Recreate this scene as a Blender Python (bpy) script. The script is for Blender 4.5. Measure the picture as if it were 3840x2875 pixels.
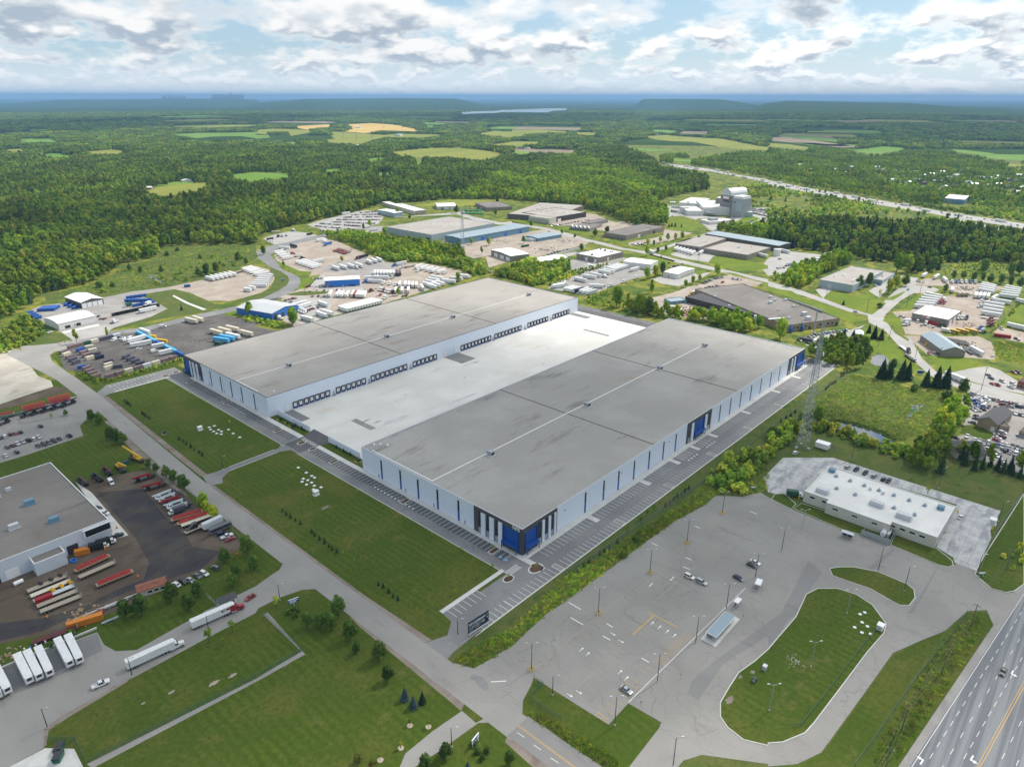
import bpy,math,random
import numpy as np
from mathutils import Matrix,Vector
from mathutils.geometry import tessellate_polygon
S=bpy.context.scene
COL=S.collection
for o in list(bpy.data.objects):
 bpy.data.objects.remove(o)
# ------ camera
CAM_H=190.
F_PX,PITCH,ROLL,YAW=2626.33,.388387,.001754,.835964
_cp,_sp=math.cos(PITCH),math.sin(PITCH)
FW=np.array([math.sin(YAW)*_cp,math.cos(YAW)*_cp,-_sp])
_rt=np.array([math.cos(YAW),-math.sin(YAW),0.])
_up=np.cross(_rt,FW)
RT=math.cos(ROLL)*_rt+math.sin(ROLL)*_up
UP=-math.sin(ROLL)*_rt+math.cos(ROLL)*_up
cam_d=bpy.data.cameras.new('camera')
cam_d.sensor_width=36.
cam_d.lens=F_PX/3840*36.
cam_d.clip_start=1.
cam_d.clip_end=200000.
cam=bpy.data.objects.new('camera',cam_d)
COL.objects.link(cam)
cam.matrix_world=Matrix(((RT[0],UP[0],-FW[0],0),(RT[1],UP[1],-FW[1],0),(RT[2],UP[2],-FW[2],CAM_H),(0,0,0,1)))
S.camera=cam
# ------ light
SUN_EL=math.radians(47)
SUN_AZ=np.array([.985,-.17]);SUN_AZ=SUN_AZ/np.linalg.norm(SUN_AZ)
SUN_DIR=np.array([SUN_AZ[0]*math.cos(SUN_EL),SUN_AZ[1]*math.cos(SUN_EL),math.sin(SUN_EL)])
sun_d=bpy.data.lights.new('sun','SUN')
sun_d.energy=5.
sun_d.angle=math.radians(.53)
sun_d.color=(1.,.945,.86)
sun=bpy.data.objects.new('sun',sun_d)
COL.objects.link(sun)
sun.rotation_euler=Vector(SUN_DIR).to_track_quat('Z','Y').to_euler()
sun.location=(0,0,3000)
S.view_settings.view_transform='Standard'
S.view_settings.look='None'
S.view_settings.exposure=0.
S.view_settings.gamma=1.
S.render.engine='CYCLES'
cy=S.cycles
cy.use_denoising=True
cy.max_bounces=6
cy.diffuse_bounces=3
cy.glossy_bounces=3
cy.transmission_bounces=4
cy.volume_bounces=0
cy.transparent_max_bounces=12
cy.sample_clamp_indirect=4.
cy.caustics_reflective=False
cy.caustics_refractive=False
# ------ sky
W=bpy.data.worlds.new('World')
S.world=W
W.use_nodes=True
def build_sky():
 nt=W.node_tree;N=nt.nodes;L=nt.links
 N.clear()
 out=N.new('ShaderNodeOutputWorld');bg=N.new('ShaderNodeBackground')
 L.new(bg.outputs[0],out.inputs[0])
 def mth(op,a,b=None,c=None,clamp=False):
  n=N.new('ShaderNodeMath');n.operation=op;n.use_clamp=clamp
  for k,v in enumerate((a,b,c)):
   if v is None:continue
   if isinstance(v,(int,float)):n.inputs[k].default_value=v
   else:L.new(v,n.inputs[k])
  return n.outputs[0]
 def smooth(v,a,b,lo=0.,hi=1.):
  n=N.new('ShaderNodeMapRange');n.interpolation_type='SMOOTHSTEP'
  L.new(v,n.inputs[0])
  n.inputs[1].default_value=a;n.inputs[2].default_value=b
  n.inputs[3].default_value=lo;n.inputs[4].default_value=hi
  return n.outputs[0]
 def mix(f,a,b):
  n=N.new('ShaderNodeMix');n.data_type='RGBA'
  if isinstance(f,(int,float)):n.inputs[0].default_value=f
  else:L.new(f,n.inputs[0])
  for k,v in((6,a),(7,b)):
   if isinstance(v,tuple):n.inputs[k].default_value=(*v,1)
   else:L.new(v,n.inputs[k])
  return n.outputs[2]
 tc=N.new('ShaderNodeTexCoord')
 sep=N.new('ShaderNodeSeparateXYZ');L.new(tc.outputs['Generated'],sep.inputs[0])
 x,y,z=sep.outputs
 sky=N.new('ShaderNodeTexSky');sky.sky_type='NISHITA';sky.sun_disc=False
 sky.sun_elevation=SUN_EL
 sky.sun_rotation=math.atan2(SUN_AZ[0],SUN_AZ[1])
 sky.altitude=300;sky.air_density=1.;sky.dust_density=.6;sky.ozone_density=1.5
 sc=N.new('ShaderNodeVectorMath');sc.operation='SCALE'
 L.new(sky.outputs[0],sc.inputs[0]);sc.inputs['Scale'].default_value=.1
 def noise(f,dz,detail,off):
  mp=N.new('ShaderNodeMapping');L.new(tc.outputs['Generated'],mp.inputs[0])
  mp.inputs['Scale'].default_value=(f,f,f*2.5);mp.inputs['Location'].default_value=(off[0],off[1],off[2]+dz)
  n=N.new('ShaderNodeTexNoise');n.inputs['Scale'].default_value=1.
  n.inputs['Detail'].default_value=detail;n.inputs['Roughness'].default_value=.52;n.inputs['Lacunarity'].default_value=2.15
  L.new(mp.outputs[0],n.inputs['Vector'])
  return n.outputs['Fac']
 w1=smooth(z,.022,.06);w2=smooth(z,.058,.115)
 def bands(dz,det):
  a=mth('ADD',noise(24.,dz,det,(3.1,7.7,.4)),-.01)
  bb=noise(13.,dz,det,(1.2,4.1,2.));c=noise(5.2,dz,det+1,(8.3,2.2,5.5))
  def lerp(f,p,q):return mth('ADD',p,mth('MULTIPLY',f,mth('SUBTRACT',q,p)))
  return lerp(w2,lerp(w1,a,bb),c)
 n0=bands(0.,5.)
 n1=bands(.34,2.)
 thr=.452
 d0=mth('SUBTRACT',n0,thr);d1=mth('SUBTRACT',n1,thr)
 dens=smooth(d0,-.035,.1)
 lit=smooth(mth('SUBTRACT',d0,d1),-.05,.09)
 thick=smooth(d0,0.,.12)
 sd=N.new('ShaderNodeVectorMath');sd.operation='DOT_PRODUCT'
 L.new(tc.outputs['Generated'],sd.inputs[0]);sd.inputs[1].default_value=tuple(SUN_DIR)
 glow=smooth(sd.outputs['Value'],.35,1.,0.,1.)
 white=mix(glow,(.9,.9,.89),(1.6,1.52,1.42))
 shade=mth('MULTIPLY',thick,mth('SUBTRACT',1.,lit))
 ccol=mix(shade,white,(.4,.475,.56))
 clear=mix(.55,sc.outputs[0],(.4,.61,.8))
 col=mix(dens,clear,ccol)
 lowf=smooth(z,.004,.055,.8,0.)
 col=mix(lowf,col,(.8,.87,.92))
 L.new(col,bg.inputs[0])
 bg.inputs[1].default_value=1.12
build_sky()
# ------ mapping of photograph points onto the ground
CR=dict(a=(0,850),b=(960,700),c=(1920,700),d=(2880,700),e=(2880,1200),f=(0,1280),g=(0,1780),h=(0,2295),i=(960,2295),j=(1920,2295),k=(2880,2295),l=(2880,1720),m=(1920,1720),n=(960,1280),o=(960,1720),p=(1920,1200),q=(0,320),r=(960,320),s=(1920,320),t=(2880,320))
CS=dict(u=(1220,980,400/2212),v=(840,1000,400/1272),w=(2480,700,400/2212),x=(3180,960,660/2212),y=(2080,900,400/2212),N=(0,0,1.))
def gpx(x,y,z=0.):
 d=FW*F_PX+RT*(x-1920.)-UP*(y-1437.5)
 t=(z-CAM_H)/d[2]
 return(d[0]*t,d[1]*t)
def G(c,s,z=0.):
 """points read off the survey crop c -> list of (x, y) in metres on the level z"""
 if c in CS:x0,y0,k=CS[c]
 else:x0,y0=CR[c];k=960/2212
 out=[]
 for t in s.split(','):
  x,y=map(float,t.split())
  out.append(gpx(x0+x*k,y0+y*k,z))
 return out
def GM(spec,z=0.):
 """'a: 1 2,3 4; b: 5 6' -> one list"""
 out=[]
 for part in spec.split(';'):
  c,s=part.split(':')
  out+=G(c.strip(),s,z)
 return out
def project(P):
 P=np.asarray(P,float)-np.array([0,0,CAM_H])
 zz=P@FW
 return 1920+F_PX*(P@RT)/zz,1437.5-F_PX*(P@UP)/zz,zz
def inpoly(px,py,poly):
 px=np.asarray(px);py=np.asarray(py)
 ins=np.zeros(px.shape,bool)
 n=len(poly);j=n-1
 for i in range(n):
  xi,yi=poly[i][:2];xj,yj=poly[j][:2]
  if yi!=yj:
   c=((yi>py)!=(yj>py))&(px<(xj-xi)*(py-yi)/(yj-yi)+xi)
   ins^=c
  j=i
 return ins
rng=np.random.default_rng(7)
random.seed(7)
# ------ objects
def tag(o,label=None,cat=None,group=None,kind=None):
 if label:o['label']=label
 if cat:o['category']=cat
 if group:o['group']=group
 if kind:o['kind']=kind
 return o
def thing(name,label,cat,loc=(0,0,0),rz=0.,group=None,scale=None):
 o=bpy.data.objects.new(name,None)
 COL.objects.link(o)
 o.empty_display_size=.5
 o.location=loc if len(loc)==3 else(loc[0],loc[1],0)
 o.rotation_euler=(0,0,rz)
 if scale:o.scale=(scale,)*3 if isinstance(scale,(int,float))else scale
 return tag(o,label,cat,group)
def link(name,mesh,parent=None,loc=(0,0,0),rz=0.):
 o=bpy.data.objects.new(name,mesh)
 COL.objects.link(o)
 o.location=loc;o.rotation_euler=(0,0,rz)
 if parent:o.parent=parent
 return o
class MB:
 """collects shapes; mesh() turns them into ONE mesh"""
 def __init__(self):self.v=[];self.f=[];self.m=[]
 def add(self,v,f,m=0):
  b=len(self.v);self.v+=[tuple(p)for p in v]
  self.f+=[tuple(i+b for i in q)for q in f];self.m+=[m]*len(f)
  return self
 def box(self,x0,x1,y0,y1,z0,z1,m=0,tx=0.,ty=0.):
  """box; tx, ty shrink the top"""
  v=[(x0,y0,z0),(x1,y0,z0),(x1,y1,z0),(x0,y1,z0),(x0+tx,y0+ty,z1),(x1-tx,y0+ty,z1),(x1-tx,y1-ty,z1),(x0+tx,y1-ty,z1)]
  return self.add(v,[(3,2,1,0),(4,5,6,7),(0,1,5,4),(1,2,6,5),(2,3,7,6),(3,0,4,7)],m)
 def prof(self,pts,y0,y1,m=0,inset=0.,top=None):
  """profile in xz extruded along y; points with z above `top` are drawn in by `inset`"""
  n=len(pts);v=[]
  for yy,s in((y0,1),(y1,-1)):
   for x,z in pts:
    d=inset if(top is not None and z>top)else 0.
    v.append((x,yy+s*d,z))
  f=[tuple(range(n)),tuple(reversed(range(n,2*n)))]
  f+=[(i,n+i,n+(i+1)%n,(i+1)%n)for i in range(n)]
  return self.add(v,f,m)
 def poly(self,pts,z0,z1,m=0,bottom=False):
  """polygon in xy raised from z0 to z1 with a flat top"""
  pts=list(pts);n=len(pts)
  if sum(pts[i-1][0]*pts[i][1]-pts[i][0]*pts[i-1][1]for i in range(n))<0:pts.reverse()
  tri=tessellate_polygon([[Vector((p[0],p[1],0))for p in pts]])
  def up(t):
   a,b,c=(pts[i]for i in t)
   return t if(b[0]-a[0])*(c[1]-a[1])-(b[1]-a[1])*(c[0]-a[0])>0 else(t[0],t[2],t[1])
  f=[up(t)for t in tri]
  v=[(p[0],p[1],z1)for p in pts]
  if z0<z1:
   v+=[(p[0],p[1],z0)for p in pts]
   f+=[(n+i,n+(i+1)%n,(i+1)%n,i)for i in range(n)]
   if bottom:f+=[tuple(n+i for i in reversed(t))for t in f[:len(tri)]]
  return self.add(v,f,m)
 def cyl(self,p0,p1,r0,r1=None,n=8,m=0,cap=True):
  r1=r0 if r1 is None else r1
  a=Vector(p0);b=Vector(p1);d=(b-a).normalized()
  u=d.orthogonal().normalized();w=d.cross(u)
  v=[]
  for c,r in((a,r0),(b,r1)):
   for i in range(n):
    t=2*math.pi*i/n
    v.append(c+(u*math.cos(t)+w*math.sin(t))*r)
  f=[(i,(i+1)%n,n+(i+1)%n,n+i)for i in range(n)]
  if cap:f+=[tuple(reversed(range(n))),tuple(range(n,2*n))]
  return self.add(v,f,m)
 def bar(self,p0,p1,w,m=0):return self.cyl(p0,p1,w*.6,n=4,m=m)
 def strip(self,pts,w,z,m=0,closed=False):
  """flat painted line through points"""
  n=len(pts);v=[];f=[]
  for i in range(n):
   a=pts[(i-1)%n]if(closed or i>0)else pts[i]
   b=pts[(i+1)%n]if(closed or i<n-1)else pts[i]
   dx,dy=b[0]-a[0],b[1]-a[1];l=math.hypot(dx,dy)or 1
   nx,ny=-dy/l*w/2,dx/l*w/2
   v+=[(pts[i][0]-nx,pts[i][1]-ny,z),(pts[i][0]+nx,pts[i][1]+ny,z)]
  for i in range(n if closed else n-1):
   j=(i+1)%n
   f.append((2*i,2*j,2*j+1,2*i+1))
  return self.add(v,f,m)
 def mesh(self,name,mats,smooth=False):
  me=bpy.data.meshes.new(name)
  me.from_pydata([tuple(map(float,p))for p in self.v],[],self.f)
  for k in mats:me.materials.append(M[k]if isinstance(k,str)else k)
  if len(mats)>1:me.polygons.foreach_set('material_index',self.m)
  if smooth:me.polygons.foreach_set('use_smooth',[True]*len(self.f))
  me.update()
  return me
 def mk(self,name,mats,parent=None,loc=(0,0,0),rz=0.,smooth=False):
  if isinstance(mats,str):mats=[mats]
  return link(name,self.mesh(name,mats,smooth),parent,loc,rz)
# ------ materials (node based)
M={}
def _new(name):
 m=bpy.data.materials.new(name);m.use_nodes=True
 M[name]=m
 return m,m.node_tree.nodes,m.node_tree.links,m.node_tree.nodes['Principled BSDF']
def LB(spec,z):
 return sht('lawn','lawn_sunlit',GM(spec),z)
def pln(name,c,rough=.6,metal=0.,coat=0.,var=0.,spec=.5):
 """one colour with faint grime"""
 m,N,L,b=_new(name)
 b.inputs['Roughness'].default_value=rough;b.inputs['Metallic'].default_value=metal
 b.inputs['Coat Weight'].default_value=coat;b.inputs['Specular IOR Level'].default_value=spec
 if var>0:
  tc=N.new('ShaderNodeTexCoord');n=N.new('ShaderNodeTexNoise')
  L.new(tc.outputs['Object'],n.inputs['Vector'])
  n.inputs['Scale'].default_value=.7;n.inputs['Detail'].default_value=5
  r=N.new('ShaderNodeValToRGB');L.new(n.outputs['Fac'],r.inputs[0])
  r.color_ramp.elements[0].position=.3;r.color_ramp.elements[1].position=.7
  r.color_ramp.elements[0].color=(*[v*(1-var)for v in c],1)
  r.color_ramp.elements[1].color=(*[min(1,v*(1+var*.5))for v in c],1)
  L.new(r.outputs[0],b.inputs['Base Color'])
 else:b.inputs['Base Color'].default_value=(*c,1)
 return m
class Ground:
 """a surface in world metres: base colours mixed by noise, then extra layers"""
 def __init__(s,name,rough=.9,spec=.2):
  s.m,s.N,s.L,s.b=_new(name)
  s.b.inputs['Roughness'].default_value=rough;s.b.inputs['Specular IOR Level'].default_value=spec
  g=s.N.new('ShaderNodeNewGeometry');s.pos=g.outputs['Position'];s.col=None
 def vec(s,scale=(1,1,1),rot=0.,off=(0,0,0)):
  mp=s.N.new('ShaderNodeMapping');s.L.new(s.pos,mp.inputs[0])
  mp.inputs['Scale'].default_value=scale;mp.inputs['Rotation'].default_value=(0,0,rot);mp.inputs['Location'].default_value=off
  return mp.outputs[0]
 def noise(s,size,detail=4,rough=.55,aniso=(1,1),rot=0.,off=(0,0,0)):
  n=s.N.new('ShaderNodeTexNoise')
  s.L.new(s.vec((aniso[0]/size,aniso[1]/size,1/size),rot,off),n.inputs['Vector'])
  n.inputs['Scale'].default_value=1;n.inputs['Detail'].default_value=detail;n.inputs['Roughness'].default_value=rough
  return n.outputs['Fac']
 def rng(s,v,a,b,lo=0.,hi=1.):
  n=s.N.new('ShaderNodeMapRange');n.interpolation_type='SMOOTHSTEP';s.L.new(v,n.inputs[0])
  for k,q in enumerate((a,b,lo,hi)):n.inputs[k+1].default_value=q
  return n.outputs[0]
 def mul(s,a,b):
  n=s.N.new('ShaderNodeMath');n.operation='MULTIPLY'
  for k,v in enumerate((a,b)):
   if isinstance(v,(int,float)):n.inputs[k].default_value=v
   else:s.L.new(v,n.inputs[k])
  return n.outputs[0]
 def base(s,c):s.col=c;return s
 def layer(s,fac,c):
  n=s.N.new('ShaderNodeMix');n.data_type='RGBA'
  s.L.new(fac,n.inputs[0])
  if isinstance(s.col,tuple):n.inputs[6].default_value=(*s.col,1)
  else:s.L.new(s.col,n.inputs[6])
  if isinstance(c,tuple):n.inputs[7].default_value=(*c,1)
  else:s.L.new(c,n.inputs[7])
  s.col=n.outputs[2];return s
 def stripes(s,period,axis=0,lo=.4,hi=.6,wob=0.,rot=0.):
  w=s.N.new('ShaderNodeTexWave');w.bands_direction='X' if axis==0 else 'Y'
  s.L.new(s.vec((1/period,)*3,rot),w.inputs['Vector'])
  w.inputs['Scale'].default_value=math.pi/10*2/2;w.inputs['Distortion'].default_value=wob
  w.inputs['Detail'].default_value=1
  return s.rng(w.outputs['Fac'],lo,hi)
 def cracks(s,size,width,off=(0,0,0)):
  v=s.N.new('ShaderNodeTexVoronoi');v.feature='DISTANCE_TO_EDGE'
  mp=s.vec((1/size,)*3,.3,off)
  nz=s.N.new('ShaderNodeTexNoise');nz.inputs['Scale'].default_value=2.2;nz.inputs['Detail'].default_value=3
  s.L.new(mp,nz.inputs['Vector'])
  ad=s.N.new('ShaderNodeVectorMath');ad.operation='MULTIPLY_ADD'
  s.L.new(nz.outputs['Color'],ad.inputs[0]);ad.inputs[1].default_value=(.55,.55,0);s.L.new(mp,ad.inputs[2])
  s.L.new(ad.outputs[0],v.inputs['Vector']);v.inputs['Scale'].default_value=1
  return s.rng(v.outputs['Distance'],width/size*.4,width/size,1.,0.)
 def bump(s,v,dist=.1,strength=.5):
  n=s.N.new('ShaderNodeBump');s.L.new(v,n.inputs['Height'])
  n.inputs['Distance'].default_value=dist;n.inputs['Strength'].default_value=strength
  s.L.new(n.outputs[0],s.b.inputs['Normal']);return s
 def done(s):
  if isinstance(s.col,tuple):s.b.inputs['Base Color'].default_value=(*s.col,1)
  else:s.L.new(s.col,s.b.inputs['Base Color'])
  return s.m
def make_ground_materials():
 g=Ground('scrub',.95,.1).base((.075,.125,.022))
 g.layer(g.rng(g.noise(46,4),.4,.62),(.165,.19,.03))
 g.layer(g.rng(g.noise(21,5,.6,off=(40,9,0)),.46,.62),(.25,.24,.042))
 g.layer(g.rng(g.noise(9,5,.65,off=(7,80,0)),.5,.66),(.05,.09,.02))
 g.layer(g.rng(g.noise(2.2,4,.7),.45,.75,0,.7),(.045,.08,.018));g.done()
 g=Ground('rgrass',.95,.1).base((.085,.125,.028))
 g.layer(g.rng(g.noise(14,5,.6),.42,.62),(.125,.135,.04))
 g.layer(g.rng(g.noise(5,5,.65,off=(9,0,0)),.5,.68),(.06,.095,.022))
 g.layer(g.rng(g.noise(1.2,4,.7),.45,.7,0,.6),(.05,.08,.022));g.done()
 g=Ground('lawn',.95,.1).base((.066,.104,.013))
 g.layer(g.mul(g.stripes(3.2,0,.25,.75,1.8),g.rng(g.noise(26,3),.38,.66,.05,.6)),(.102,.142,.02))
 g.layer(g.rng(g.noise(38,4,.6,off=(3,5,0)),.46,.66),(.108,.124,.023))
 g.layer(g.rng(g.noise(11,6,.68,off=(31,5,0)),.54,.7,0,.75),(.15,.142,.042))
 g.layer(g.rng(g.noise(7,6,.7,off=(3,55,0)),.66,.72,0,.8),(.185,.15,.085))
 g.layer(g.rng(g.noise(1.6,5,.7),.38,.72,0,.65),(.04,.062,.01));g.done()
 g=Ground('lawn_sunlit',.95,.1).base((.122,.18,.02))  # sunlit copy of the lawn: sunshine is put into these lighter greens
 g.layer(g.rng(g.noise(22,4,.6),.42,.66),(.17,.21,.026))
 g.layer(g.rng(g.noise(7,5,.65,off=(8,2,0)),.55,.72,0,.7),(.085,.15,.022))
 g.layer(g.rng(g.noise(1.5,4,.7),.45,.75,0,.4),(.07,.13,.02));g.done()
 g=Ground('marsh',.95,.1).base((.07,.102,.02))
 g.layer(g.rng(g.noise(13,6,.65,(1,2.2)),.42,.6),(.12,.14,.036))
 g.layer(g.rng(g.noise(3,5,.7,off=(2,2,0)),.48,.68,0,.8),(.055,.09,.022))
 g.layer(g.rng(g.noise(8,5,.7,off=(12,2,0)),.62,.74,0,.6),(.12,.11,.05));g.done()
 for nm,c,c2,cr in(('asphalt_old',(.275,.264,.246),(.318,.305,.284),1),('asphalt_road',(.29,.279,.26),(.33,.317,.296),0),('aspf',(.36,.348,.33),(.42,.405,.38),0),('asphalt_patch',(.225,.22,.214),(.26,.253,.245),0),('asphalt_new',(.105,.105,.11),(.15,.15,.153),0),('asphalt_mid',(.205,.204,.206),(.26,.257,.252),1)):
  g=Ground(nm,.85,.25).base(c)
  g.layer(g.rng(g.noise(24,4),.38,.64),c2)
  g.layer(g.rng(g.noise(5,5,.65,(1,.25),off=(4,4,0)),.54,.72,0,.6),tuple(v*.8 for v in c))
  g.layer(g.rng(g.noise(.5,3,.7),.35,.75,0,.35),tuple(v*.72 for v in c))
  if cr:
   g.layer(g.mul(g.cracks(9,.14),g.rng(g.noise(20,3,off=(6,1,0)),.46,.62,0,.4)),tuple(v*.55 for v in c))
   g.layer(g.mul(g.cracks(27,.16,(5,3,0)),.32),tuple(v*.55 for v in c))
  g.done()
 g=Ground('highway_asphalt',.8,.25).base((.165,.174,.19))
 g.layer(g.rng(g.noise(1.9,2,.5,(.02,1),rot=math.radians(6)),.4,.62),(.26,.27,.28))
 g.layer(g.rng(g.noise(.5,3,.7),.35,.75,0,.3),(.1,.1,.11));g.done()
 g=Ground('concrete_court',.85,.25).base((.65,.63,.585))
 g.layer(g.rng(g.noise(28,5),.4,.64),(.72,.7,.655))
 g.layer(g.rng(g.noise(9,5,.6,(.12,1),off=(1,18,0)),.5,.72,0,.5),(.55,.53,.49))
 g.layer(g.rng(g.noise(19,5,.6,(.4,1),off=(3,8,0)),.58,.74,0,.6),(.56,.47,.35))
 g.layer(g.rng(g.noise(5,6,.72,(.25,1),off=(23,8,0)),.62,.76,0,.6),(.36,.34,.31));g.done()
 g=Ground('concrete',.85,.25).base((.56,.55,.525))
 g.layer(g.rng(g.noise(6,5),.4,.66),(.63,.62,.59))
 g.layer(g.rng(g.noise(2,5,.7,off=(3,8,0)),.6,.76,0,.6),(.36,.345,.32));g.done()
 g=Ground('concrete_lot',.85,.25).base((.42,.42,.425))
 g.layer(g.rng(g.noise(9,6,.65),.4,.6),(.52,.52,.515))
 g.layer(g.rng(g.noise(5,6,.7,(.35,1),off=(8,8,0)),.48,.62,0,.8),(.26,.265,.285))
 g.layer(g.mul(g.stripes(4.5,0,.03,0),.5),(.27,.27,.27));g.layer(g.mul(g.stripes(4.5,1,.03,0),.5),(.27,.27,.27));g.done()
 for nm,c,c2,c3 in(('grvt',(.36,.305,.255),(.43,.375,.32),(.29,.235,.19)),('grvg',(.3,.285,.27),(.36,.345,.33),(.25,.235,.22)),('gravel_white',(.47,.43,.365),(.56,.52,.455),(.27,.27,.17)),('gravel_dark',(.115,.108,.102),(.155,.145,.135),(.085,.08,.076)),('shoulder',(.235,.195,.165),(.3,.26,.225),(.16,.125,.1)),('dirt_dark',(.058,.055,.058),(.095,.083,.072),(.04,.038,.042)),('dirt_brown',(.112,.088,.066),(.155,.124,.094),(.072,.058,.048)),('mulch',(.115,.075,.05),(.15,.1,.07),(.07,.05,.035))):
  g=Ground(nm,.95,.1).base(c)
  g.layer(g.rng(g.noise(20,5,.6),.42,.62),c2)
  g.layer(g.rng(g.noise(6,6,.65,(.4,1),rot=.8,off=(5,1,0)),.52,.68,0,.8),c3)
  g.layer(g.rng(g.noise(.7,4,.75),.4,.75,0,.5),tuple(v*.7 for v in c));g.done()
 for nm,c,c2 in(('roof_gravel',(.375,.358,.332),(.435,.417,.388)),('roofgt',(.405,.378,.345),(.46,.43,.395)),('roof_grey',(.215,.198,.182),(.27,.25,.232)),('roof_dark',(.105,.105,.112),(.145,.14,.145))):
  g=Ground(nm,.95,.1).base(c)
  g.layer(g.rng(g.noise(40,4),.4,.64),c2)
  g.layer(g.rng(g.noise(9,6,.62,(.22,1),rot=-1.2,off=(5,1,0)),.55,.74,0,.8),tuple(v*.5 for v in c))
  g.layer(g.rng(g.noise(60,5,.6,(1,.3),off=(2,7,0)),.48,.66,0,.3),tuple(v*.86 for v in c))
  g.layer(g.rng(g.noise(26,6,.7,off=(9,1,0)),.6,.7,0,.5),(c[0]*.9,c[1]*.7,c[2]*.5))
  g.layer(g.rng(g.noise(.55,4,.8),.36,.72,0,.55),tuple(v*.62 for v in c));g.done()
 g=Ground('roofw',.7,.3).base((.7,.69,.66))
 g.layer(g.rng(g.noise(12,5),.42,.66),(.78,.77,.74))
 g.layer(g.rng(g.noise(5,6,.65,(.3,1),rot=.4,off=(5,1,0)),.58,.74,0,.6),(.5,.48,.44));g.done()
 g=Ground('field_gold',.95,.05).base((.52,.36,.115));g.layer(g.rng(g.noise(90,4,.6,(.3,1)),.4,.65),(.6,.43,.15));g.done()
 g=Ground('fyel',.95,.05).base((.245,.25,.05));g.layer(g.rng(g.noise(110,5,.6,(.3,1)),.4,.65),(.185,.23,.042));g.layer(g.rng(g.noise(25,4),.55,.7,0,.6),(.3,.28,.08));g.done()
 g=Ground('fgreen',.95,.05).base((.125,.235,.035));g.layer(g.rng(g.noise(120,5,.6,(1,.3)),.4,.65),(.17,.265,.05));g.done()
 g=Ground('field_brown',.95,.05).base((.24,.19,.13));g.layer(g.rng(g.noise(60,4),.4,.65),(.28,.23,.16));g.done()
 g=Ground('countryside',1.,0.).base((.042,.074,.018))
 g.layer(g.rng(g.noise(420,6,.62),.46,.6),(.064,.104,.024))
 g.layer(g.rng(g.noise(70,5,.7,off=(3,3,0)),.46,.62,0,.8),(.04,.072,.018))
 g.layer(g.rng(g.noise(1500,4,.5,(.35,1.2),rot=.3,off=(13,3,0)),.66,.72,0,.7),(.14,.18,.045));g.done()
 g=Ground('hill_forest',1.,0.).base((.045,.08,.02))
 g.layer(g.rng(g.noise(200,6,.65),.45,.6),(.068,.112,.026));g.layer(g.rng(g.noise(60,5,.7,off=(9,3,0)),.46,.62,0,.8),(.03,.056,.016));g.done()
make_ground_materials()
def make_water():
 m,N,L,b=_new('water')
 b.inputs['Base Color'].default_value=(.03,.05,.07,1);b.inputs['Roughness'].default_value=.03
 b.inputs['Specular IOR Level'].default_value=.9;b.inputs['IOR'].default_value=2.2
 m,N,L,b=_new('lake_water')
 b.inputs['Base Color'].default_value=(.2,.26,.32,1);b.inputs['Roughness'].default_value=.12
make_water()
pln('wallw',(.7,.765,.86),.55,var=.05)
pln('wall_panel_grey',(.58,.635,.7),.55,var=.06)
pln('trimw',(.8,.8,.8),.5)
pln('dock_seal',(.012,.018,.028),.8)
pln('panelb',(.006,.072,.32),.45)
pln('panel_charcoal',(.07,.072,.076),.6,var=.1)
pln('glassd',(.012,.016,.022),.08,spec=.8)
pln('glass_blue',(.03,.055,.09),.1,spec=.8)
pln('metalg',(.36,.39,.42),.45,.3,var=.1)
pln('metall',(.55,.57,.59),.45,.2,var=.08)
pln('galv',(.42,.45,.46),.5,.5)
pln('steel',(.05,.052,.055),.5,.3)
pln('pole_green',(.055,.085,.075),.6)
pln('wood_pole',(.13,.1,.075),.9)
pln('paint_white',(.78,.78,.76),.7)
pln('paint_faded',(.5,.49,.46),.8)
pln('paint_yellow',(.62,.36,.06),.7)
pln('paint_yellow_faded',(.4,.32,.2),.8)
pln('paint_blue',(.16,.45,.72),.7)
pln('yellow_post',(.72,.48,.02),.6)
pln('redp',(.55,.025,.03),.4,coat=.3)
pln('orange_paint',(.75,.25,.01),.5)
pln('green_box',(.02,.055,.035),.6)
pln('green_bin',(.01,.14,.09),.5)
pln('tyre',(.014,.014,.015),.85)
pln('rim',(.45,.46,.47),.35,.7)
pln('lamp',(.75,.76,.75),.15)
pln('tail_red',(.35,.01,.01),.25)
pln('tan_brick',(.33,.255,.17),.85,var=.15)
pln('gbrick',(.27,.235,.205),.85,var=.15)
pln('brown_brick',(.145,.115,.098),.85,var=.15)
pln('dark_brick',(.06,.055,.052),.85,var=.2)
pln('red_brick',(.25,.085,.055),.85,var=.15)
pln('sidc',(.56,.53,.46),.7,var=.07)
pln('sidw',(.7,.7,.68),.6,var=.08)
pln('siding_blue',(.02,.145,.5),.5,var=.06)
pln('siding_royal',(.015,.19,.66),.45,var=.06)
pln('sidgb',(.14,.265,.36),.55,var=.08)
pln('sidpb',(.36,.44,.485),.55,var=.06)
pln('siding_darkgrey',(.105,.095,.092),.6,var=.08)
pln('sidt',(.23,.215,.21),.6,var=.08)
pln('roofm',(.56,.575,.59),.45,.2,var=.06)
pln('roofmw',(.78,.78,.76),.5,var=.06)
pln('roofmb',(.31,.385,.43),.45,.2,var=.06)
pln('roof_shingle',(.085,.085,.092),.9,var=.15)
pln('roof_rust',(.27,.1,.06),.8,var=.3)
pln('timber',(.36,.27,.17),.85,var=.2)
pln('rock',(.4,.38,.34),.9,var=.2)
pln('sand_pile',(.46,.39,.31),.95,var=.15)
pln('sign_navy',(.008,.025,.065),.5)
pln('signw',(.82,.83,.84),.5)
pln('sign_green',(.25,.5,.22),.5)
pln('crane_yellow',(.7,.4,.01),.45)
pln('green_lift',(.01,.32,.18),.5)
pln('solar_grey',(.25,.33,.38),.3)
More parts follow.
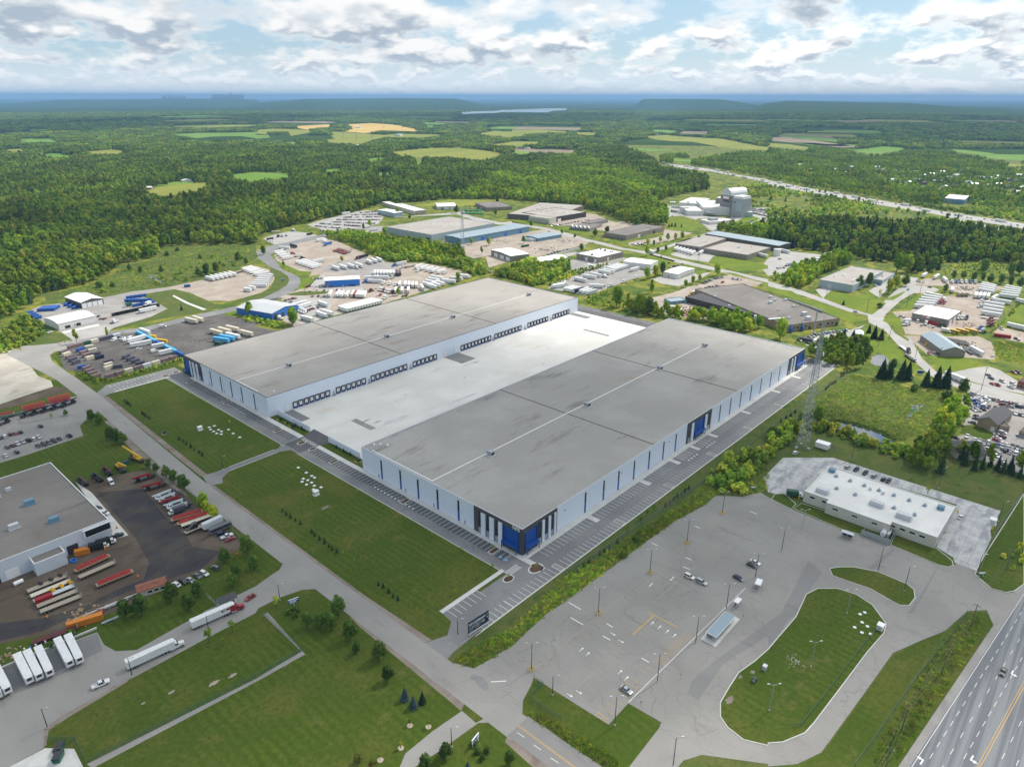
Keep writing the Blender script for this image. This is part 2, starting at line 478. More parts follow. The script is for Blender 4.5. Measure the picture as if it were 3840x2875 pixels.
PAINT=dict(white=(.72,.73,.73),silver=(.4,.42,.44),grey=(.13,.135,.145),black=(.013,.014,.017),navy=(.012,.022,.06),blue=(.02,.1,.36),red=(.3,.012,.016),maroon=(.1,.012,.018),tan=(.36,.31,.24),green=(.02,.09,.05),yellow=(.65,.4,.02),skyblue=(.1,.42,.7),orange=(.6,.2,.015),cream=(.62,.57,.45),brown=(.1,.05,.045),slate=(.085,.085,.115),mauve=(.22,.155,.16),pale=(.56,.6,.62))
for k,c in PAINT.items():
 pln('car_'+k,c,.28,.15 if k in('silver','grey','navy','blue')else 0.,.5)
 pln('box_'+k,c,.6,var=.1)
# ------ ground, roads, lots
def sht(name,mat,pts,z,kerb=None,raise_=False,z0=None):
 b=MB().poly(pts,z if not raise_ else 0.,z)
 o=b.mk(name,mat)
 tag(o,kind='structure')
 return o
def rect(x0,x1,y0,y1):return[(x0,y0),(x1,y0),(x1,y1),(x0,y1)]
def ground_sheet():
 b=MB()
 ring=[0,3200,5200,8500,14000,24000,40000,60000]
 n=48
 pts=[[(r*math.cos(2*math.pi*i/n),r*math.sin(2*math.pi*i/n),0.)for i in range(n)]for r in ring[1:]]
 b.add([(0,0,0)]+pts[0],[(0,1+i,1+(i+1)%n)for i in range(n)],0)
 for k in range(len(pts)-1):
  b.add(pts[k]+pts[k+1],[(i,n+i,n+(i+1)%n,(i+1)%n)for i in range(n)],1)
 tag(b.mk('ground',['scrub','countryside']),kind='structure')
ground_sheet()
ZA,ZL,ZR,ZP,Z_MARK=.02,.04,.06,.068,.078
sht('verge','lawn',rect(-60,200,20,560),.008)
sht('verge','rgrass',rect(140,430,-14,172),.012)
sht('yard_lane','asphalt_old',GM('f: -300 760,0 660,190 600,620 480,690 470,720 500,640 560,480 640,150 745,0 800,-300 900'),ZL-.004)
sht('lawn','lawn',rect(139.5,182.2,345.5,504.5),ZA)
sht('lawn','lawn',[(137.5,332)]+[(138.5,337.5),(143,339.5)]+[(176,341.5),(181,338),(182.3,330),(182.3,171),(147.5,170.2),(146.2,164),(140,159.5),(135.5,160.5)],ZA)
sht('lawn','lawn',GM('h: 800 1345,2212 600; i: 400 375,80 0; o: 0 1290,40 1260,480 1140,560 1120,640 1180,700 1300; i: 860 150,1180 430,1480 690,1690 800,1800 790,1770 850,1520 1030,1290 1220,1215 1400; h: 800 1460'),ZA)
sht('lawn','lawn',GM('g: 1730 830,1960 690,2212 560; o: 40 790,205 840,220 900,180 960,0 1090; g: 2212 960,1900 1130,1500 1336; h: 1450 150,1240 290,1000 330,900 280,840 150'),ZA)
sht('lawn','lawn',GM('h: 390 1105,400 1010,560 900,900 730,1150 560,1560 340,1800 210,2212 0; i: 0 0,40 -20,80 30,390 340,0 555; h: 2212 560,755 1310,655 1110'),ZA+.004)
sht('lawn','lawn',GM('f: 680 750,720 820,330 940,370 1010,300 1060,340 1090,480 1060,600 1190,960 1040,1230 1080,1440 1260,1700 1400,1240 960,1050 800,930 690,840 690'),ZA)
sht('lawn','lawn',GM('f: 20 1045,220 980,310 1080,100 1165,20 1060'),ZA)
sht('lawn','lawn',GM('j: 170 620,190 565,835 970,1005 785,1290 950,1270 1010,1010 1336,820 1336,740 1290,300 1010,95 880,100 760'),ZA)
sht('lawn','lawn',GM('i: 1915 960,2050 950,2212 1040; j: 0 1140,240 1336,-100 1500; i: 1250 1400,1380 1310'),ZA)
sht('lawn','rgrass',GM('i: 1620 380,1640 280,1740 210,1830 140,2212 -20; m: 300 1080,1540 190,1680 160,1990 320,1880 300,1760 310,1650 400,1400 540,420 1260,300 1336; i: 2212 290,1980 430,1880 480,1780 480,1690 430'),ZA)
sht('lawn','lawn',GM('k: 740 1336,1560 160,1720 0,1890 0,1990 100,1960 160,1130 1336'),ZA)
sht('lawn','lawn',GM('k: 0 1330,250 1336,500 1180,700 900,1080 380,1330 240,1530 160,740 1345'),ZA)
def isl(spec,mat='lawn',name='traffic_island'):
 pts=GM(spec)
 o=MB().poly(pts,0.,.17).mk(name,'lawn');tag(o,kind='structure')
 k=MB().strip(pts,.35,.176,0,True).mk('kerb','concrete');k.parent=o
isl('j: 1880 640,1800 780,1800 900,1860 990,2000 1100,2212 1150; k: 0 1130,130 1120,320 1040,400 950,620 660,860 340,1000 180,1020 100,940 -10; l: 900 1260,760 1170,600 1120,430 1120,330 1170,290 1260; k: 240 40,0 320; j: 2100 420,1960 520')
isl('l: 530 950,600 935,740 935,950 975,1200 1080,1260 1130,1270 1200,1220 1265,1140 1265,1020 1200,880 1120,700 1060,560 1010')
isl('l: 30 350,60 305,140 300,240 390,200 435')
isl('l: 220 430,290 385,510 455,510 475,850 580,800 655,640 610')
isl('l: 1060 745,1100 650,1450 770,1590 880,1600 920,1560 935,1470 915')
isl('l: 1790 1000,1800 960,1860 850,2212 300; e: 2212 1336; l: 2212 1080,2130 1140,2060 1155,1930 1120')
sht('service_road','asphalt_road',rect(121.5,131.6,110,339),ZR)
sht('service_road','asphalt_road',[(121.5,339),(131.6,339),(138.,500),(138.6,560),(128.5,660),(119,650),(127.5,560),(127,470)],ZR)
sht('service_road','asphalt_patch',[(121.8,112),(132.2,112),(134.5,40),(122.8,40)],ZR+.004)
sht('road_shoulder','shoulder',GM('i: 780 0,850 -5,1790 755,1800 790,1770 850,1690 780,900 130'),ZL-.008)
sht('road_shoulder','shoulder',[(131.4,163),(134.4,162),(133.,200),(133.4,332),(131.4,336)],ZL-.008)
sht('road_shoulder','shoulder',[(133,346),(136.2,345),(141,500),(138,500)],ZL-.008)
sht('road_shoulder','shoulder',GM('f: 940 680,1240 960,1560 1230,1620 1336,1480 1260,1200 1000,900 690'),ZL-.008)
sht('road_shoulder','shoulder',GM('j: 0 1090,330 1336,250 1400,-60 1120; j: -40 1060'),ZL-.008)
sht('road_shoulder','shoulder',GM('j: 95 880,300 1000,740 1330,700 1400,260 1060,80 920'),ZL-.008)
sht('junction','asphalt_road',GM('f: 600 400,440 290,190 90,170 40,300 35,490 15,700 -30,640 60,470 90,430 120,450 170,545 240,760 400'),ZR+.003)
sht('side_lane','asphalt_road',GM('o: 260 860,320 940,480 1040,700 1240,560 1120,400 1130,200 1200,20 1290; i: 0 0; h: 2212 5,1800 215,1560 345,1150 565,980 640,560 905,380 1000,380 1170,80 1336,-200 1336,-200 480,0 480,840 170,900 280,1000 335,1180 325,1330 240,1560 110,1760 0; g: 1760 1180,2212 960; o: 120 1010,200 960'),ZL)
sht('dock_pad','asphalt_mid',GM('h: 0 500,840 180,890 330,120 680,-40 740'),ZL+.006)
sht('concrete_pad','concrete',GM('h: 80 1336,390 1172,640 1177,720 1336'),ZL+.01)
sht('gravel_verge','shoulder',GM('h: 380 1000,560 880,880 700,1130 560,1100 600,900 720,600 900,420 1020,400 1150,375 1160'),ZL+.004)
sht('gravel_verge','grvg',GM('h: 750 1310,2212 572; i: 390 338,60 20,100 0,425 362; h: 2212 600,800 1345'),ZA+.012)
sht('drive_lane','asphalt_road',GM('i: 1900 955,1780 850,1520 1030,1290 1220,1215 1400,1400 1400,1370 1336,1560 1215,1920 955,2050 950,2212 1030; j: 0 1080,90 1150; i: 2100 850'),ZR-.01)
sht('site_lane','asphalt_mid',rect(182.4,196.,155,506),ZL)
sht('site_lane','asphalt_mid',[(131,334),(137.5,331),(140,336.5),(146,340.5),(162,341),(176,341),(182.6,337.5),(182.6,349),(179,345),(140,345.5),(134,347)],ZL+.004)
sht('site_lane','asphalt_mid',[(182.4,499),(196,499),(196,521),(147,521),(137,511),(137,498.5),(142,503.5),(182.4,504.5)],ZL+.003)
sht('site_lane','asphalt_mid',rect(165.5,540,151.2,168.),ZL+.002)
sht('site_lane','asphalt_mid',[(131.2,150.5),(136,151.5),(147,151.8),(166,151.5),(166,169.8),(147,169.8),(146.2,164),(140,159.5),(131,163)],ZL+.003)
sht('site_lane','asphalt_new',rect(184,196,331,347),ZL+.006)
sht('site_lane','asphalt_new',[(195.9,331),(207,326),(207,352),(195.9,347)],ZL+.007)
sht('parking_bays','asphalt_new',rect(188.2,196.,350,489),ZL+.009)
sht('parking_bays','asphalt_new',rect(188.2,196.,176,328),ZL+.009)
sht('site_lane','asphalt_new',rect(522.6,540,166,400),ZL+.004)
sht('loading_court','concrete_court',[(203.5,288.8),(522.4,288.8),(522.4,387.4),(203.5,387.4)],ZL+.006)
sht('sidewalk','concrete',rect(193.9,196.9,158,330.5),.15)
sht('sidewalk','concrete',rect(193.9,197.4,347.5,492),.15)
sht('sidewalk','concrete',rect(197.,523.5,168.1,171.6),.15)
sht('sidewalk','concrete',rect(147.,183.5,169.7,171.8),.15)
sht('sidewalk','concrete',rect(147.,185.5,503.8,505.3),.15)
sht('loading_ramp','asphalt_mid',rect(207.6,214.2,366.7,387.2),ZL+.012)
sht('loading_ramp','asphalt_mid',rect(348.4,364.,367.,387.2),ZL+.012)
sht('loading_ramp','asphalt_mid',rect(508.,515.5,366.,387.2),ZL+.012)
sht('stone_strip','grvg',rect(229.5,233.8,324.5,345.),ZL+.012)
sht('stone_strip','grvg',rect(478.5,482.5,322.,349.),ZL+.012)
sht('parking_lot','asphalt_old',GM('m: 300 1336,420 1260,1400 540,1650 410,1760 320,1990 325,2150 290; l: 0 330,40 350,200 430,230 445,640 615,800 660,1060 745,1470 920,1580 935,1640 900,1790 970,1800 1010,1930 1125,2060 1160,2150 1150; k: 2100 -20,1960 140,1890 -20,1720 -10,1530 160,1330 240,1080 350,860 660,620 990,460 1210,250 1310,0 1330; j: 2212 1310,1640 1230,1480 1280,1380 1400,1010 1336,1270 1000,1290 950,1005 785,835 970,190 565,170 620,95 760,90 880,-60 800; i: 1790 760,1480 560,1620 470,1720 440,1880 485,1980 430,2212 290'),ZR+.004)
sht('repaved_lane','asphalt_patch',GM('l: 110 1336,350 880,470 980,330 1170,260 1336; k: 180 60,0 320; j: 2212 200,1820 450,1610 760,1520 705,1550 600,1775 400'),ZP)
sht('concrete_lot','concrete_lot',GM('l: -40 160,130 -10,560 -10,2010 450,1920 620,1930 680,1800 970,1610 895,1600 850,1450 760,1630 395,530 65,320 265,300 330,60 300,0 290'),ZR+.01)
sht('asphalt_patch','asphalt_mid',GM('i: 1850 550,1880 535,1960 560,2000 610,2010 650,1985 675,1930 650,1890 590,1850 580'),ZP+.002)
sht('asphalt_patch','asphalt_patch',GM('l: 860 950,1000 830,1080 780,1100 785,960 920,920 955'),ZP+.002)
sht('asphalt_patch','asphalt_patch',GM('l: 1200 1336,1320 1170,1460 930,1480 920,1350 1170,1250 1336'),ZP+.002)
HW=[(150,19.),(196.2,13.2),(245.4,7.8),(300,2.5),(420,-9)]
sht('highway','highway_asphalt',[(100,21.6),(196,13.),(245,8.),(300,2.6),(460,-13),(440,-60),(100,-34)],ZR)
sht('highway_shoulder','grvg',[(100,25.2),(194.3,15.5),(287,6.2),(320,3.6),(470,-10.5),(460,-13),(300,2.6),(245,8.),(196,13.),(100,21.6)],ZR-.006)
sht('yard','dirt_brown',GM('g: 640 60,1240 -40,1500 60,1760 330,2010 520,2100 590,2080 640,1960 690,1730 830,1420 990,1000 1180,590 1336,-200 1500,-300 900,0 860,560 660,940 560,880 400'),ZA+.004)
sht('yard','dirt_dark',GM('g: 830 150,1240 120,1400 330,1620 540,1660 620,1900 660,1760 800,1400 920,1100 1010,600 1240,400 1336,-100 1460,-60 1290,400 1230,760 1120,1000 1000,1240 900,1290 760,1180 560,1030 380'),ZA+.012)
sht('yard_slab','concrete',GM('g: 650 60,790 150,1110 520,950 565,930 440'),ZA+.016)
sht('yard_lane','asphalt_old',GM('f: 0 800,150 740,480 640,660 470,700 480,840 600,820 650,760 660,690 730,720 815,320 950,230 980,0 1050,-300 1150,-300 900'),ZL)
sht('sand_lot','gravel_white',GM('f: -300 560,0 545,180 480,460 390,440 340,330 300,200 130,130 60,0 50,-300 80'),ZL)
sht('rail_strip','dirt_brown',GM('f: -300 660,0 590,180 540,540 440,640 430,560 400,460 395,180 485,0 550,-300 620'),ZA)
sht('patch_gravel','grvg',GM('f: 650 540,720 470,830 590,760 615'),ZL+.006)
sht('container_yard','gravel_dark',GM('a: 510 1085,590 1040,1180 900,1240 880,1640 840,1900 760,2300 820; f: 1570 110,1560 150,930 330,640 260,550 240'),ZL)
sht('container_yard','gravel_dark',GM('a: 1180 900,1290 860,1640 820,1800 740,1960 760; v: 0 590,230 680,620 763; a: 2212 1000,1600 1110'),ZL+.004)
sht('service_road','asphalt_mid',GM('a: 170 1040,300 1030,630 990,960 905,1240 870,1600 780,2212 650; v: 0 510,280 440,440 385,640 290,740 230,780 170,760 110,690 60,560 10; b: 20 620,10 590,0 560,90 520,170 500,320 470,430 440,560 420,680 385,760 355,780 365,690 405,560 445,440 475,330 500,190 545,120 590,170 640; v: 700 40,830 90,900 130,915 180,880 250,800 310,720 340,440 440,200 510,0 560; a: 2212 690,1640 810,1240 905,960 935,660 1010,470 1070,440 1100,420 1130'),ZR-.008)
sht('depot_lot','grvg',GM('a: 440 860,230 740,330 690,520 660,640 640,900 610,1100 575,1190 590,1330 640,1450 710,1360 740,1090 800,960 890,930 915,640 960,540 920'),ZL)
sht('service_road','aspf',GM('a: 540 920,920 840,1090 800,1360 740,1440 710,1300 780,960 880,930 930,640 985'),ZR-.004)
sht('concrete_pad','concrete',GM('a: 525 910,850 838,865 855,560 920'),ZR)
sht('track','grvg',GM('a: 1000 590,1140 560,1440 525,1560 505,1600 530,1470 545,1190 590'),ZL-.006)
sht('trailer_lot','grvt',GM('a: 1440 525,1700 470,1830 440,2060 380,2212 340; v: 560 40,600 100,600 170,500 280,400 330,240 370,100 400,0 420; a: 1960 640,1800 640,1640 570'),ZL)
sht('ditch','rgrass',GM('a: 1190 590,1440 545,1640 580,1890 680,1900 700,1740 740,1370 800,960 895,930 900,980 860,1350 740,1440 710,1320 640'),ZA)
sht('drain_path','concrete',GM('a: 1500 590,1640 660,1790 715,1750 720,1600 660,1490 600'),ZA+.01)
sht('meadow','rgrass',GM('a: 370 580,620 545,830 480,1000 400,1090 330,1360 280,1390 190,1600 165,1850 150,2212 160,2212 280,2100 330,1900 420,1600 500,1100 570,900 600,640 620,400 640'),ZA-.006)
sht('lawn','rgrass',GM('a: 590 1040,300 1030,200 1010,300 900,420 920,560 920,640 980'),ZA)
LB('v: 0 540,260 480,330 590,100 620',ZA)
sht('lawn','lawn',GM('a: 430 1110,560 1050,510 1100,640 1190,640 1220,570 1225,490 1170; f: 560 240'),ZA+.004)
sht('lawn','lawn',GM('f: 640 260,700 250,910 330,930 340,1560 150,1590 185,930 370,940 395,850 415,760 390,660 300'),ZA+.004)
sht('truck_lot','grvt',GM('b: 140 560,200 520,430 475,560 450,700 470,860 540,1000 600,1100 640,1180 660,1450 660,1660 700,1800 740,1880 770,1700 830,1400 920,1100 1010; v: 1240 590,1000 690,850 720,700 640,600 640,760 560,900 440,640 370,700 345,900 270,1000 140,1050 60; b: 380 730,180 640'),ZL)
sht('truck_lot','aspf',GM('v: 720 345,900 340,1000 370,1272 360,1272 560; b: 800 1080,640 1120,400 1190,200 1110,370 930,560 900'),ZL+.006)
sht('truck_lot','grvg',GM('b: 560 700,720 650,900 610,1120 650,1260 700,1250 790,1000 800,920 770,600 740'),ZL+.006)
sht('truck_lot','aspf',GM('b: 430 870,560 770,600 740,590 850,900 870,1000 890,940 900,560 890'),ZL+.01)
LB('b: 100 580,140 570,200 640,380 720,560 720,480 765,390 760,240 690,130 640,60 610',ZA+.01)
LB('b: 480 770,560 760,440 880,350 885,390 810',ZA+.03)
sht('lawn','rgrass',GM('v: 560 10,660 40,760 120,770 180,720 250,560 350,240 430,80 420,240 370,440 310,560 250,610 130,540 50'),ZA+.03)
sht('verge','rgrass',GM('b: 260 930,380 905,640 905,600 925,440 940,300 940'),ZA+.04)
sht('car_lot','aspf',GM('b: 440 330,560 290,870 215,960 205,1080 220,1100 270,1060 320,900 360,780 390,640 400,540 360'),ZL)
sht('depot_lot','aspf',GM('b: 60 450,140 420,290 385,420 395,540 425,560 440,320 480,160 500'),ZL)
sht('works_yard','grvg',GM('b: 700 440,760 390,980 340,1110 340,1120 380,1000 400,860 400,800 450'),ZL)
sht('works_yard','grvt',GM('b: 1520 500,1650 460,1680 500,2212 390,2212 560,2000 600,1880 620,1800 590,1760 480'),ZL)
sht('works_yard','grvt',GM('c: 0 410,200 380,280 370,420 410,560 440,680 470,640 500,200 610,0 640,-200 700,-240 560'),ZL+.004)
sht('service_road','aspf',GM('b: 1100 270,1400 250,1640 230,1760 220,1880 260,2120 310; c: 0 300,120 325,300 355,480 400,640 450,820 490,960 530,1130 555,1240 540,1500 455,1720 390,1760 400,1560 460,1290 550,1220 570,1400 620,1720 690,2212 800; d: 0 815,300 900,700 1050,900 1100,980 1010,1100 900,1180 850,1230 780,1300 790,1270 850,1400 860,1480 890,1420 920,1260 920,1150 980,1020 1100,1000 1130,1090 1260,1210 1336; e: 1230 155,1330 330,1480 470,1560 460,1720 530,2212 650,2212 720,1900 660,1560 560,1390 470,1180 280,1010 90,870 20; d: 860 1110,700 1080,300 940,0 860; c: 2212 830,1720 720,1400 650,1150 580,940 545,640 470,420 415,240 365,0 330; b: 2100 330,1880 290,1740 240'),ZR)
sht('works_yard','grvt',GM('c: 640 230,730 240,830 290,900 310,960 300,1080 330,1000 370,860 390,700 370,560 330,400 340,330 320,420 300'),ZL)
sht('works_yard','grvt',GM('c: 1310 370,1420 380,1560 400,1440 440,1330 480,1020 510,1000 490,1060 470,1240 440,1310 420'),ZL)
sht('plant_lot','aspf',GM('c: 1290 180,1340 160,1440 180,1600 250,1880 270,1980 190,2212 180; d: -60 200,40 220,140 290,0 300; c: 2080 350,1900 360,1760 340,1800 400,1720 380,1600 290,1460 250,1350 260,1350 220'),ZL+.002)
LB('w: 100 650,400 640,620 700,900 830,760 850,300 820,60 760',ZA+.03)
LB('w: 30 830,300 820,700 870,640 930,300 920,60 880',ZA+.03)
LB('w: 1520 740,1700 630,1900 610,2050 660,1960 720,1700 770',ZL+.02)
LB('w: 720 690,760 660,1000 650,920 720,800 725',ZL+.02)
LB('c: 380 360,480 350,700 395,620 415',ZA+.04)
LB('c: 0 280,60 285,280 330,200 340,0 310',ZA+.04)
LB('c: 810 470,850 455,1000 490,980 505',ZA+.04)
LB('c: 1020 520,1230 490,1480 450,1600 440,1440 480,1180 530,1100 540',ZA+.04)
LB('c: 1230 560,1440 510,1600 440,1660 440,1440 520,1440 560,1330 590',ZA+.04)
LB('c: 1100 590,1200 585,1410 640,1340 680,1180 640',ZA+.04)
LB('c: 1490 625,1600 640,1570 655',ZA+.05)
LB('c: 1740 600,1800 610,2030 640,2212 680,2212 710,1960 730,1700 650',ZA+.05)
LB('c: 1480 665,1590 690,1540 695,1440 680',ZA+.05)
LB('c: 1580 720,1680 740,1600 765',ZA+.05)
LB('c: 1820 735,1930 750,2170 830,2080 800,1900 760',ZA+.05)
LB('c: 970 545,1080 565,1060 572,980 555',ZA+.05)
sht('truck_lot','grvg',GM('c: 300 880,400 820,640 720,860 680,1000 660,1140 730,1240 720,1200 760,1000 810,800 890,640 945,540 920'),ZL)
sht('works_yard','grvg',GM('c: 500 640,560 620,760 660,960 610,1000 620,860 680,700 720,540 740,480 700'),ZL)
sht('service_road','aspf',GM('c: 0 690,500 570,560 560,640 560,500 600,0 720'),ZL+.03)
sht('works_yard','aspf',GM('c: 1200 800,1310 770,1440 800,1580 750,1720 740,1640 790,1440 860,1300 840'),ZL)
sht('works_yard','grvt',GM('c: 1210 960,1440 900,1500 870,1640 840,1720 800,1880 760,2170 830,2100 860,1640 900,1620 980,1860 1080,2140 1190; e: 0 40; c: 1900 1130,1640 1140,1500 1130,1300 1100,1240 1040'),ZL)
sht('truck_lot','aspf',GM('c: 1360 570,1440 550,1640 560,1760 600,1700 655,1480 620,1380 590'),ZL+.008)
sht('truck_lot','aspf',GM('d: 0 620,60 590,200 560,480 590,420 700,180 750,0 770,-60 700'),ZL+.008)
sht('works_yard','aspf',GM('d: 410 890,480 870,560 890,480 970'),ZL+.008)
sht('works_yard','aspf',GM('d: 870 900,980 830,1020 760,1120 770,1180 760,1040 880,960 960'),ZL+.008)
LB('d: 0 870,200 900,300 960,460 1010,700 1090,830 1160,700 1170,560 1120,420 1040,200 960,0 900',ZA+.05)
LB('d: 480 960,540 900,740 940,900 920,1020 1010,990 1040,900 1105,800 1080,640 1010',ZA+.05)
LB('d: 990 980,1090 940,1190 900,1150 940,1080 980',ZA+.05)
LB('x: 430 810,560 730,670 790,680 920,600 900',ZA+.06)
LB('x: 640 650,900 480,900 540,830 660,780 680',ZA+.06)
LB('x: 1890 840,2130 610,2212 600,2212 870,1960 880',ZA+.06)
sht('truck_lot','grvt',GM('x: 780 690,900 600,1100 500,1640 500,1900 560,1900 700,1900 800,1720 880,1600 930,1180 930,700 920,640 800,560 700'),ZL)
sht('truck_lot','grvt',GM('x: 780 340,1000 280,1600 330,2000 400,1640 500,1280 440,1240 380,820 360'),ZL)
sht('works_yard','grvt',GM('x: 700 1000,1240 1010,1640 1010,1800 1080,1850 1200,1840 1300,1700 1290,1560 1280,1160 1260,1000 1240,860 1120'),ZL)
sht('works_yard','grvt',GM('x: 700 920,1180 930,1190 960,1160 1000,800 990,720 980'),ZL+.008)
sht('works_yard','grvt',GM('x: 1830 960,1900 890,2212 960,2212 1090,2000 1050'),ZL)
LB('e: 750 80,840 60,1000 110,1100 230,1200 320,1370 470,1330 480,1240 450,1210 350,1050 340,960 280,840 280,820 160',ZA+.02)
LB('e: 1390 310,1500 310,1700 320,1850 380,1700 430,1570 450,1480 420',ZA+.06)
sht('service_road','aspf',GM('e: 1570 460,1720 420,1900 400,2000 430,2212 560,2212 640,1960 590,1690 510,1640 500'),ZR+.006)
sht('car_lot','grvg',GM('e: 1640 690,1760 620,2300 740,2400 1250,2212 1336,1960 1250,1560 1110,1600 1010,1700 990,1690 900,1740 800'),ZL)
sht('lawn','lawn',GM('e: 1680 910,1800 900,1960 985,1900 1040,1660 975'),ZL+.01)
sht('car_lot','aspf',GM('e: 320 210,480 100,700 90,840 40,740 130,640 160,500 190,400 250'),ZL)
sht('marsh','marsh',GM('e: 380 700,720 470,900 500,1240 590,1560 640,1600 730,1500 830,1450 940,1080 1060,900 1090,460 880,400 800'),ZA)
sht('rough_verge','rgrass',GM('e: 0 900,580 430,720 470,440 680,380 860,700 1000,1080 1060,1200 1200,1060 1336,560 1190,340 1070,180 1150,0 1300; m: 1660 180,1900 40'),ZA-.006)
tag(MB().poly(GM('e: 455 880,560 878,640 884,800 925,970 980,1095 1042,1060 1062,1000 1060,860 1022,720 972,560 930,470 905'),0,.035).mk('pond','water'),kind='structure')
tag(MB().poly(GM('e: 1240 740,1300 720,1350 735,1320 770,1270 790,1230 850,1205 860,1210 820,1245 790'),0,.035).mk('pond','water'),kind='structure')
tag(MB().poly(GM('e: 885 370,900 320,950 298,1000 300,1045 340,1040 380,990 395,930 392'),0,.05).mk('pond','water'),kind='structure')
tag(MB().poly(GM('a: 1275 415,1320 410,1370 450,1420 480,1380 485,1290 440'),0,.05).mk('pond','water'),kind='structure')
sht('motorway','aspf',GM('s: 1255 650,1380 680,1560 705,1720 725,1900 765,2212 815; t: 0 820,300 880,560 925,1000 1000,1480 1085,2212 1195,2212 1240,1960 1200,1480 1120,1000 1040,560 960,300 915,0 860; s: 2212 840,1930 785,1720 745,1540 725,1380 700'),.1)
sht('motorway_ramp','aspf',GM('t: 1440 1105,1700 1160,1960 1230,2212 1290,2212 1310,1940 1250,1700 1185,1560 1140'),.09)
sht('verge','rgrass',GM('t: 1780 1165,2212 1240,2212 1285,1980 1235'),.08)
FIELDS=[]
def fld(mat,spec,name='field'):
 p=GM(spec);FIELDS.append(p);sht(name,mat,p,.3)
fld('field_gold','r: 330 355,480 345,670 338,650 360,520 370,440 385,340 365')
fld('field_gold','r: 740 340,1000 328,1180 340,1290 360,1420 385,1380 400,1250 395,1100 390,950 415,760 400,830 375,820 350')
fld('fyel','r: 660 400,760 405,960 420,1150 430,1100 450,990 480,900 510,800 505,640 495,560 470,680 465,640 430')
fld('fyel','r: 0 385,150 375,330 380,500 390,460 410,300 440,280 400,130 400,100 430,0 430')
fld('fgreen','r: 0 420,110 428,120 455,0 465')
fld('fgreen','r: 200 500,320 490,430 500,330 510');fld('fgreen','r: 220 575,300 570,400 580,320 588')
fld('fyel','r: 1130 580,1400 550,1620 540,1860 550,2100 580,2160 600,1960 650,1800 640,1700 620,1400 625,1240 610')
fld('fgreen','r: 930 640,1060 622,1150 632,1000 660');fld('fgreen','r: 550 735,730 720,740 760,620 755')
fld('fgreen','r: 1370 655,1450 660,1400 690');fld('fgreen','r: 1000 755,1200 755,1200 780,1060 775')
fld('fgreen','r: 1420 318,1660 330,1640 342,1440 335');fld('fgreen','r: 1440 345,1560 350,1540 365,1460 362')
fld('fyel','r: 1880 420,2060 395,2212 400; s: 0 385,230 385,480 400,520 408,280 412,110 420,100 440,0 445; r: 2212 455,2080 440')
fld('fyel','s: 520 405,780 410,690 435,560 425');fld('fgreen','s: 0 570,150 570,140 600,0 605')
fld('fgreen','s: 1190 382,1380 388,1470 405,1380 415,1220 402');fld('fyel','s: 1130 440,1330 430,1500 445,1840 465,2130 525,2212 535,2212 560,1900 550,1560 490,1400 485,1240 470')
fld('fgreen','s: 970 545,1180 548,1400 560,1200 570,1030 560');fld('fgreen','s: 1390 630,1550 640,1550 665,1400 655')
fld('fgreen','t: 100 430,340 438,640 470,600 490,300 465,140 445');fld('field_brown','t: 0 450,200 450,420 480,700 520,860 530,640 540,340 510,0 475')
fld('fyel','t: 0 500,180 510,400 545,300 555,0 530');fld('fgreen','t: 180 495,400 500,520 510,860 515,640 528,380 520')
fld('fgreen','t: 720 570,880 540,1000 530,1210 540,1180 555,960 590,860 588');fld('fgreen','t: 1570 552,1700 560,1960 590,1900 610,1640 580')
fld('fgreen','t: 1820 620,1980 598,2212 600,2212 650,2000 640');fld('fyel','t: 2010 690,2100 678,2212 690,2212 710')
fld('fyel','q: 0 560,160 550,300 560,120 580,0 575');fld('fgreen','q: 300 605,500 585,600 605,700 620,640 630,400 625')
fld('fyel','q: 720 575,960 555,1130 570,1050 595,900 600,800 598');fld('fgreen','q: 130 470,250 462,500 465,490 492,240 495')
fld('fgreen','q: 1430 425,1700 412,1960 410,2212 405,2212 460,2080 440,1820 445,1700 460,1580 440');fld('fgreen','q: 220 380,440 378,430 392,260 394')
fld('fyel','q: 1230 915,1400 870,1640 850,1820 840,1780 880,1700 915,1500 950,1430 965,1340 945')
fld('fgreen','q: 1240 900,1380 855,1560 830,1720 840,1640 850,1400 868');fld('fgreen','q: 1980 775,2212 750; r: 260 760,330 790,120 815,0 825; q: 2212 830,2060 815')
fld('fgreen','r: 170 700,240 700,200 715');fld('fyel','r: 1380 1050,1560 1010,1680 985,1960 990,2070 1010,1960 1040,1760 1050,1640 1030,1500 1050','meadow')
def more_fields():
 rs=np.random.default_rng(21)
 for k in range(26):
  px,py=rs.uniform(700,3900),rs.uniform(450,575)if k%5 else rs.uniform(430,470)
  if px<1500 and py>520:continue
  x,y=gpx(px,py);d=math.hypot(x,y);a,b=d*rs.uniform(.018,.05),d*rs.uniform(.02,.06);t=.35+rs.normal()*.06
  c,s=math.cos(t),math.sin(t);P=[(x+u*c-v*s,y+u*s+v*c)for u,v in((-a,-b),(a,-b*rs.uniform(.7,1)),(a*rs.uniform(.7,1),b),(-a,b*rs.uniform(.6,1)))]
  cx,cy_,_=project([[q[0],q[1],0]for q in P])
  if inpoly(cx,cy_,[(2250,560),(2600,590),(3900,800),(3900,960),(2250,700)]).any():continue
  FIELDS.append(P);sht('field',('fgreen','fyel','fgreen','fyel','field_brown')[k%5 if k%10 else 4],P,.28-.003*k)
more_fields()
tag(MB().poly(GM('r: 1765 232,1900 226,2080 222,2120 214,2212 214; s: 0 212,180 206,320 200,472 201,468 216,360 220,300 236,0 232; r: 2130 232,2070 240,1920 244,1790 252'),0,1.).mk('lake','lake_water'),kind='structure')
LAKE=GM('r: 1700 240,1900 222,2212 208; s: 0 206,472 196,500 230,300 262,0 262; r: 2000 280,1740 275')
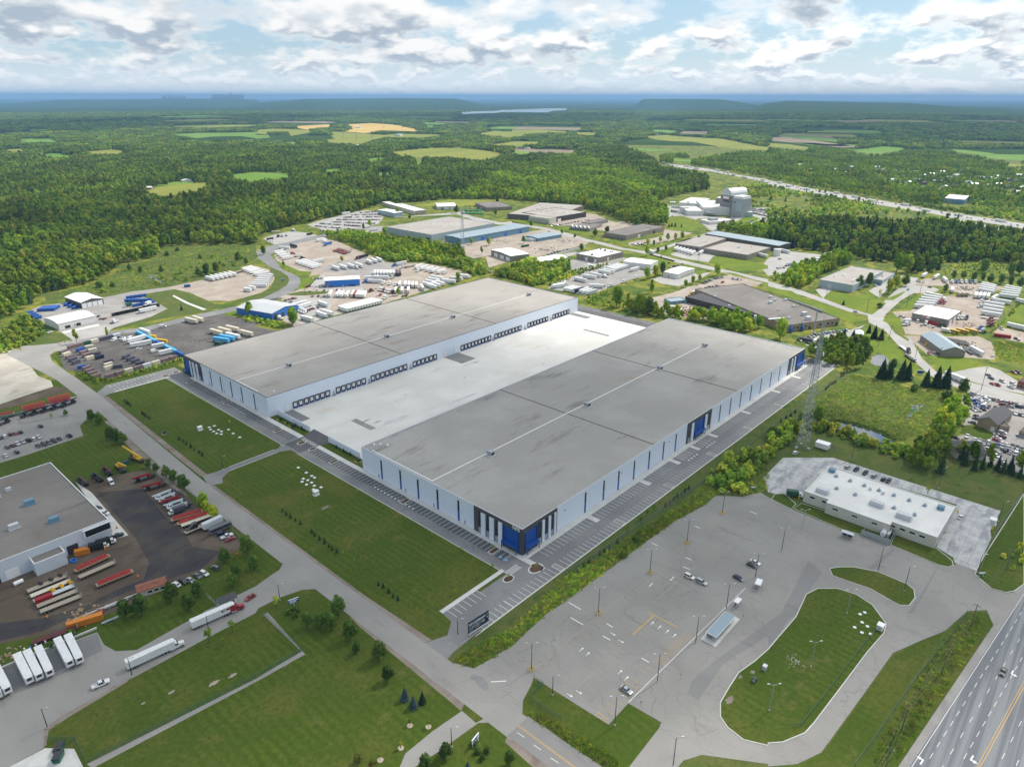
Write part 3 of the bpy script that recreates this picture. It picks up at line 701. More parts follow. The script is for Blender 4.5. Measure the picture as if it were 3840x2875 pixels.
def ridge(name,spec,dist,depth,mat,cliff=False):
 pts=[]
 for part in spec.split(';'):
  c,s=part.split(':');x0,y0=CR[c.strip()]
  for t in s.split(','):
   a,bb=map(float,t.split());pts.append((x0+a*960/2212,y0+bb*960/2212))
 fine=[]
 for i in range(len(pts)-1):
  for k in range(8):
   t=k/8;fine.append((pts[i][0]*(1-t)+pts[i+1][0]*t,pts[i][1]*(1-t)+pts[i+1][1]*t+random.uniform(-.5,.5)))
 b=MB();n=len(fine);rows=[]
 for(px,py)in fine:
  d=FW*F_PX+RT*(px-1920.)-UP*(py-1437.5)
  h=math.hypot(d[0],d[1]);ux,uy=d[0]/h,d[1]/h
  zt=max(3.,CAM_H+dist*d[2]/h)*.88*min(1.,.12+len(rows)/(n*.3),.12+(n-len(rows))/(n*.3))
  w=depth*(.25 if cliff else 1.)
  rows.append([(ux*(dist-w),uy*(dist-w),-2),(ux*(dist-w*.45),uy*(dist-w*.45),zt*.55),(ux*dist,uy*dist,zt),(ux*(dist+depth),uy*(dist+depth),-2)])
 v=[p for r in rows for p in r]
 f=[]
 for i in range(n-1):
  for k in range(3):
   f.append((i*4+k,(i+1)*4+k,(i+1)*4+k+1,i*4+k+1))
 b.add(v,f)
 tag(b.mk(name,mat,smooth=True),kind='structure')
ridge('hill','r: -100 126,100 112,500 110,900 105,1200 103,1700 107,1860 110,2000 120',17000,6000,'hill_forest')
ridge('hill','q: 0 128,400 120,900 118,1500 112,2212 108; r: 60 118',21000,5000,'hill_forest')
ridge('hill','s: 1040 138,1100 122,1145 108,1400 108,1700 112,2000 119,2212 123',15000,4000,'hill_forest',True)
ridge('hill','s: 2100 117; t: 0 122,300 128,600 134,1000 142,1500 152,2212 168',14500,5000,'hill_forest')
def blot(name,mat,x,y,rx,ry,z,seed):
 rs=np.random.default_rng(seed);n=22
 sht(name,mat,[(x+rx*math.cos(6.283*k/n)*rs.uniform(.6,1.15),y+ry*math.sin(6.283*k/n)*rs.uniform(.6,1.15))for k in range(n)],z)
for k,(x,y,rx,ry,m)in enumerate(((352,362,9,2.2,'concrete'),(358,361,3,1.2,'sand_pile'),(300,318,16,2,'concrete'),(250,325,14,3,'concrete'),(236,338,4,.7,'asphalt_mid'),(240,331,3,.6,'asphalt_mid'),(430,305,3.5,1.6,'sand_pile'),(462,368,14,2.4,'concrete'),(420,340,1.2,.6,'asphalt_mid'),(330,345,1,.5,'asphalt_mid'),(280,352,1,.5,'asphalt_mid'),(390,320,1.2,.6,'asphalt_mid'))):
 blot('concrete_stain',m,x,y,rx,ry,ZL+.012+.001*k,k)
for k,(s,rx,ry)in enumerate((('1480 690',1.3,.7),('1850 610',2.,.9),('2010 545',1.6,.8),('1240 785',.8,.5))):
 x,y=G('h',s)[0];blot('bare_patch','grvt',x,y,rx,ry,ZA+.016,40+k)
for k,(s,rx,ry)in enumerate((('1880 760',2.4,1.3),('2080 520',1.,.8),('1970 560',1.2,.6))):
 x,y=G('j',s)[0];blot('bare_patch','shoulder',x,y,rx,ry,.19,50+k)
x,y=G('o','600 420')[0];blot('bare_patch','shoulder',x,y,2.6,1.2,ZA+.016,60)
# ------ painted markings
ISL_IN=[242.2,288.9,320.,342.9,364.8,410.3,457.6,494.]
ISL_OUT=[200.9,248.,294.4,342.1,388.9,436.,483.]
ISL_FB=[307.5,245.6,183.4]
ISL_FA=[366.5,429.6,484.5]
def near(v,lst,d):return any(abs(v-q)<d for q in lst)
def site_lines():
 b=MB();z=ZL+.022
 y=178.5
 while y<327:
  if not near(y,ISL_FB,2.):b.strip([(188.3,y),(193.8,y)],.17,z)
  y+=2.78
 y=351.
 while y<488:
  if not near(y,ISL_FA,2.):b.strip([(188.3,y),(193.8,y)],.17,z)
  y+=2.78
 x=204.5
 while x<520:
  if not near(x,ISL_IN,2.2):b.strip([(x,162.3),(x,168.)],.17,z)
  x+=2.8
 x=169.
 while x<532:
  if not near(x,ISL_OUT,2.2):b.strip([(x,151.6),(x,157.2)],.17,z)
  x+=2.8
 b.strip([(150,151.45),(532,151.45)],.22,z)
 for k in range(7):b.strip([(149.5+2.78*k,164.2),(149.5+2.78*k,169.6)],.17,z);b.strip([(152+2.78*k,151.6),(152+2.78*k,157.)],.17,z)
 x=149.
 while x<182:b.strip([(x,505.5),(x,510.6)],.17,z);b.strip([(x,515.2),(x,520.4)],.17,z);x+=2.78
 y=312.
 while y<398:b.strip([(532.8,y),(538.2,y)],.17,z);y+=2.78
 for k in range(9):b.strip([(523.5+1.9*k,152),(523.5+1.9*k,157)],.15,z)
 for xx in(325.5,328.5,331.5,334.5,347.,350.,353.,356.):
  for k in range(5):b.strip([(xx,162.6+k*1.1),(xx+.9,163.3+k*1.1)],.16,z+.004)
  b.strip([(xx+1.2,160.6),(xx+2.2,160.6)],1.,z+.004)
 for y0 in(174.,177.4):
  b.strip([(189.6,y0),(189.6,y0+1.4)],1.4,z+.004,1)
 for k in range(6):b.strip([(188.8+k*.9,175.2),(189.4+k*.9,176.4)],.16,z+.004)
 for k in range(8):b.strip([(183.+k*.95,166.2),(183.+k*.95,169.2)],.3,z+.004)
 b.strip([(182.7,166.2),(190.6,166.2)],.2,z+.004);b.strip([(182.7,169.2),(190.6,169.2)],.2,z+.004)
 for k in range(9):b.strip([(193.9,332.5+k*1.6),(196.6,332.5+k*1.6)],.5,z+.004)
 for k in range(24):b.strip([(189.2,(236 if k<12 else 402)+(k%12)*2.78+1.),(189.2,(236 if k<12 else 402)+(k%12)*2.78+1.9)],.9,z+.004)
 tag(b.mk('parking_lines',['paint_white','paint_blue']),kind='structure')
site_lines()
def lot_lines():
 b=MB();z=ZP+.008
 def row(x0,x1,y0,y1,m,st=2.75):
  x=x0
  while x<x1:
   if random.random()<.86:b.strip([(x,y0),(x,y1)],.13,z,m)
   x+=st
 row(150.5,297,118.6,123.4,1);b.strip([(149,124.),(299,121.2)],.16,z,1)
 row(150.5,181,102.5,112.3,1);row(187.5,203,102.5,112.,1);b.strip([(152,107.4),(181,107.)],.16,z,1)
 row(210,236,106.,116.,1);row(247,292,104.5,114.,1);b.strip([(209,111.4),(238,110.6)],.16,z,1)
 row(149,160,91.3,96.,0);row(161,180,91.3,96.3,0);b.strip([(188,107.4),(202.5,107.)],.4,z+.003,0)
 b.strip([(202.7,109.6),(202.9,96.7)],.4,z+.003,0)
 b.strip([(159.5,90.6),(243,87.6)],.35,ZP+.02,2)
 for k in range(14):b.strip([(181+k*1.5,94.1),(183.2+k*1.5,90.2)],.14,z,0)
 for k in range(5):b.strip([(147.3,95.6-k*1.05),(149.6-k*.35,95.6-k*1.05)],.14,z,0)
 for k in range(10):b.strip([(207+k*2.2,118.),(208.6+k*2.2,122.8)],.1,z,1)
 for p,q in(((179.4,130.8),(179.5,124.6)),((186.2,118.4),(186.,115.3)),((179.6,115.4),(179.7,112.)),((179.8,98.3),(179.9,95.2)),((186.,136.8),(185.9,130.6)),((244.2,133.9),(244.2,130.5)),((238.1,114.1),(238.5,110.9)),((244.8,116.9),(244.9,113.9)),((134.5,131.4),(138.5,127.6)),((216.5,118),(219.5,118)),((270,126),(270,122.8)),((226,113.5),(229.5,113.5)),((300,112),(300,108))):
  b.strip([p,q],.38,z+.004,3)
 def arrow(x,y,a):
  c,s=math.cos(a),math.sin(a)
  L=[(-1.3,.11),(.3,.11),(.3,.5),(1.3,0),(.3,-.5),(.3,-.11),(-1.3,-.11)]
  b.poly([(x+u*c-v*s,y+u*s+v*c)for u,v in L],z+.004,z+.004,3)
 for x,y in((198.2,105.2),(198.2,101.9),(198.2,98.5),(198.2,95.3),(168.5,117.2),(168.2,114.1),(168.9,100.3),(168,97)):arrow(x,y,0)
 for x,y in((151.7,105.6),(148.5,107.2),(181.9,108.6),(183,113.2)):arrow(x,y,-1.5)
 tag(b.mk('parking_lines',['paint_yellow','paint_yellow_faded','concrete','paint_white']),kind='structure')
 b=MB();z=ZR+.01
 def hw(x,off):return 13.-(x-196)*.0985+off
 def line(off,x0,x1,m,w=.16,dash=None):
  x=x0
  while x<x1:
   e=min(x1,x+(dash[0]if dash else 9.))
   b.strip([(x,hw(x,off)),(e,hw(e,off))],w,z,m);x=e+(dash[1]if dash else 0)
 line(-.5,120,440,0,.15)
 line(-3.1,170,198,0,.16);line(-3.1,204,330,0,.14,(3,3));line(-6.9,120,440,0,.14,(3,6));line(-10.5,186,207,0,.16);line(-10.3,211,440,0,.14,(3,3))
 line(-14.,120,440,1,.16);line(-14.7,120,440,1,.2)
 for o in(-18.3,-22):line(o,120,440,0,.14,(3,6))
 line(-25.8,120,440,0,.2)
 def turn(x,y,a):
  c,s=math.cos(a),math.sin(a)
  L=[(-1.8,.15),(.2,.15),(.2,.75),(-.2,.75),(.5,1.8),(1.2,.75),(.75,.75),(.75,-.3),(-1.8,-.3)]
  b.poly([(x+u*c-v*s,y+u*s+v*c)for u,v in L],z+.002,z+.002,0)
 turn(201.5,10.6,math.radians(-6));turn(212.5,-.6,math.radians(174));turn(262.5,-3.6,math.radians(174))
 b.strip([(127.,112),(127.6,40)],.14,z+.004,1);b.strip([(127.4,112),(128.,40)],.14,z+.004,1)
 y=110.5
 while y>42:b.strip([(125.,y),(125.2,y-3)],.16,z+.004,0);y-=7.
 tag(b.mk('road_lines',['paint_white','paint_yellow']),kind='structure')
lot_lines()
def kerbs():
 b=MB()
 def k(pts,w=.28,h=.14):b.poly([],0,0)if False else[b.box(min(p[0],q[0])-w/2,max(p[0],q[0])+w/2,min(p[1],q[1])-w/2,max(p[1],q[1])+w/2,0,h)for p,q in zip(pts,pts[1:])]
 k([(182.3,171.8),(182.3,331)]);k([(182.3,345),(182.3,503.8)]);k([(147,151.15),(540,151.15)]);k([(147,521.2),(196,521.2)])
 k([(540.2,168),(540.2,400)]);k([(148.5,345.3),(176,345.3)]);k([(146,340.9),(176,340.9)])
 tag(b.mk('kerb','concrete'),kind='structure')
 for i,x in enumerate(ISL_IN):
  tag(MB().box(x-1.6,x+1.6,162.3,168.05,0,.155).mk('kerb_island','concrete'),kind='structure')
 for i,x in enumerate(ISL_OUT):
  o=MB().box(x-1.5,x+1.5,151.6,157.,0,.15).mk('kerb_island','concrete');tag(o,kind='structure')
  MB().box(x-1.2,x+1.2,151.9,156.7,.15,.175).mk('stone_infill','grvg',o)
 for y in ISL_FB+ISL_FA:
  o=MB().box(188.2,193.8,y-1.5,y+1.5,0,.15).mk('kerb_island','concrete');tag(o,kind='structure')
  MB().box(188.6,193.4,y-1.1,y+1.1,.15,.18).mk('planting_bed','mulch',o)
 for(x,y,r)in((191.6,341.2,2.6),(191.6,329.6,2.4),(193.8,161.,3.6),(180.6,165.,2.6),(184.,509.,2.6),(192.6,511.,2.6)):
  pts=[(x+r*1.15*math.cos(t),y+r*.8*math.sin(t))for t in np.linspace(0,2*math.pi,17)[:-1]]
  o=MB().poly(pts,0,.15).mk('kerb_island','concrete');tag(o,kind='structure')
  MB().poly([(x+(a-x)*.8,y+(c-y)*.8)for a,c in pts],.15,.185).mk('planting_bed','mulch',o)
 b=MB()
 for(x0,x1,y0,y1)in((197.4,203.,302,327),(197.6,203.,350.5,386.5)):
  o=MB().box(x0,x1,y0,y1,0,.12).mk('planting_strip','lawn');tag(o,kind='structure')
kerbs()
# ------ the two warehouses
H_W=13.65
def warehouse(name,label,x0,x1,y0,y1,dock_side,roofmat,front_slits,blue_from):
 t=thing(name,label,'warehouse',(x0,y0,0))
 L,D=x1-x0,y1-y0
 tk=.35
 w=MB()
 w.box(0,L,0,tk,0,H_W).box(0,L,D-tk,D,0,H_W).box(0,tk,tk,D-tk,0,H_W).box(L-tk,L,tk,D-tk,0,H_W)
 w.mk('wall','wallw',t)
 r=MB().box(tk,L-tk,tk,D-tk,H_W-.6,H_W-.35).mk('roof',roofmat,t)
 c=MB()
 for a in((-.06,L+.06,-.06,tk+.05),(-.06,L+.06,D-tk-.05,D+.06)):c.box(*a,H_W,H_W+.12)
 for a in((-.06,tk+.05,tk+.05,D-tk-.05),(L-tk-.05,L+.06,tk+.05,D-tk-.05)):c.box(*a,H_W,H_W+.12)
 c.mk('coping','steel' if dock_side<0 else 'metall',t)
 zr=H_W-.35
 def rfp(nm,m,*boxes):
  b=MB()
  for q in boxes:b.box(*q)
  b.mk(nm,m,r)
 ym=D*.525 if dock_side>0 else D*.355
 if dock_side>0:rfp('gas_pipe','paint_white',(2.2,278,ym-.3,ym+.3,zr,zr+.25),(1.6,2.2,ym-.3,D-7,zr,zr+.25))
 else:rfp('gas_pipe','paint_white',(1.5,298,ym-.3,ym+.3,zr,zr+.25),(1.6,2.2,14,ym,zr,zr+.25))
 for xj in(110.3,212.4):rfp('expansion_joint','steel',(xj-.16,xj+.16,tk,D-tk,zr,zr+.2))
 for xr in((41.2,127.3,212.6,278.)if dock_side>0 else(40,127.,199.,299.)):
  b=MB().box(xr-1.6,xr+1.6,ym-4.6,ym-.5,zr+.05,zr+.3,0).box(xr-1.2,xr+1.2,ym-4.2,ym-.9,zr+.5,zr+2.5,1).box(xr-1.3,xr+1.3,ym-2.2,ym-.7,zr+.6,zr+2.3,1).box(xr-.9,xr+.9,ym-4.5,ym-4.2,zr+.7,zr+2.,2)
  b.mk('rooftop_unit',['trimw','metalg','steel'],r)
 for(px,py)in((8.5,D-6),(10.5,D-9.5),(6.,D-3.6))if dock_side>0 else((8,5),):
  MB().cyl((px,py,zr),(px,py,zr+1.),.45,n=8).cyl((px,py,zr+1.),(px,py,zr+1.3),.7,.5,n=8).mk('roof_vent','trimw',r)
 def slit(face,u,wd=.55,z0=.3,z1=11.6):
  def place(b,a,c,z_0,z_1,d,m=0):
   if face=='x0':b.box(-d,.02,a,c,z_0,z_1,m)
   elif face=='y0':b.box(a,c,-d,.02,z_0,z_1,m)
  b=MB();place(b,u-wd-.12,u+wd+.12,z0,z1,.05);o=b.mk('slit_window','panel_charcoal',t)
  b=MB();zm=z0+(z1-z0)*.52;place(b,u-wd,u+wd,z0+.1,zm-.1,.09);b.mk('blue_panel','panelb',o)
  for k in range(4):
   za=zm+(z1-zm)*k/4;b=MB();place(b,u-wd,u+wd,za+.12,za+(z1-zm)/4-.06,.09);b.mk('pane','glassd',o)
 for y in front_slits:slit('x0',y-y0)
 def entry(face,u0,u1,pattern,corner=False):
  """dark framed entrance bay; pattern: list of (a, b, kind)"""
  def bx(nm,m,a,c,z_0,z_1,d0,d1,par):
   b=MB()
   if face=='x0':b.box(-d1,-d0,a,c,z_0,z_1)
   else:b.box(a,c,-d1,-d0,z_0,z_1)
   return b.mk(nm,m,par)
  f=bx('entrance_bay','panel_charcoal',u0,u1,.15,H_W-.05,-.02,.3,t)
  for a,c,k in pattern:
   if k=='fin':bx('fin','wallw',a,c,.3,11.9,.3,.75,f)
   elif k=='glass':
    n=max(1,round((c-a)/1.));st=(c-a)/n
    for i in range(n):
     for z_0,z_1 in((3.6,5.5),(5.7,7.6),(7.8,9.7),(9.9,11.8)):bx('pane','glassd',a+i*st+.06,a+(i+1)*st-.06,z_0,z_1,.3,.34,f)
    bx('spandrel','metalg',a+.06,c-.06,.4,3.4,.3,.34,f)
   elif k=='blue':
    bx('blue_panel','panelb',a,c,4.3,11.3,.3,.4,f)
    n=max(2,round((c-a)/1.3));st=(c-a)/n
    for i in range(n):bx('pane','glass_blue',a+i*st+.06,a+(i+1)*st-.06,.3,3.3,.3,.34,f)
    bx('canopy','panelb',a-.2,c+.2,3.4,4.2,.4,2.2,f)
    for e in(a-.2,c):bx('canopy_post','panelb',e,e+.25,.15,3.4,1.8,2.15,f)
    bx('side_trim','panelb',a-.3,a,.3,11.5,.3,.8,f);bx('side_trim','panelb',c,c+.3,.3,11.5,.3,.8,f)
  return f
 for k in range(6 if L>100 else 0):
  xx=30+k*48.
  b=MB().box(xx,xx+.5,(-.2 if dock_side>0 else D),(0 if dock_side>0 else D+.2),9.2,9.7);b.mk('wall_lamp','steel',t)
 for k in range(5):
  b=MB().box(-.08,0,14+k*22,15.+k*22,.2,2.4);b.mk('side_door','metalg',t)
 if dock_side>0:
  entry('x0',0.,30.,[(2.,10.6,'blue'),(11.6,14.,'fin'),(14.4,16.2,'glass'),(16.8,19.6,'fin'),(20.,21.8,'glass'),(22.2,25.,'fin'),(25.4,27.,'glass')])
  entry('y0',0.,24.4,[(1.8,9.4,'blue'),(10.4,13.,'glass'),(13.3,14.9,'fin'),(15.1,17.6,'glass'),(17.9,19.4,'fin'),(19.6,21.8,'glass'),(22.1,23.3,'fin')])
  for x in(243.8,259.3,272.6,287.2,302.1,317.1,330.6,385.,399.5,414.2,429.8,445.4,461.7,476.8):slit('y0',x-x0)
  entry('y0',146.3,176.,[(148.,150.,'glass'),(151.,153.6,'fin'),(155.,166.,'blue'),(167.5,170.,'fin'),(171.,174.5,'glass')])
  entry('y0',295.,324.6,[(296.5,299.,'glass'),(299.6,301.6,'fin'),(302.,304.4,'glass'),(305.,307.,'fin'),(307.4,309.6,'glass'),(310.4,323.,'blue')])
  for side in(0,1):
   cu=bpy.data.curves.new('address_number','FONT');cu.body='7475';cu.size=2.3;cu.extrude=.06;cu.offset=.03
   ob=bpy.data.objects.new('address_number',cu)
   me=bpy.data.meshes.new_from_object(ob);bpy.data.objects.remove(ob)
   me.materials.append(M['signw'])
   if side==0:
    o=link('address_number',me,t);o.rotation_euler=(math.pi/2,0,-math.pi/2);o.location=(-.45,5.6,H_W-1.75)
    break
 else:
  entry('x0',D-27.,D,[(D-25.6,D-23.8,'glass'),(D-23.2,D-20.6,'fin'),(D-20.,D-18.2,'glass'),(D-17.8,D-15.,'fin'),(D-14.6,D-13.,'glass'),(D-12.4,D-10.4,'fin'),(D-9.,D-1.6,'blue')])
  for a,c,n in((216.5,241.5,7),(250.,271.5,6),(279.7,309.6,8),(318.7,339.5,6),(369.,400.5,9),(408.5,439.,8),(451.,475.9,7),(486.,507.2,6)):
   for i in range(n):
    x=a+(c-a)*i/(n-1)-x0
    s=MB().box(x-1.75,x+1.75,-.55,0,4.35,4.95).box(x-1.75,x-1.3,-.55,0,1.5,4.35).box(x+1.3,x+1.75,-.55,0,1.5,4.35).box(x-1.75,x+1.75,-.4,0,1.05,1.5).mk('dock_door','dock_seal',t)
    MB().box(x-1.3,x+1.3,-.12,0,1.5,4.35).mk('door_panel','trimw',s)
    MB().box(x-.18,x+.18,-.16,-.12,3.2,3.45).mk('door_window','glassd',s)
    MB().box(x-1.7,x+1.7,-.3,0,.25,1.).mk('dock_bumper','panelb',s)
  for x in(245.6,275.6,314.2,404.5,445.,481.):
   xx=x-x0
   s=MB()
   for k in range(6):s.box(xx-.8+k*.35,xx+1.3,-1.5,-.1,k*.2,k*.2+.2)
   o=s.mk('dock_stairs','metalg',t)
   MB().box(xx+.2,xx+1.2,-.1,0,1.3,3.4).mk('man_door','metalg',o)
   MB().bar((xx-.8,-1.5,1.),(xx+1.3,-1.5,2.2),.07).bar((xx+1.3,-1.5,1.2),(xx+1.3,-1.5,2.2),.07).bar((xx-.8,-1.5,.1),(xx-.8,-1.5,1.),.07).mk('handrail','galv',o)
  for x,w_ in((211.,3.6),(350.5,3.6),(362.,3.6),(511.5,3.8)):
   xx=x-x0
   o=MB().box(xx-w_/2-.15,xx+w_/2+.15,-.1,0,.1,4.4).mk('drive_in_door','metall',t)
   MB().box(xx-w_/2,xx+w_/2,-.14,-.1,.15,4.25).mk('door_panel','trimw',o)
 return t
warehouse('warehouse','long white warehouse with grey roof and blue corner entrance numbered 7475',196.9,521.6,171.7,288.4,1,'roof_gravel',(271.5,255.8,241.9,227.3,212.4),0)
warehouse('warehouse','long white warehouse with a row of black dock doors facing the pale concrete court',197.5,522.2,387.6,505.5,-1,'roofgt',(478.-0,464.3,449.6,435.1,420.8,404.5),0)
def screen_wall(label,x,y0,y1):
 t=thing('screen_wall',label,'wall',(x,y0,0))
 n=round((y1-y0)/3.1);st=(y1-y0)/n
 for i in range(n):MB().box(-.15,.15,i*st+.02,(i+1)*st-.02,0,3.8).mk('panel','wallw',t)
 for i in range(n+1):MB().box(.15,.5,i*st-.2,i*st+.2,0,3.2).mk('buttress','trimw',t)
screen_wall('low white screen wall beside the dark ramp at the court entrance',203.2,350.4,386.4)
screen_wall('low white screen wall with shrubs, joining the grey roofed warehouse',203.2,300.,330.5)
def transformer(x,y,s,label):
 t=thing('transformer',label,'transformer',(x,y,0))
 MB().box(-1.3*s,1.3*s,-1.2*s,1.2*s,0,.12).mk('pad','concrete',t)
 MB().box(-1*s,1*s,-.9*s,.9*s,.12,1.7*s).box(-.6*s,.6*s,-.95*s,.95*s,1.7*s,1.85*s).mk('cabinet','green_box',t)
 for k in range(4):MB().cyl((-2.2*s,-1.2*s+k*.8*s,0),(-2.2*s,-1.2*s+k*.8*s,1.3),.11,n=6).mk('bollard','yellow_post',t)
transformer(200.4,379.,.9,'green transformer with yellow bollards nearest the tan roofed warehouse')
transformer(200.4,371.5,.6,'smallest green transformer cabinet on the strip by the screen wall')
transformer(200.4,364.3,1.2,'largest dark green transformer on the strip by the screen wall')
transformer(200.4,297.5,.9,'green transformer beside the corner of the grey roofed warehouse')
def hatch(x,y,label,group,s=.75):
 t=thing('access_hatch',label,'hatch',(x,y,0),random.uniform(0,1),group)
 MB().box(-s,s,-s,s,0,.28).mk('curb','concrete',t)
 MB().box(-s*.9,s*.9,-s*.9,s*.9,.28,.36).mk('lid','trimw',t)
for x,y in((173.6,316),(173.4,307.8),(173.4,302.5),(173.4,299.8),(168.7,303.3),(169.4,300.1),(169.4,296.5),(166.5,301),(166.4,296.6),(168.5,292.6),(170,288.6),(166.1,289.7)):
 hatch(x,y,'white square hatch cover set in the lawn before the blue cornered warehouse','white hatches in the near lawn')
for x,y in((164.5,401.5),(167.7,401.2),(163.6,397.9),(163.6,394),(166.7,394),(166.9,390.6),(163.6,390),(165,387),(171,389.7),(170.3,382.5),(170.4,374.7)):
 hatch(x,y,'white square hatch cover set in the lawn before the tan roofed warehouse','white hatches in the far lawn')
def cbn(x,y,label,s=1.,mat='trimw',name='control_cabinet',h=2.3):
 t=thing(name,label,'cabinet',(x,y,0))
 MB().box(-1.6*s,1.6*s,-1.4*s,1.4*s,0,.15).mk('pad','concrete',t)
 MB().box(-1.25*s,1.25*s,-1.05*s,1.05*s,.15,h*s).mk('body',mat,t)
 MB().box(-1.4*s,1.4*s,-1.2*s,1.2*s,h*s,h*s+.14).mk('lid',mat,t)
 MB().box(-1.28*s,-1.25*s,-.7*s,.7*s,.35,(h-.25)*s).mk('door','metall',t)
cbn(164.2,284.3,'white control cabinet in the lawn before the blue cornered warehouse')
cbn(159.2,402.3,'white control cabinet in the lawn before the tan roofed warehouse')
cbn(141.8,413.1,'small dark green cabinet on the lawn edge by the road',.75,'green_box')
def billboard():
 t=thing('billboard','navy for lease billboard on posts beside the warehouse entrance','billboard',(144.7,152.9,0),math.atan2(-.7,10.4))
 L=10.4
 for k in range(5):MB().box(.4+k*2.4-.12,.4+k*2.4+.12,.1,.34,0,4.4).mk('post','timber',t)
 p=MB().box(0,L,-.08,.1,1.,6.7).mk('board','sign_navy',t)
 MB().box(0,L,-.1,-.08,1.,1.5).mk('lower_band','signw',p)
 def txt(s,size,x,z,m='signw'):
  cu=bpy.data.curves.new('lettering','FONT');cu.body=s;cu.size=size;cu.extrude=.01;cu.offset=.03
  ob=bpy.data.objects.new('lettering',cu);me=bpy.data.meshes.new_from_object(ob);bpy.data.objects.remove(ob)
  me.materials.append(M[m]);o=link('lettering',me,p);o.rotation_euler=(math.pi/2,0,0);o.location=(x,-.1,z)
 txt('FOR LEASE',1.05,.35,5.1);txt('±838,500',1.,5.,5.1)
 for x0_,x1_,z_,h_ in((.4,2.2,4.55,.28),(2.4,4.9,4.55,.28),(5.1,6.6,4.55,.28),(6.8,8.,4.55,.28),(.4,2.6,2.35,.12),(.4,2.,2.05,.12),(3.4,6.4,2.6,.1),(3.4,5.8,2.35,.1)):
  MB().box(x0_,x1_,-.1,-.08,z_,z_+h_).mk('small_print','metall',p)
 txt('+1 519 279 1183',1.15,.4,3.1)
 for z in(5.6,4.2):
  MB().cyl((9.7,-.08,z),(9.7,-.12,z),.38,n=14).mk('round_mark','sign_green' if z>5 else 'metall',p)
billboard()
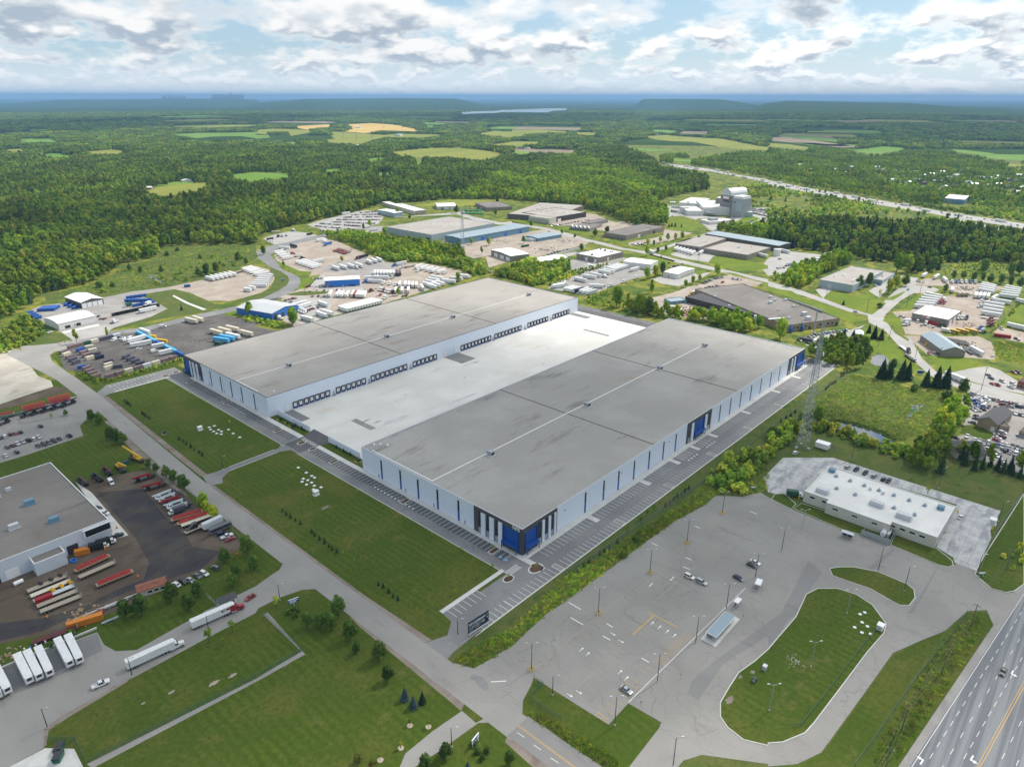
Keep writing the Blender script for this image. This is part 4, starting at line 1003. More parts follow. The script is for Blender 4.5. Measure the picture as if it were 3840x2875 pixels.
# ------ other buildings
def frame3(p0,p1,p2):
 """corner p0, along p1, depth towards p2 -> origin, angle, length, depth (depth to the left of p0->p1)"""
 p0,p1,p2=(np.array(p,float)for p in(p0,p1,p2))
 L=np.linalg.norm(p1-p0);u=(p1-p0)/L;n=np.array([-u[1],u[0]])
 D=float((p2-p0)@n)
 return p0,math.atan2(u[1],u[0]),float(L),D
def bld(name,label,cat,c,pts,h,wall,roof,kind='flat',rise=1.5,z=0.,doors=(),wins=(),units=0,coping=None,over=.35,unit_m='metall'):
 """p0 -> p1 is the front wall as seen from the road (left to right), p2 a point on the back wall"""
 P=G(c,pts,z)if isinstance(pts,str)else pts
 o,a,L,D=frame3(*P)
 D=abs(D)
 t=thing(name,label,cat,(o[0],o[1],0),a)
 w=MB()
 if kind=='flat':
  tk=.3
  w.box(0,L,0,tk,0,h).box(0,L,D-tk,D,0,h).box(0,tk,tk,D-tk,0,h).box(L-tk,L,tk,D-tk,0,h)
  w.mk('wall',wall,t)
  r=MB().box(tk,L-tk,tk,D-tk,h-.5,h-.3).mk('roof',roof,t)
  k=MB().box(-.05,L+.05,-.05,tk+.04,h,h+.1).box(-.05,L+.05,D-tk-.04,D+.05,h,h+.1).box(-.05,tk+.04,tk+.04,D-tk-.04,h,h+.1).box(L-tk-.04,L+.05,tk+.04,D-tk-.04,h,h+.1)
  k.mk('coping',coping or wall,t);zr=h-.3
 else:
  if kind=='gabley':
   w.prof([(0,0),(L,0),(L,h),(L/2,h+rise),(0,h)],0,D)
   prof=[(-over,h-over*rise/(L/2)),(L/2,h+rise),(L+over,h-over*rise/(L/2)),(L+over,h-over*rise/(L/2)+.22),(L/2,h+rise+.22),(-over,h-over*rise/(L/2)+.22)]
   w.mk('wall',wall,t)
   r=MB().prof(prof,-over,D+over).mk('roof',roof,t)
  else:
   n=2 if kind=='gablex' else 8
   arc=[(D*i/n,h+rise*(math.sin(math.pi*i/n)if n>2 else(1-abs(2*i/n-1))))for i in range(n+1)]
   poly=[(0,0)]+[(D,0)]+arc[::-1]
   v=[(0,y,z_)for y,z_ in poly]+[(L,y,z_)for y,z_ in poly];m=len(poly)
   w.add(v,[tuple(reversed(range(m))),tuple(range(m,2*m))]+[(i,(i+1)%m,m+(i+1)%m,m+i)for i in range(m)])
   w.mk('wall',wall,t)
   rb=MB()
   for i in range(n):
    (y0,z0),(y1,z1)=arc[i],arc[i+1]
    if i==0:y0-=over;z0-=over*(arc[1][1]-arc[0][1])/(arc[1][0]-arc[0][0])
    if i==n-1:y1+=over;z1-=over*(arc[1][1]-arc[0][1])/(arc[1][0]-arc[0][0])
    rb.add([(-over,y0,z0+.04),(L+over,y0,z0+.04),(L+over,y1,z1+.04),(-over,y1,z1+.04),(-over,y0,z0+.22),(L+over,y0,z0+.22),(L+over,y1,z1+.22),(-over,y1,z1+.22)],[(3,2,1,0),(4,5,6,7),(0,1,5,4),(1,2,6,5),(2,3,7,6),(3,0,4,7)])
   r=rb.mk('roof',roof,t)
  zr=h+rise*.6
 def onf(f,a_,b_,z0,z1,d,nm,m,par):
  q=MB()
  if f==0:q.box(a_,b_,-d,.05,z0,z1)
  elif f==1:q.box(L-.05,L+d,a_,b_,z0,z1)
  elif f==2:q.box(-d,.05,a_,b_,z0,z1)
  return q.mk(nm,m,par)
 for d in doors:
  f,a_,b_,hh,m=d
  S_=L if f==0 else D
  o_=onf(f,a_*S_-.12,b_*S_+.12,.05,hh+.12,.05,'door','metalg',t)
  onf(f,a_*S_,b_*S_,.08,hh,.09,'door_panel',m,o_)
 for wn in wins:
  f,a_,b_,n,z0,z1=wn
  S_=L if f==0 else D;st=(b_-a_)*S_/n
  for i in range(n):
   x=a_*S_+(i+.5)*st;ww=min(1.2,st*.36)
   fr=onf(f,x-ww-.1,x+ww+.1,z0-.1,z1+.1,.05,'window','trimw',t)
   onf(f,x-ww,x+ww,z0,z1,.08,'pane','glassd',fr)
 rs=np.random.default_rng(abs(hash(label))%2**31 if False else int(L*100+D*7))
 for k in range(units):
  x=rs.uniform(.1,.85)*L;y=rs.uniform(.12,.85)*D;s=rs.uniform(.6,1.25)
  zz=zr
  q=MB().box(x-1.3*s,x+1.3*s,y-.9*s,y+.9*s,zz,zz+.25).box(x-1.1*s,x+1.1*s,y-.7*s,y+.7*s,zz+.25,zz+1.4*s)
  if k%2:q.cyl((x+.3,y,zz+1.4*s),(x+.3,y,zz+1.75*s),.4*s,n=8)
  q.mk('rooftop_unit',unit_m,r)
 t['_L']=L;t['_D']=D
 return t,r,L,D
B_='building'
t,r,L,D=bld('works_building','large flat roofed works building with white parapet beside the dark yard',B_,None,[(-40,321.5),(79.2,321.5),(79.2,402)],10.,'wall_panel_grey','roof_grey',coping='trimw')
for x,y,s,m in((90.5,60,1,'metall'),(96,64,1,'metall'),(99,42,1.7,'sidgb'),(88,24,1.6,'metall'),(102,17,1.6,'sidgb'),(76,38,.7,'metalg'),(82,26,.6,'metalg'),(60,50,1.2,'metall'),(70,14,1.,'metall')):
 MB().box(x-1.4*s,x+1.4*s,y-.9*s,y+.9*s,9.7,9.7+.3).box(x-1.2*s,x+1.2*s,y-.7*s,y+.7*s,10.,10.+1.3*s).mk('rooftop_unit',m,r)
MB().box(108,119.6,-.9,0,5.4,9.3).mk('screen_surround','trimw',t)
MB().box(108.6,119.,-1.,-.9,5.9,8.9).mk('screen','glassd',t)
an=MB().box(86.5,98.5,-6.2,0,0,6.).mk('annex','wall_panel_grey',t)
MB().box(86.9,98.1,-5.8,-.02,6.,6.04).mk('annex_roof','roof_grey',an);MB().box(86.5,98.5,-6.2,-5.8,6.,6.35).box(86.5,86.9,-5.8,0,6.,6.35).box(98.1,98.5,-5.8,0,6.,6.35).mk('parapet','trimw',an)
for x0_,x1_,m in((60,66,'trimw'),(70,75,'steel'),(77,82,'trimw'),(100.5,105,'steel')):MB().box(x0_,x1_,-.1,0,.1,4.6).mk('door',m,t)
t,r,L,D=bld('depot_building','white roofed transit depot with skylights on the concrete lot',B_,None,[(326.7,96.),(326.7,36.2),(362.,36.2)],6.2,'sidc','roofw',coping='trimw',doors=((1,.12,.22,4.4,'metall'),(1,.28,.38,4.4,'metall'),(1,.44,.54,4.4,'metall'),(1,.6,.7,4.4,'metall'),(1,.78,.88,4.4,'metall')),wins=((0,.02,.22,2,3.6,4.6),(0,.66,.94,4,3.6,4.6)))
an=MB().box(12,41,-3.4,0,0,6.).mk('office_wing','sidc',t);MB().box(11.9,41.1,-3.5,0,6.,6.25).mk('office_roof','roofw',an)
for k in range(3):
 f_=MB().box(15+k*9,18+k*9,-3.48,-3.4,3.6,4.6).mk('window','trimw',an);MB().box(15.2+k*9,17.8+k*9,-3.52,-3.48,3.7,4.5).mk('pane','glassd',f_)
for k in range(2):
 for i in range(8-3*k if k else 7):
  x=(6.5+i*7.)if k==0 else(11+i*9.);y=26. if k==0 else 13.5
  MB().add([(x-1,y-.9,6.),(x+1,y-.9,6.),(x+1,y+.9,6.),(x-1,y+.9,6.),(x,y-.9,7.3),(x,y+.9,7.3)],[(0,1,4),(2,3,5),(0,4,5,3),(1,2,5,4)]).mk('skylight','solar_grey',r)
for x,y,s in((7,5,1.7),(31,10.5,1.8),(44,7.5,1.9)):MB().box(x-1.9*s,x+1.9*s,y-1.*s,y+1.*s,6.,6.3).box(x-1.7*s,x+1.7*s,y-.8*s,y+.8*s,6.3,6.3+1.1*s).mk('rooftop_unit','metall',r)
for x,y in((3,30),(55,28)):MB().box(x-1.5,x+1.5,y-1.3,y+1.3,6.,7.7).box(x-.9,x+.9,y-1.8,y+1.8,6.5,7.3).mk('rooftop_unit','sidgb',r)
for x in(24,30):MB().cyl((x,24,6.),(x,24,7.2),.75,n=10).mk('roof_vent','metall',r)
t=thing('tank_compound','fenced compound with white tanks against the transit depot','compound',(0,0,0))
cp=G('l','800 655,940 705,1050 745,1100 620')
b=MB()
for k in range(3):
 p,q=cp[k],cp[k+1];n=6
 for i in range(n):
  a_=(p[0]+(q[0]-p[0])*i/n,p[1]+(q[1]-p[1])*i/n);c_=(p[0]+(q[0]-p[0])*(i+.94)/n,p[1]+(q[1]-p[1])*(i+.94)/n)
  MB().add([(*a_,.2),(*c_,.2),(*c_,2.9),(*a_,2.9),(a_[0]+.06,a_[1]+.06,.2),(c_[0]+.06,c_[1]+.06,.2),(c_[0]+.06,c_[1]+.06,2.9),(a_[0]+.06,a_[1]+.06,2.9)],[(0,1,2,3),(7,6,5,4),(0,4,5,1),(3,2,6,7),(0,3,7,4),(1,5,6,2)]).mk('fence_panel','galv',t)
q0=G('l','985 680,1010 625')
MB().cyl((*q0[0],1.7),(q0[0][0]+6.5,q0[0][1]+.3,1.7),1.25,n=12).mk('tank','signw',t)
MB().box(q0[0][0]+.5,q0[0][0]+5.5,q0[0][1]-2.6,q0[0][1]-1.5,.1,2.6).mk('pump_cabinet','metall',t)
bld('quonset_shed','white shed with low rounded roof beside the pale apron','shed','a','515 893,830 820,790 755',5.6,'sidw','roofmw','arch',1.7,doors=((0,.16,.3,2.6,'glassd'),(0,.46,.58,2.6,'glassd'),(0,.4,.43,2.4,'metalg')))
bld('gabled_garage','dark garage with pale gable roof and four white doors','garage','a','710 708,900 668,800 610',5.8,'siding_darkgrey','roofmw','gabley',2.2,doors=((0,.02,.23,4.6,'trimw'),(0,.26,.47,4.6,'trimw'),(0,.5,.71,4.6,'trimw'),(0,.74,.95,4.6,'trimw')))
bld('blue_garage','blue walled truck garage with grey gable roof behind the dark gravel yard','garage','v','580 640,885 530,640 405',6.4,'siding_blue','roofm','gabley',2.4,doors=((0,.06,.24,5,'steel'),(0,.36,.46,4.6,'steel')))
bld('blue_office_building','bright blue building with white rounded roof among parked trailers',B_,'u','0 540,720 500,800 425',7.2,'siding_royal','roofmw','arch',1.5,doors=((1,.3,.6,4.6,'steel'),),wins=((0,.02,.16,3,1.2,2.4),(0,.02,.16,3,4.2,5.4)))
bld('grey_plant','largest pale walled plant with flat brownish roof in the upper middle',B_,'b','1520 475,2060 370,1115 405',9.6,'sidpb','roofgt',units=9,doors=((2,.04,.12,4.5,'steel'),),unit_m='trimw')
bld('blue_grey_warehouse','long low blue grey shed with pale roof beside the brown plant yard','warehouse',[None][0],G('b','1770 500,1690 490',0)[:1]+[(G('c','145 392')[0])]+[(lambda p:(p[0]-8,p[1]+34))(G('b','1770 500')[0])],8.2,'sidgb','roofmb','gablex',1.,doors=((0,.28,.33,5.5,'siding_blue'),(0,.35,.4,5.5,'siding_blue'),(0,.62,.66,5.5,'siding_blue'),(0,.85,.89,5.5,'siding_blue')))
bld('box_shed','pale blue box shed beside the crowded car lot by the forest','shed','b','1195 265,1272 255,1140 225',7.,'sidpb','roofmw','gablex',.8,doors=((1,.3,.5,4,'trimw'),))
bld('long_workshop','long workshop with white roof and two storeys of windows at the forest edge',B_,'b','1370 243,1475 233,1240 175',6.5,'sidc','roofw',units=3,wins=((0,.05,.95,6,1,2.4),(0,.05,.95,6,4,5.4)))
bld('long_workshop','white roofed workshop partly hidden behind the box shed',B_,'b','1240 205,1300 200,1110 155',5.5,'sidc','roofw',units=1)
bld('cream_shed','cream shed with white gable roof below the yellow meadow','shed','b','1570 200,1735 195,1700 165',5.5,'sidc','roofmw','gablex',1.6,doors=((0,.35,.55,3.8,'trimw'),(0,.7,.8,3.8,'trimw')))
bld('brick_factory','brown brick factory behind the green lift yard',B_,'b','2000 212,2212 200,2212 150',6.,'gbrick','roof_grey',units=3,doors=((0,.2,.3,4,'steel'),))
bld('brick_factory','wide brown brick factory with cream two storey front and car park',B_,'c','-40 275,365 305,480 190',8.,'brown_brick','roofgt',units=8,wins=((0,.36,.98,8,1,2.4),(0,.36,.98,8,4.2,5.6)))
bld('factory_front','cream two storey office front of the brown brick factory',B_,'c','145 300,320 325,365 310',8.9,'sidc','roofgt',wins=((0,.04,.96,9,1,2.4),(0,.04,.96,9,4.2,5.6)))
bld('brick_factory','dark brick hall with yellow gantry cranes at its end',B_,'c','365 310,640 262,470 205',8.5,'dark_brick','roofgt',units=4,doors=((0,.1,.2,5,'trimw'),(0,.5,.6,5,'steel')))
t,r,L,D=bld('dormer_office','grey office with five white dormers along its roof','office','c','495 372,670 388,800 345',4.2,'sidt','roof_grey',wins=((0,.05,.95,8,.9,2.6),))
for k in range(5):
 x=L*(.1+k*.2);d_=MB().prof([(x-1.9,4.2),(x+1.9,4.2),(x+1.9,6.),(x,7.4),(x-1.9,6.)],-.1,3.4).mk('dormer','trimw',t);MB().box(x-1.,x+1.,-.16,-.1,4.5,6.).mk('pane','glassd',d_)
bld('long_shed','flat grey roofed shed behind the dormer office','shed','c','680 345,830 310,800 290',5.,'sidt','roof_grey')
t,r,L,D=bld('brown_warehouse','brown brick warehouse with red loading frame at its right end','warehouse','c','985 465,1310 385,865 420',7.,'gbrick','roof_grey',units=3,doors=((0,.3,.36,4,'trimw'),(0,.7,.76,4.5,'steel')),wins=((2,.1,.9,5,1,2.6),))
MB().box(L+.1,L+5,2,2.6,0,6.5).box(L+.1,L+5,9,9.6,0,6.5).box(L+4.4,L+5,2.6,9,5.9,6.5).mk('loading_frame','redp',t)
bld('small_blue_shed','small blue shed with pale roof on the brown works yard','shed','c','225 475,428 440,400 405',4.6,'sidgb','roofmb','gablex',.9,doors=((2,.2,.7,3.4,'trimw'),))
bld('grey_depot','grey white depot with truck doors behind the concrete yard wall',B_,'c','-10 650,148 628,30 565',7.,'sidt','roofmw','gablex',1.,doors=((2,.05,.25,4.5,'trimw'),(2,.35,.55,4.5,'trimw'),(2,.65,.85,4.5,'trimw')))
bld('green_shed','pale green gabled shed surrounded by bushes','shed','c','228 682,478 640,430 605',4.,'sidgb','roofmw','gablex',2.)
bld('tan_workshop','tan brick workshop with white roof and large white doors',B_,'y','900 478,1415 352,405 400',6.8,'gbrick','roofw',units=5,doors=((2,.08,.18,4.2,'trimw'),(2,.48,.6,4.2,'trimw'),(0,.36,.42,4.2,'trimw')),wins=((0,.54,.96,6,3.6,4.8),(0,.7,.96,3,.9,2.2)),unit_m='steel')
bld('white_shed','white metal shed with low gable roof at the end of the trailer row','shed','y','1985 622,2140 540,1512 505',6.4,'sidw','roofmw','gabley',.9,doors=((2,.03,.12,4.2,'trimw'),))
bld('white_shed','white roofed shed with red doorway beside the scrubby lot','shed','c','1430 798,1575 748,1310 775',5.4,'sidw','roofmw','gabley',.9,doors=((2,.1,.24,3.6,'trimw'),(2,.6,.66,2.4,'redp')),wins=((0,.2,.9,6,1.2,2.4),))
bld('distribution_hall','wide tan roofed distribution hall with trailers backed against its dock',B_,'c','2030 632,2230 565,1650 572',6.2,'gbrick','roofgt',units=2,wins=((2,.1,.6,5,1,2.2),))
bld('distribution_dock','tan roofed dock wing where the white trailers are backed in',B_,'c','1625 562,1860 480,1445 520',6.2,'gbrick','roofgt',doors=((2,.1,.2,4,'steel'),(2,.3,.4,4,'steel'),(2,.5,.6,4,'steel'),(2,.7,.8,4,'steel')))
bld('long_blue_hall','long dark walled hall with pale blue metal roof at the top of the estate',B_,'c','1665 450,2300 560,1720 420',7.4,'siding_darkgrey','roofmb','gablex',.8)
t=thing('storage_tank','white cylindrical storage tank behind the long blue roofed hall','tank',G('d','75 595')[0])
MB().cyl((0,0,0),(0,0,8.5),4.6,n=20).mk('shell','sidw',t);MB().cyl((0,0,8.5),(0,0,9.2),4.6,.6,n=20).mk('top','roofm',t)
t,r,L,D=bld('foundry','sprawling dark roofed foundry with rooftop ducts and open bays',B_,None,[G('d','150 1260')[0],G('d','610 1195')[0],(lambda p:(p[0],p[1]+150))(G('d','150 1260')[0])],6.4,'tan_brick','roof_grey',units=0,doors=((0,.42,.46,3,'steel'),(0,.93,.97,3.5,'steel')),wins=((0,.1,.4,4,2,4.2),(0,.6,.9,4,2,4.2)),coping='dark_brick')
P0=np.array(t.location[:2]);A0=t.rotation_euler[2]
def loc(c,s,z=6.):
 p=np.array(G(c,s,z)[0])-P0;ca,sa=math.cos(-A0),math.sin(-A0)
 return(p[0]*ca-p[1]*sa,p[0]*sa+p[1]*ca)
for s_,k in(('20 960',1),('60 985',.8),('300 990',1.4),('150 985',1),('220 1040',.8),('310 1110',1.6),('345 1150',1.6),('90 1070',.6),('180 1140',.8),('430 1070',1.5),('20 1010',1.2),('380 1030',1)):
 x,y=loc('d',s_);
 if 2<x<L-3 and 2<y<D-3:MB().box(x-1.8*k,x+1.8*k,y-1.2*k,y+1.2*k,6.1,6.4).box(x-1.5*k,x+1.5*k,y-1*k,y+1*k,6.4,6.4+1.7*k).mk('rooftop_unit','metall',r)
for(a_,c_)in(('180 980','400 1060'),('400 1060','470 1090'),('0 1160','140 1150')):
 x0_,y0_=loc('d',a_);x1_,y1_=loc('d',c_);MB().cyl((x0_,y0_,7.4),(x1_,y1_,7.4),.8,n=8).mk('duct','metalg',r)
for s_ in('225 1270','320 1255'):
 x,y=loc('d',s_,0);MB().cyl((x,-1.6,.3),(x,-1.6,3.8),1.3,n=10).cyl((x,-1.6,3.8),(x,-1.6,5.),1.3,.3,n=10).cyl((x,-1.6,5.),(x,.5,7.2),.35,n=8).mk('dust_collector','siding_blue',t)
bld('foundry_bay','black walled open bay of the foundry facing the scrap yard',B_,'c','2110 1165,2290 1110,1640 960',5.8,'dark_brick','roof_dark',units=3,doors=((2,.1,.18,3.8,'steel'),(2,.24,.32,3.8,'steel'),(2,.5,.58,3.8,'steel'),(2,.7,.78,3.8,'steel')))
t=thing('silo','slim white silo standing beside the foundry bay','silo',G('c','2090 1200')[0])
MB().cyl((0,0,1),(0,0,9.5),1.3,n=14).cyl((0,0,9.5),(0,0,10.3),1.3,.2,n=14).mk('shell','sidw',t)
for k in range(4):MB().cyl((.9*math.cos(k*1.57+.78),.9*math.sin(k*1.57+.78),0),(.9*math.cos(k*1.57+.78),.9*math.sin(k*1.57+.78),1.2),.12,n=5).mk('leg','steel',t)
bld('site_office','small blue grey site office in the scrap yard','shed','c','1370 1020,1510 1005,1480 975',3.2,'sidgb','roofmb',wins=((0,.1,.9,3,1,2),))
t,r,L,D=bld('pale_blue_warehouse','pale blue flat roofed warehouse with trees at its corner','warehouse','d','722 916,985 790,430 868',8.3,'sidpb','roofgt',units=6,coping='trimw',doors=((2,.62,.76,4.5,'metall'),),unit_m='trimw')
MB().box(L-.2,L+.2,6,D-.3,8.,8.35).box(L*.5-.2,L*.5+.2,.4,D-.4,7.98,8.2).mk('roof_seam','trimw',r)
bld('pale_blue_annex','low annex behind the pale blue warehouse with parked cars in front',B_,'d','985 842,1090 778,905 800',4.4,'sidpb','roofgt',units=2,wins=((0,.1,.9,3,1.2,2.4),))
t,r,L,D=bld('truck_shop','grey brick truck shop with pale roof facing the row of parked vans',B_,'x','790 800,1245 888,1320 750',6.4,'gbrick','roofw',wins=((0,.03,.3,2,1.2,2.2),(0,.03,.2,2,4,5)),doors=((1,.1,.28,4.4,'trimw'),(1,.4,.58,4.4,'trimw'),(1,.7,.88,4.4,'trimw')))
MB().box(L*.3,L*.5,-.12,0,4.4,5.8).mk('sign_panel','signw',t);MB().box(L*.31,L*.4,-.16,-.12,4.6,5.6).mk('sign_mark','redp',t)
bld('gabled_shop','taupe shop with pale blue gable roof on the dirt yard',B_,'x','1170 1262,1460 1272,1460 1080',5.2,'gbrick','roofmb','gabley',3.2)
bld('yellow_brick_house','yellow brick house with dark gable roof in the crowded car lot','house','e','1800 915,1965 965,2050 850',4.8,'tan_brick','roof_shingle','gabley',3.2,over=.6,doors=((0,.72,.92,2.6,'sidw'),))
bld('brick_annex','small flat roofed annex attached to the yellow brick house',B_,'e','1990 955,2080 965,2100 905',3.6,'tan_brick','roof_dark',wins=((0,.3,.9,2,1.,2.2),))
bld('brick_office','tan brick office cut off by the right edge of the picture',B_,'e','2160 1000,2300 1040,2320 950',3.8,'tan_brick','roof_dark',wins=((0,.1,.9,3,1,2.2),))
bld('dark_roof_house','dark roofed house half hidden behind tall spruces','house','e','1620 1200,1870 1215,1790 1100',4.,'sidc','roof_shingle','gablex',3.4)
bld('red_brick_shop','red brick shop beyond the service road at the right edge',B_,'e','2145 580,2300 620,2300 520',5.,'red_brick','roof_dark',wins=((0,.1,.9,3,1,2.6),))
bld('salt_shed','blue salt shed with white roof beyond the motorway','shed','t','1690 1030,1755 1000,1545 1005',9.,'sidgb','roofmw','gabley',4.)
def mill():
 t=thing('feed_mill','tall white feed mill with silver silo block and low white halls','mill',(0,0,0))
 def blk(nm,m,c,pts,h,z0=0,roof='roofw'):
  P=G(c,pts,0);o,a,L,D=frame3(*P);D=abs(D)
  o_=MB().box(0,L,0,D,z0,h).mk(nm,m,t,(o[0],o[1],0),a)
  MB().box(.3,L-.3,.3,D-.3,h,h+.12).mk('roof',roof,o_)
  return o_,L,D
 blk('hall','sidw','w','860 590,1420 600,760 430',13)
 blk('hall','sidw','w','530 600,870 600,480 500',8)
 blk('hall','sidw','w','350 440,760 470,600 330',10)
 blk('gate_tower','sidw','w','370 545,430 560,440 520',11)
 o_,L,D=blk('silo_block','metalg','w','1430 620,1650 650,1720 600',31)
 MB().box(L*.12,L*.9,-.3,0,24,25.2).mk('louvre','steel',o_);MB().box(L*.4,L*.98,-.35,0,10,25.5).mk('pale_panel','sidpb',o_)
 MB().box(L*.05,L*.95,2,D-2,31.1,34.5).mk('penthouse','sidw',o_)
 o_,L,D=blk('silo_block','sidt','w','1190 560,1420 600,1500 520',33)
 MB().box(L*.25,L*.75,-.3,0,27.2,31).mk('sign_panel','signw',o_);MB().box(L*.25,L*.75,-.4,-.3,26.3,27.2).mk('sign_band','redp',o_)
 MB().box(L*.25,L*.85,-.3,0,22.5,24).mk('louvre','steel',o_)
 MB().cyl((L*.5,0,33),(L*.5,D,33),L*.46,n=16).mk('vault_roof','roofm',o_)
 o_,L,D=blk('silo_block','sidw','w','1380 560,1440 575,1500 520',35)
 q=G('w','1500 560')[0];MB().cyl((q[0],q[1],30),(q[0],q[1],41),.7,n=8).mk('stack','sidw',t)
 blk('side_block','sidt','w','1100 500,1200 510,1220 480',23);blk('side_hall','sidpb','w','1660 630,1890 630,1820 560',8)
 for s_ in('640 400','730 380','900 300','1000 330','560 330'):
  p=G('w',s_,10)[0];MB().box(p[0]-2,p[0]+2,p[1]-2,p[1]+2,10,11.6).mk('rooftop_unit','metalg',t)
 q=G('w','900 600,1080 600');MB().box(min(q[0][0],q[1][0]),max(q[0][0],q[1][0]),min(q[0][1],q[1][1])-4,max(q[0][1],q[1][1]),5.2,5.8).mk('canopy','roofm',t)
mill()
t,r,L,D=bld('plant_office','white office with red trim in front of the feed mill','office','w','1000 790,1400 760,1380 690',4.6,'sidw','roofw',coping='red_brick',wins=((0,.45,.95,4,1.2,3.),),units=1)
MB().box(L*.25,L*.6,D*.3,D*.7,4.3,8.).mk('upper_storey','metalg',t)
bld('plant_office_wing','low wing of the white office in front of the feed mill','office','w','1385 750,1500 735,1400 680',4.2,'red_brick','roofw',wins=((0,.2,.8,2,1,2.6),))
bld('gatehouse','white gatehouse with dark gable roof beside the red truck','gatehouse','g','1905 1160,2050 1100,2000 1070',2.7,'sidw','roof_shingle','gablex',1.,doors=((1,.3,.6,2.1,'glassd'),),wins=((0,.3,.9,2,1,2),))
bld('long_hut','long white hut with rusty red roof along the yard fence','hut','g','1200 1065,1450 985,1420 930',2.8,'sidc','roof_rust','gablex',.9,wins=((0,.3,.95,3,1,2),))
HOUSES=[]
def houses():
 spec=[('t','760 770','pale house with grey hip roof among trees beyond the motorway'),('t','1240 760','house with white roof among trees beyond the motorway'),('t','1110 750','grey roofed house in the trees left of the white roofed one'),('t','1160 800','low house in the trees above the motorway trucks'),('t','1340 860','brown roofed bungalow in the wooded suburb'),('t','1420 840','grey roofed house beside the brown bungalow'),('t','1490 890','wide bungalow with pale walls behind the motorway shrubs'),('t','1580 880','small house at the edge of the wooded suburb'),('t','1660 750','large house with pink roof near the right edge'),('t','1790 810','grey townhouse block leftmost in the suburb row'),('t','1870 815','second grey townhouse block in the suburb row'),('t','1950 800','tall white roofed townhouse block in the suburb row'),('t','2040 830','long grey townhouse block in the suburb row'),('t','2120 840','dark townhouse block near the right edge'),('t','2180 845','townhouse block cut by the right edge'),('t','2110 935','long low white building at the right edge beyond the salt shed'),('t','360 745','grey house hidden in trees left of the suburb'),('r','835 535','white farmhouse in the clearing below the gold field'),('r','815 590','dark barn in the trees below the white farmhouse'),('r','855 368','white farm building in the middle of the gold field'),('r','1190 440','long pale barn below the gold field'),('q','850 435','large white barn at the left of the far fields'),('q','900 440','white barn beside the largest far barn'),('q','1400 390','white roofed barn in the far treeline'),('q','1690 400','white greenhouse row in the far treeline'),('q','600 382','small grey barn in the far left field'),('q','1580 840','white roofed barn beside the ochre paddock'),('q','1810 800','blue grey barn behind the large paddock tree'),('q','1930 805','large pale barn roof behind the paddock'),('q','1255 903','low silver shed at the left end of the paddock'),('q','1160 910','silver shed half hidden by forest'),('s','50 550','dark green barn beside the bright green field'),('s','105 552','white shed beside the dark green barn'),('s','1000 432','row of white barns in the far fields'),('s','1230 435','white barn at the edge of the yellow field'),('s','1065 385','pale shed in the far woodland'),('s','520 525','white long shed by the scrap fields'),('s','1300 182','white building far off on the blue plain'),('s','1830 245','tiny white farm on the far blue plain'),('t','370 250','tiny white house on the far blue slope'),('s','2180 420','white roofed farmhouse by the ploughed field'),('s','2170 640','grey roofed house near the motorway bend'),('r','1040 520','brown house in the trees right of the white farmhouse')]
 spec+=[('t',f'{x} {y}','')for x,y in((560,740),(640,770),(700,720),(880,770),(920,720),(1000,790),(1050,830),(1180,850),(1260,830),(1310,790),(1390,780),(1540,810),(1600,790),(1700,850),(1760,870),(1850,880),(1960,870),(2050,890),(2140,790),(2180,900),(460,700),(980,740),(1480,760),(130,660),(250,700))]
 for i,(c,s_,lab)in enumerate(spec):
  lab0=lab;lab=lab or('white' if i%3 else 'grey')+' roofed house half hidden among the suburb trees'
  p=G(c,s_)[0];HOUSES.append(p);d=math.hypot(*p)
  big=any(w in lab for w in('barn','long','row','block','building','greenhouse'))
  L=(22 if big else 14)*(1. if d<3000 else 1.8);D=(12 if big else 10)*(1. if d<3000 else 1.6);h=4.5 if d<3000 else 7
  a=math.atan2(p[1],p[0])-math.pi/2+random.uniform(-.5,.5)
  ca,sa=math.cos(a),math.sin(a)
  P=[p,(p[0]+L*ca,p[1]+L*sa),(p[0]-D*sa,p[1]+D*ca)]
  wall='sidgb' if 'blue' in lab else 'sidw' if 'white' in lab or 'pale' in lab else 'brown_brick' if 'brown' in lab else 'sidt'
  roof='roofmw' if('white' in lab or 'silver' in lab or 'pale' in lab)else 'roofmb' if('grey' in lab or 'blue' in lab)else 'roof_shingle'
  t=bld('far_house' if 'house' in lab else 'far_building',lab,'house' if 'house' in lab or 'bungalow' in lab else B_,None,P,h,wall,roof,'gablex' if i%2 else 'gabley',2.6,wins=((0,.1,.9,3,1.2,2.6),)if d<1900 else())[0]
  if not lab0:t['group']='houses among the suburb trees'
houses()
def skyline():
 rs=np.random.default_rng(3)
 names=[]
 spec=[(x,rs.uniform(120,260),rs.uniform(60,110))for x in np.linspace(1840,2110,22)]+[(x,rs.uniform(60,140),rs.uniform(70,140))for x in np.linspace(1420,1600,9)]
 for x,h,w in spec:
  p=np.array(G('q',f'{x+rs.uniform(-6,6)} 150')[0]);p=p/np.linalg.norm(p)*27000;w*=.62
  hh=h*.2+CAM_H+14 if x>1800 else h*.15+CAM_H-4
  top=abs(x-2005)<8
  if top:hh=284
  t=thing('tower_block','tallest hazy tower of the city skyline on the horizon' if top else 'hazy tower block of the city skyline on the horizon','tower',(p[0],p[1],0),rs.uniform(0,1),None if top else 'towers of the far skyline')
  MB().box(-w/2,w/2,-w/2,w/2,0,hh*.8).box(-w/3,w/3,-w/3,w/3,hh*.8,hh).mk('shaft','sidt',t)
skyline()
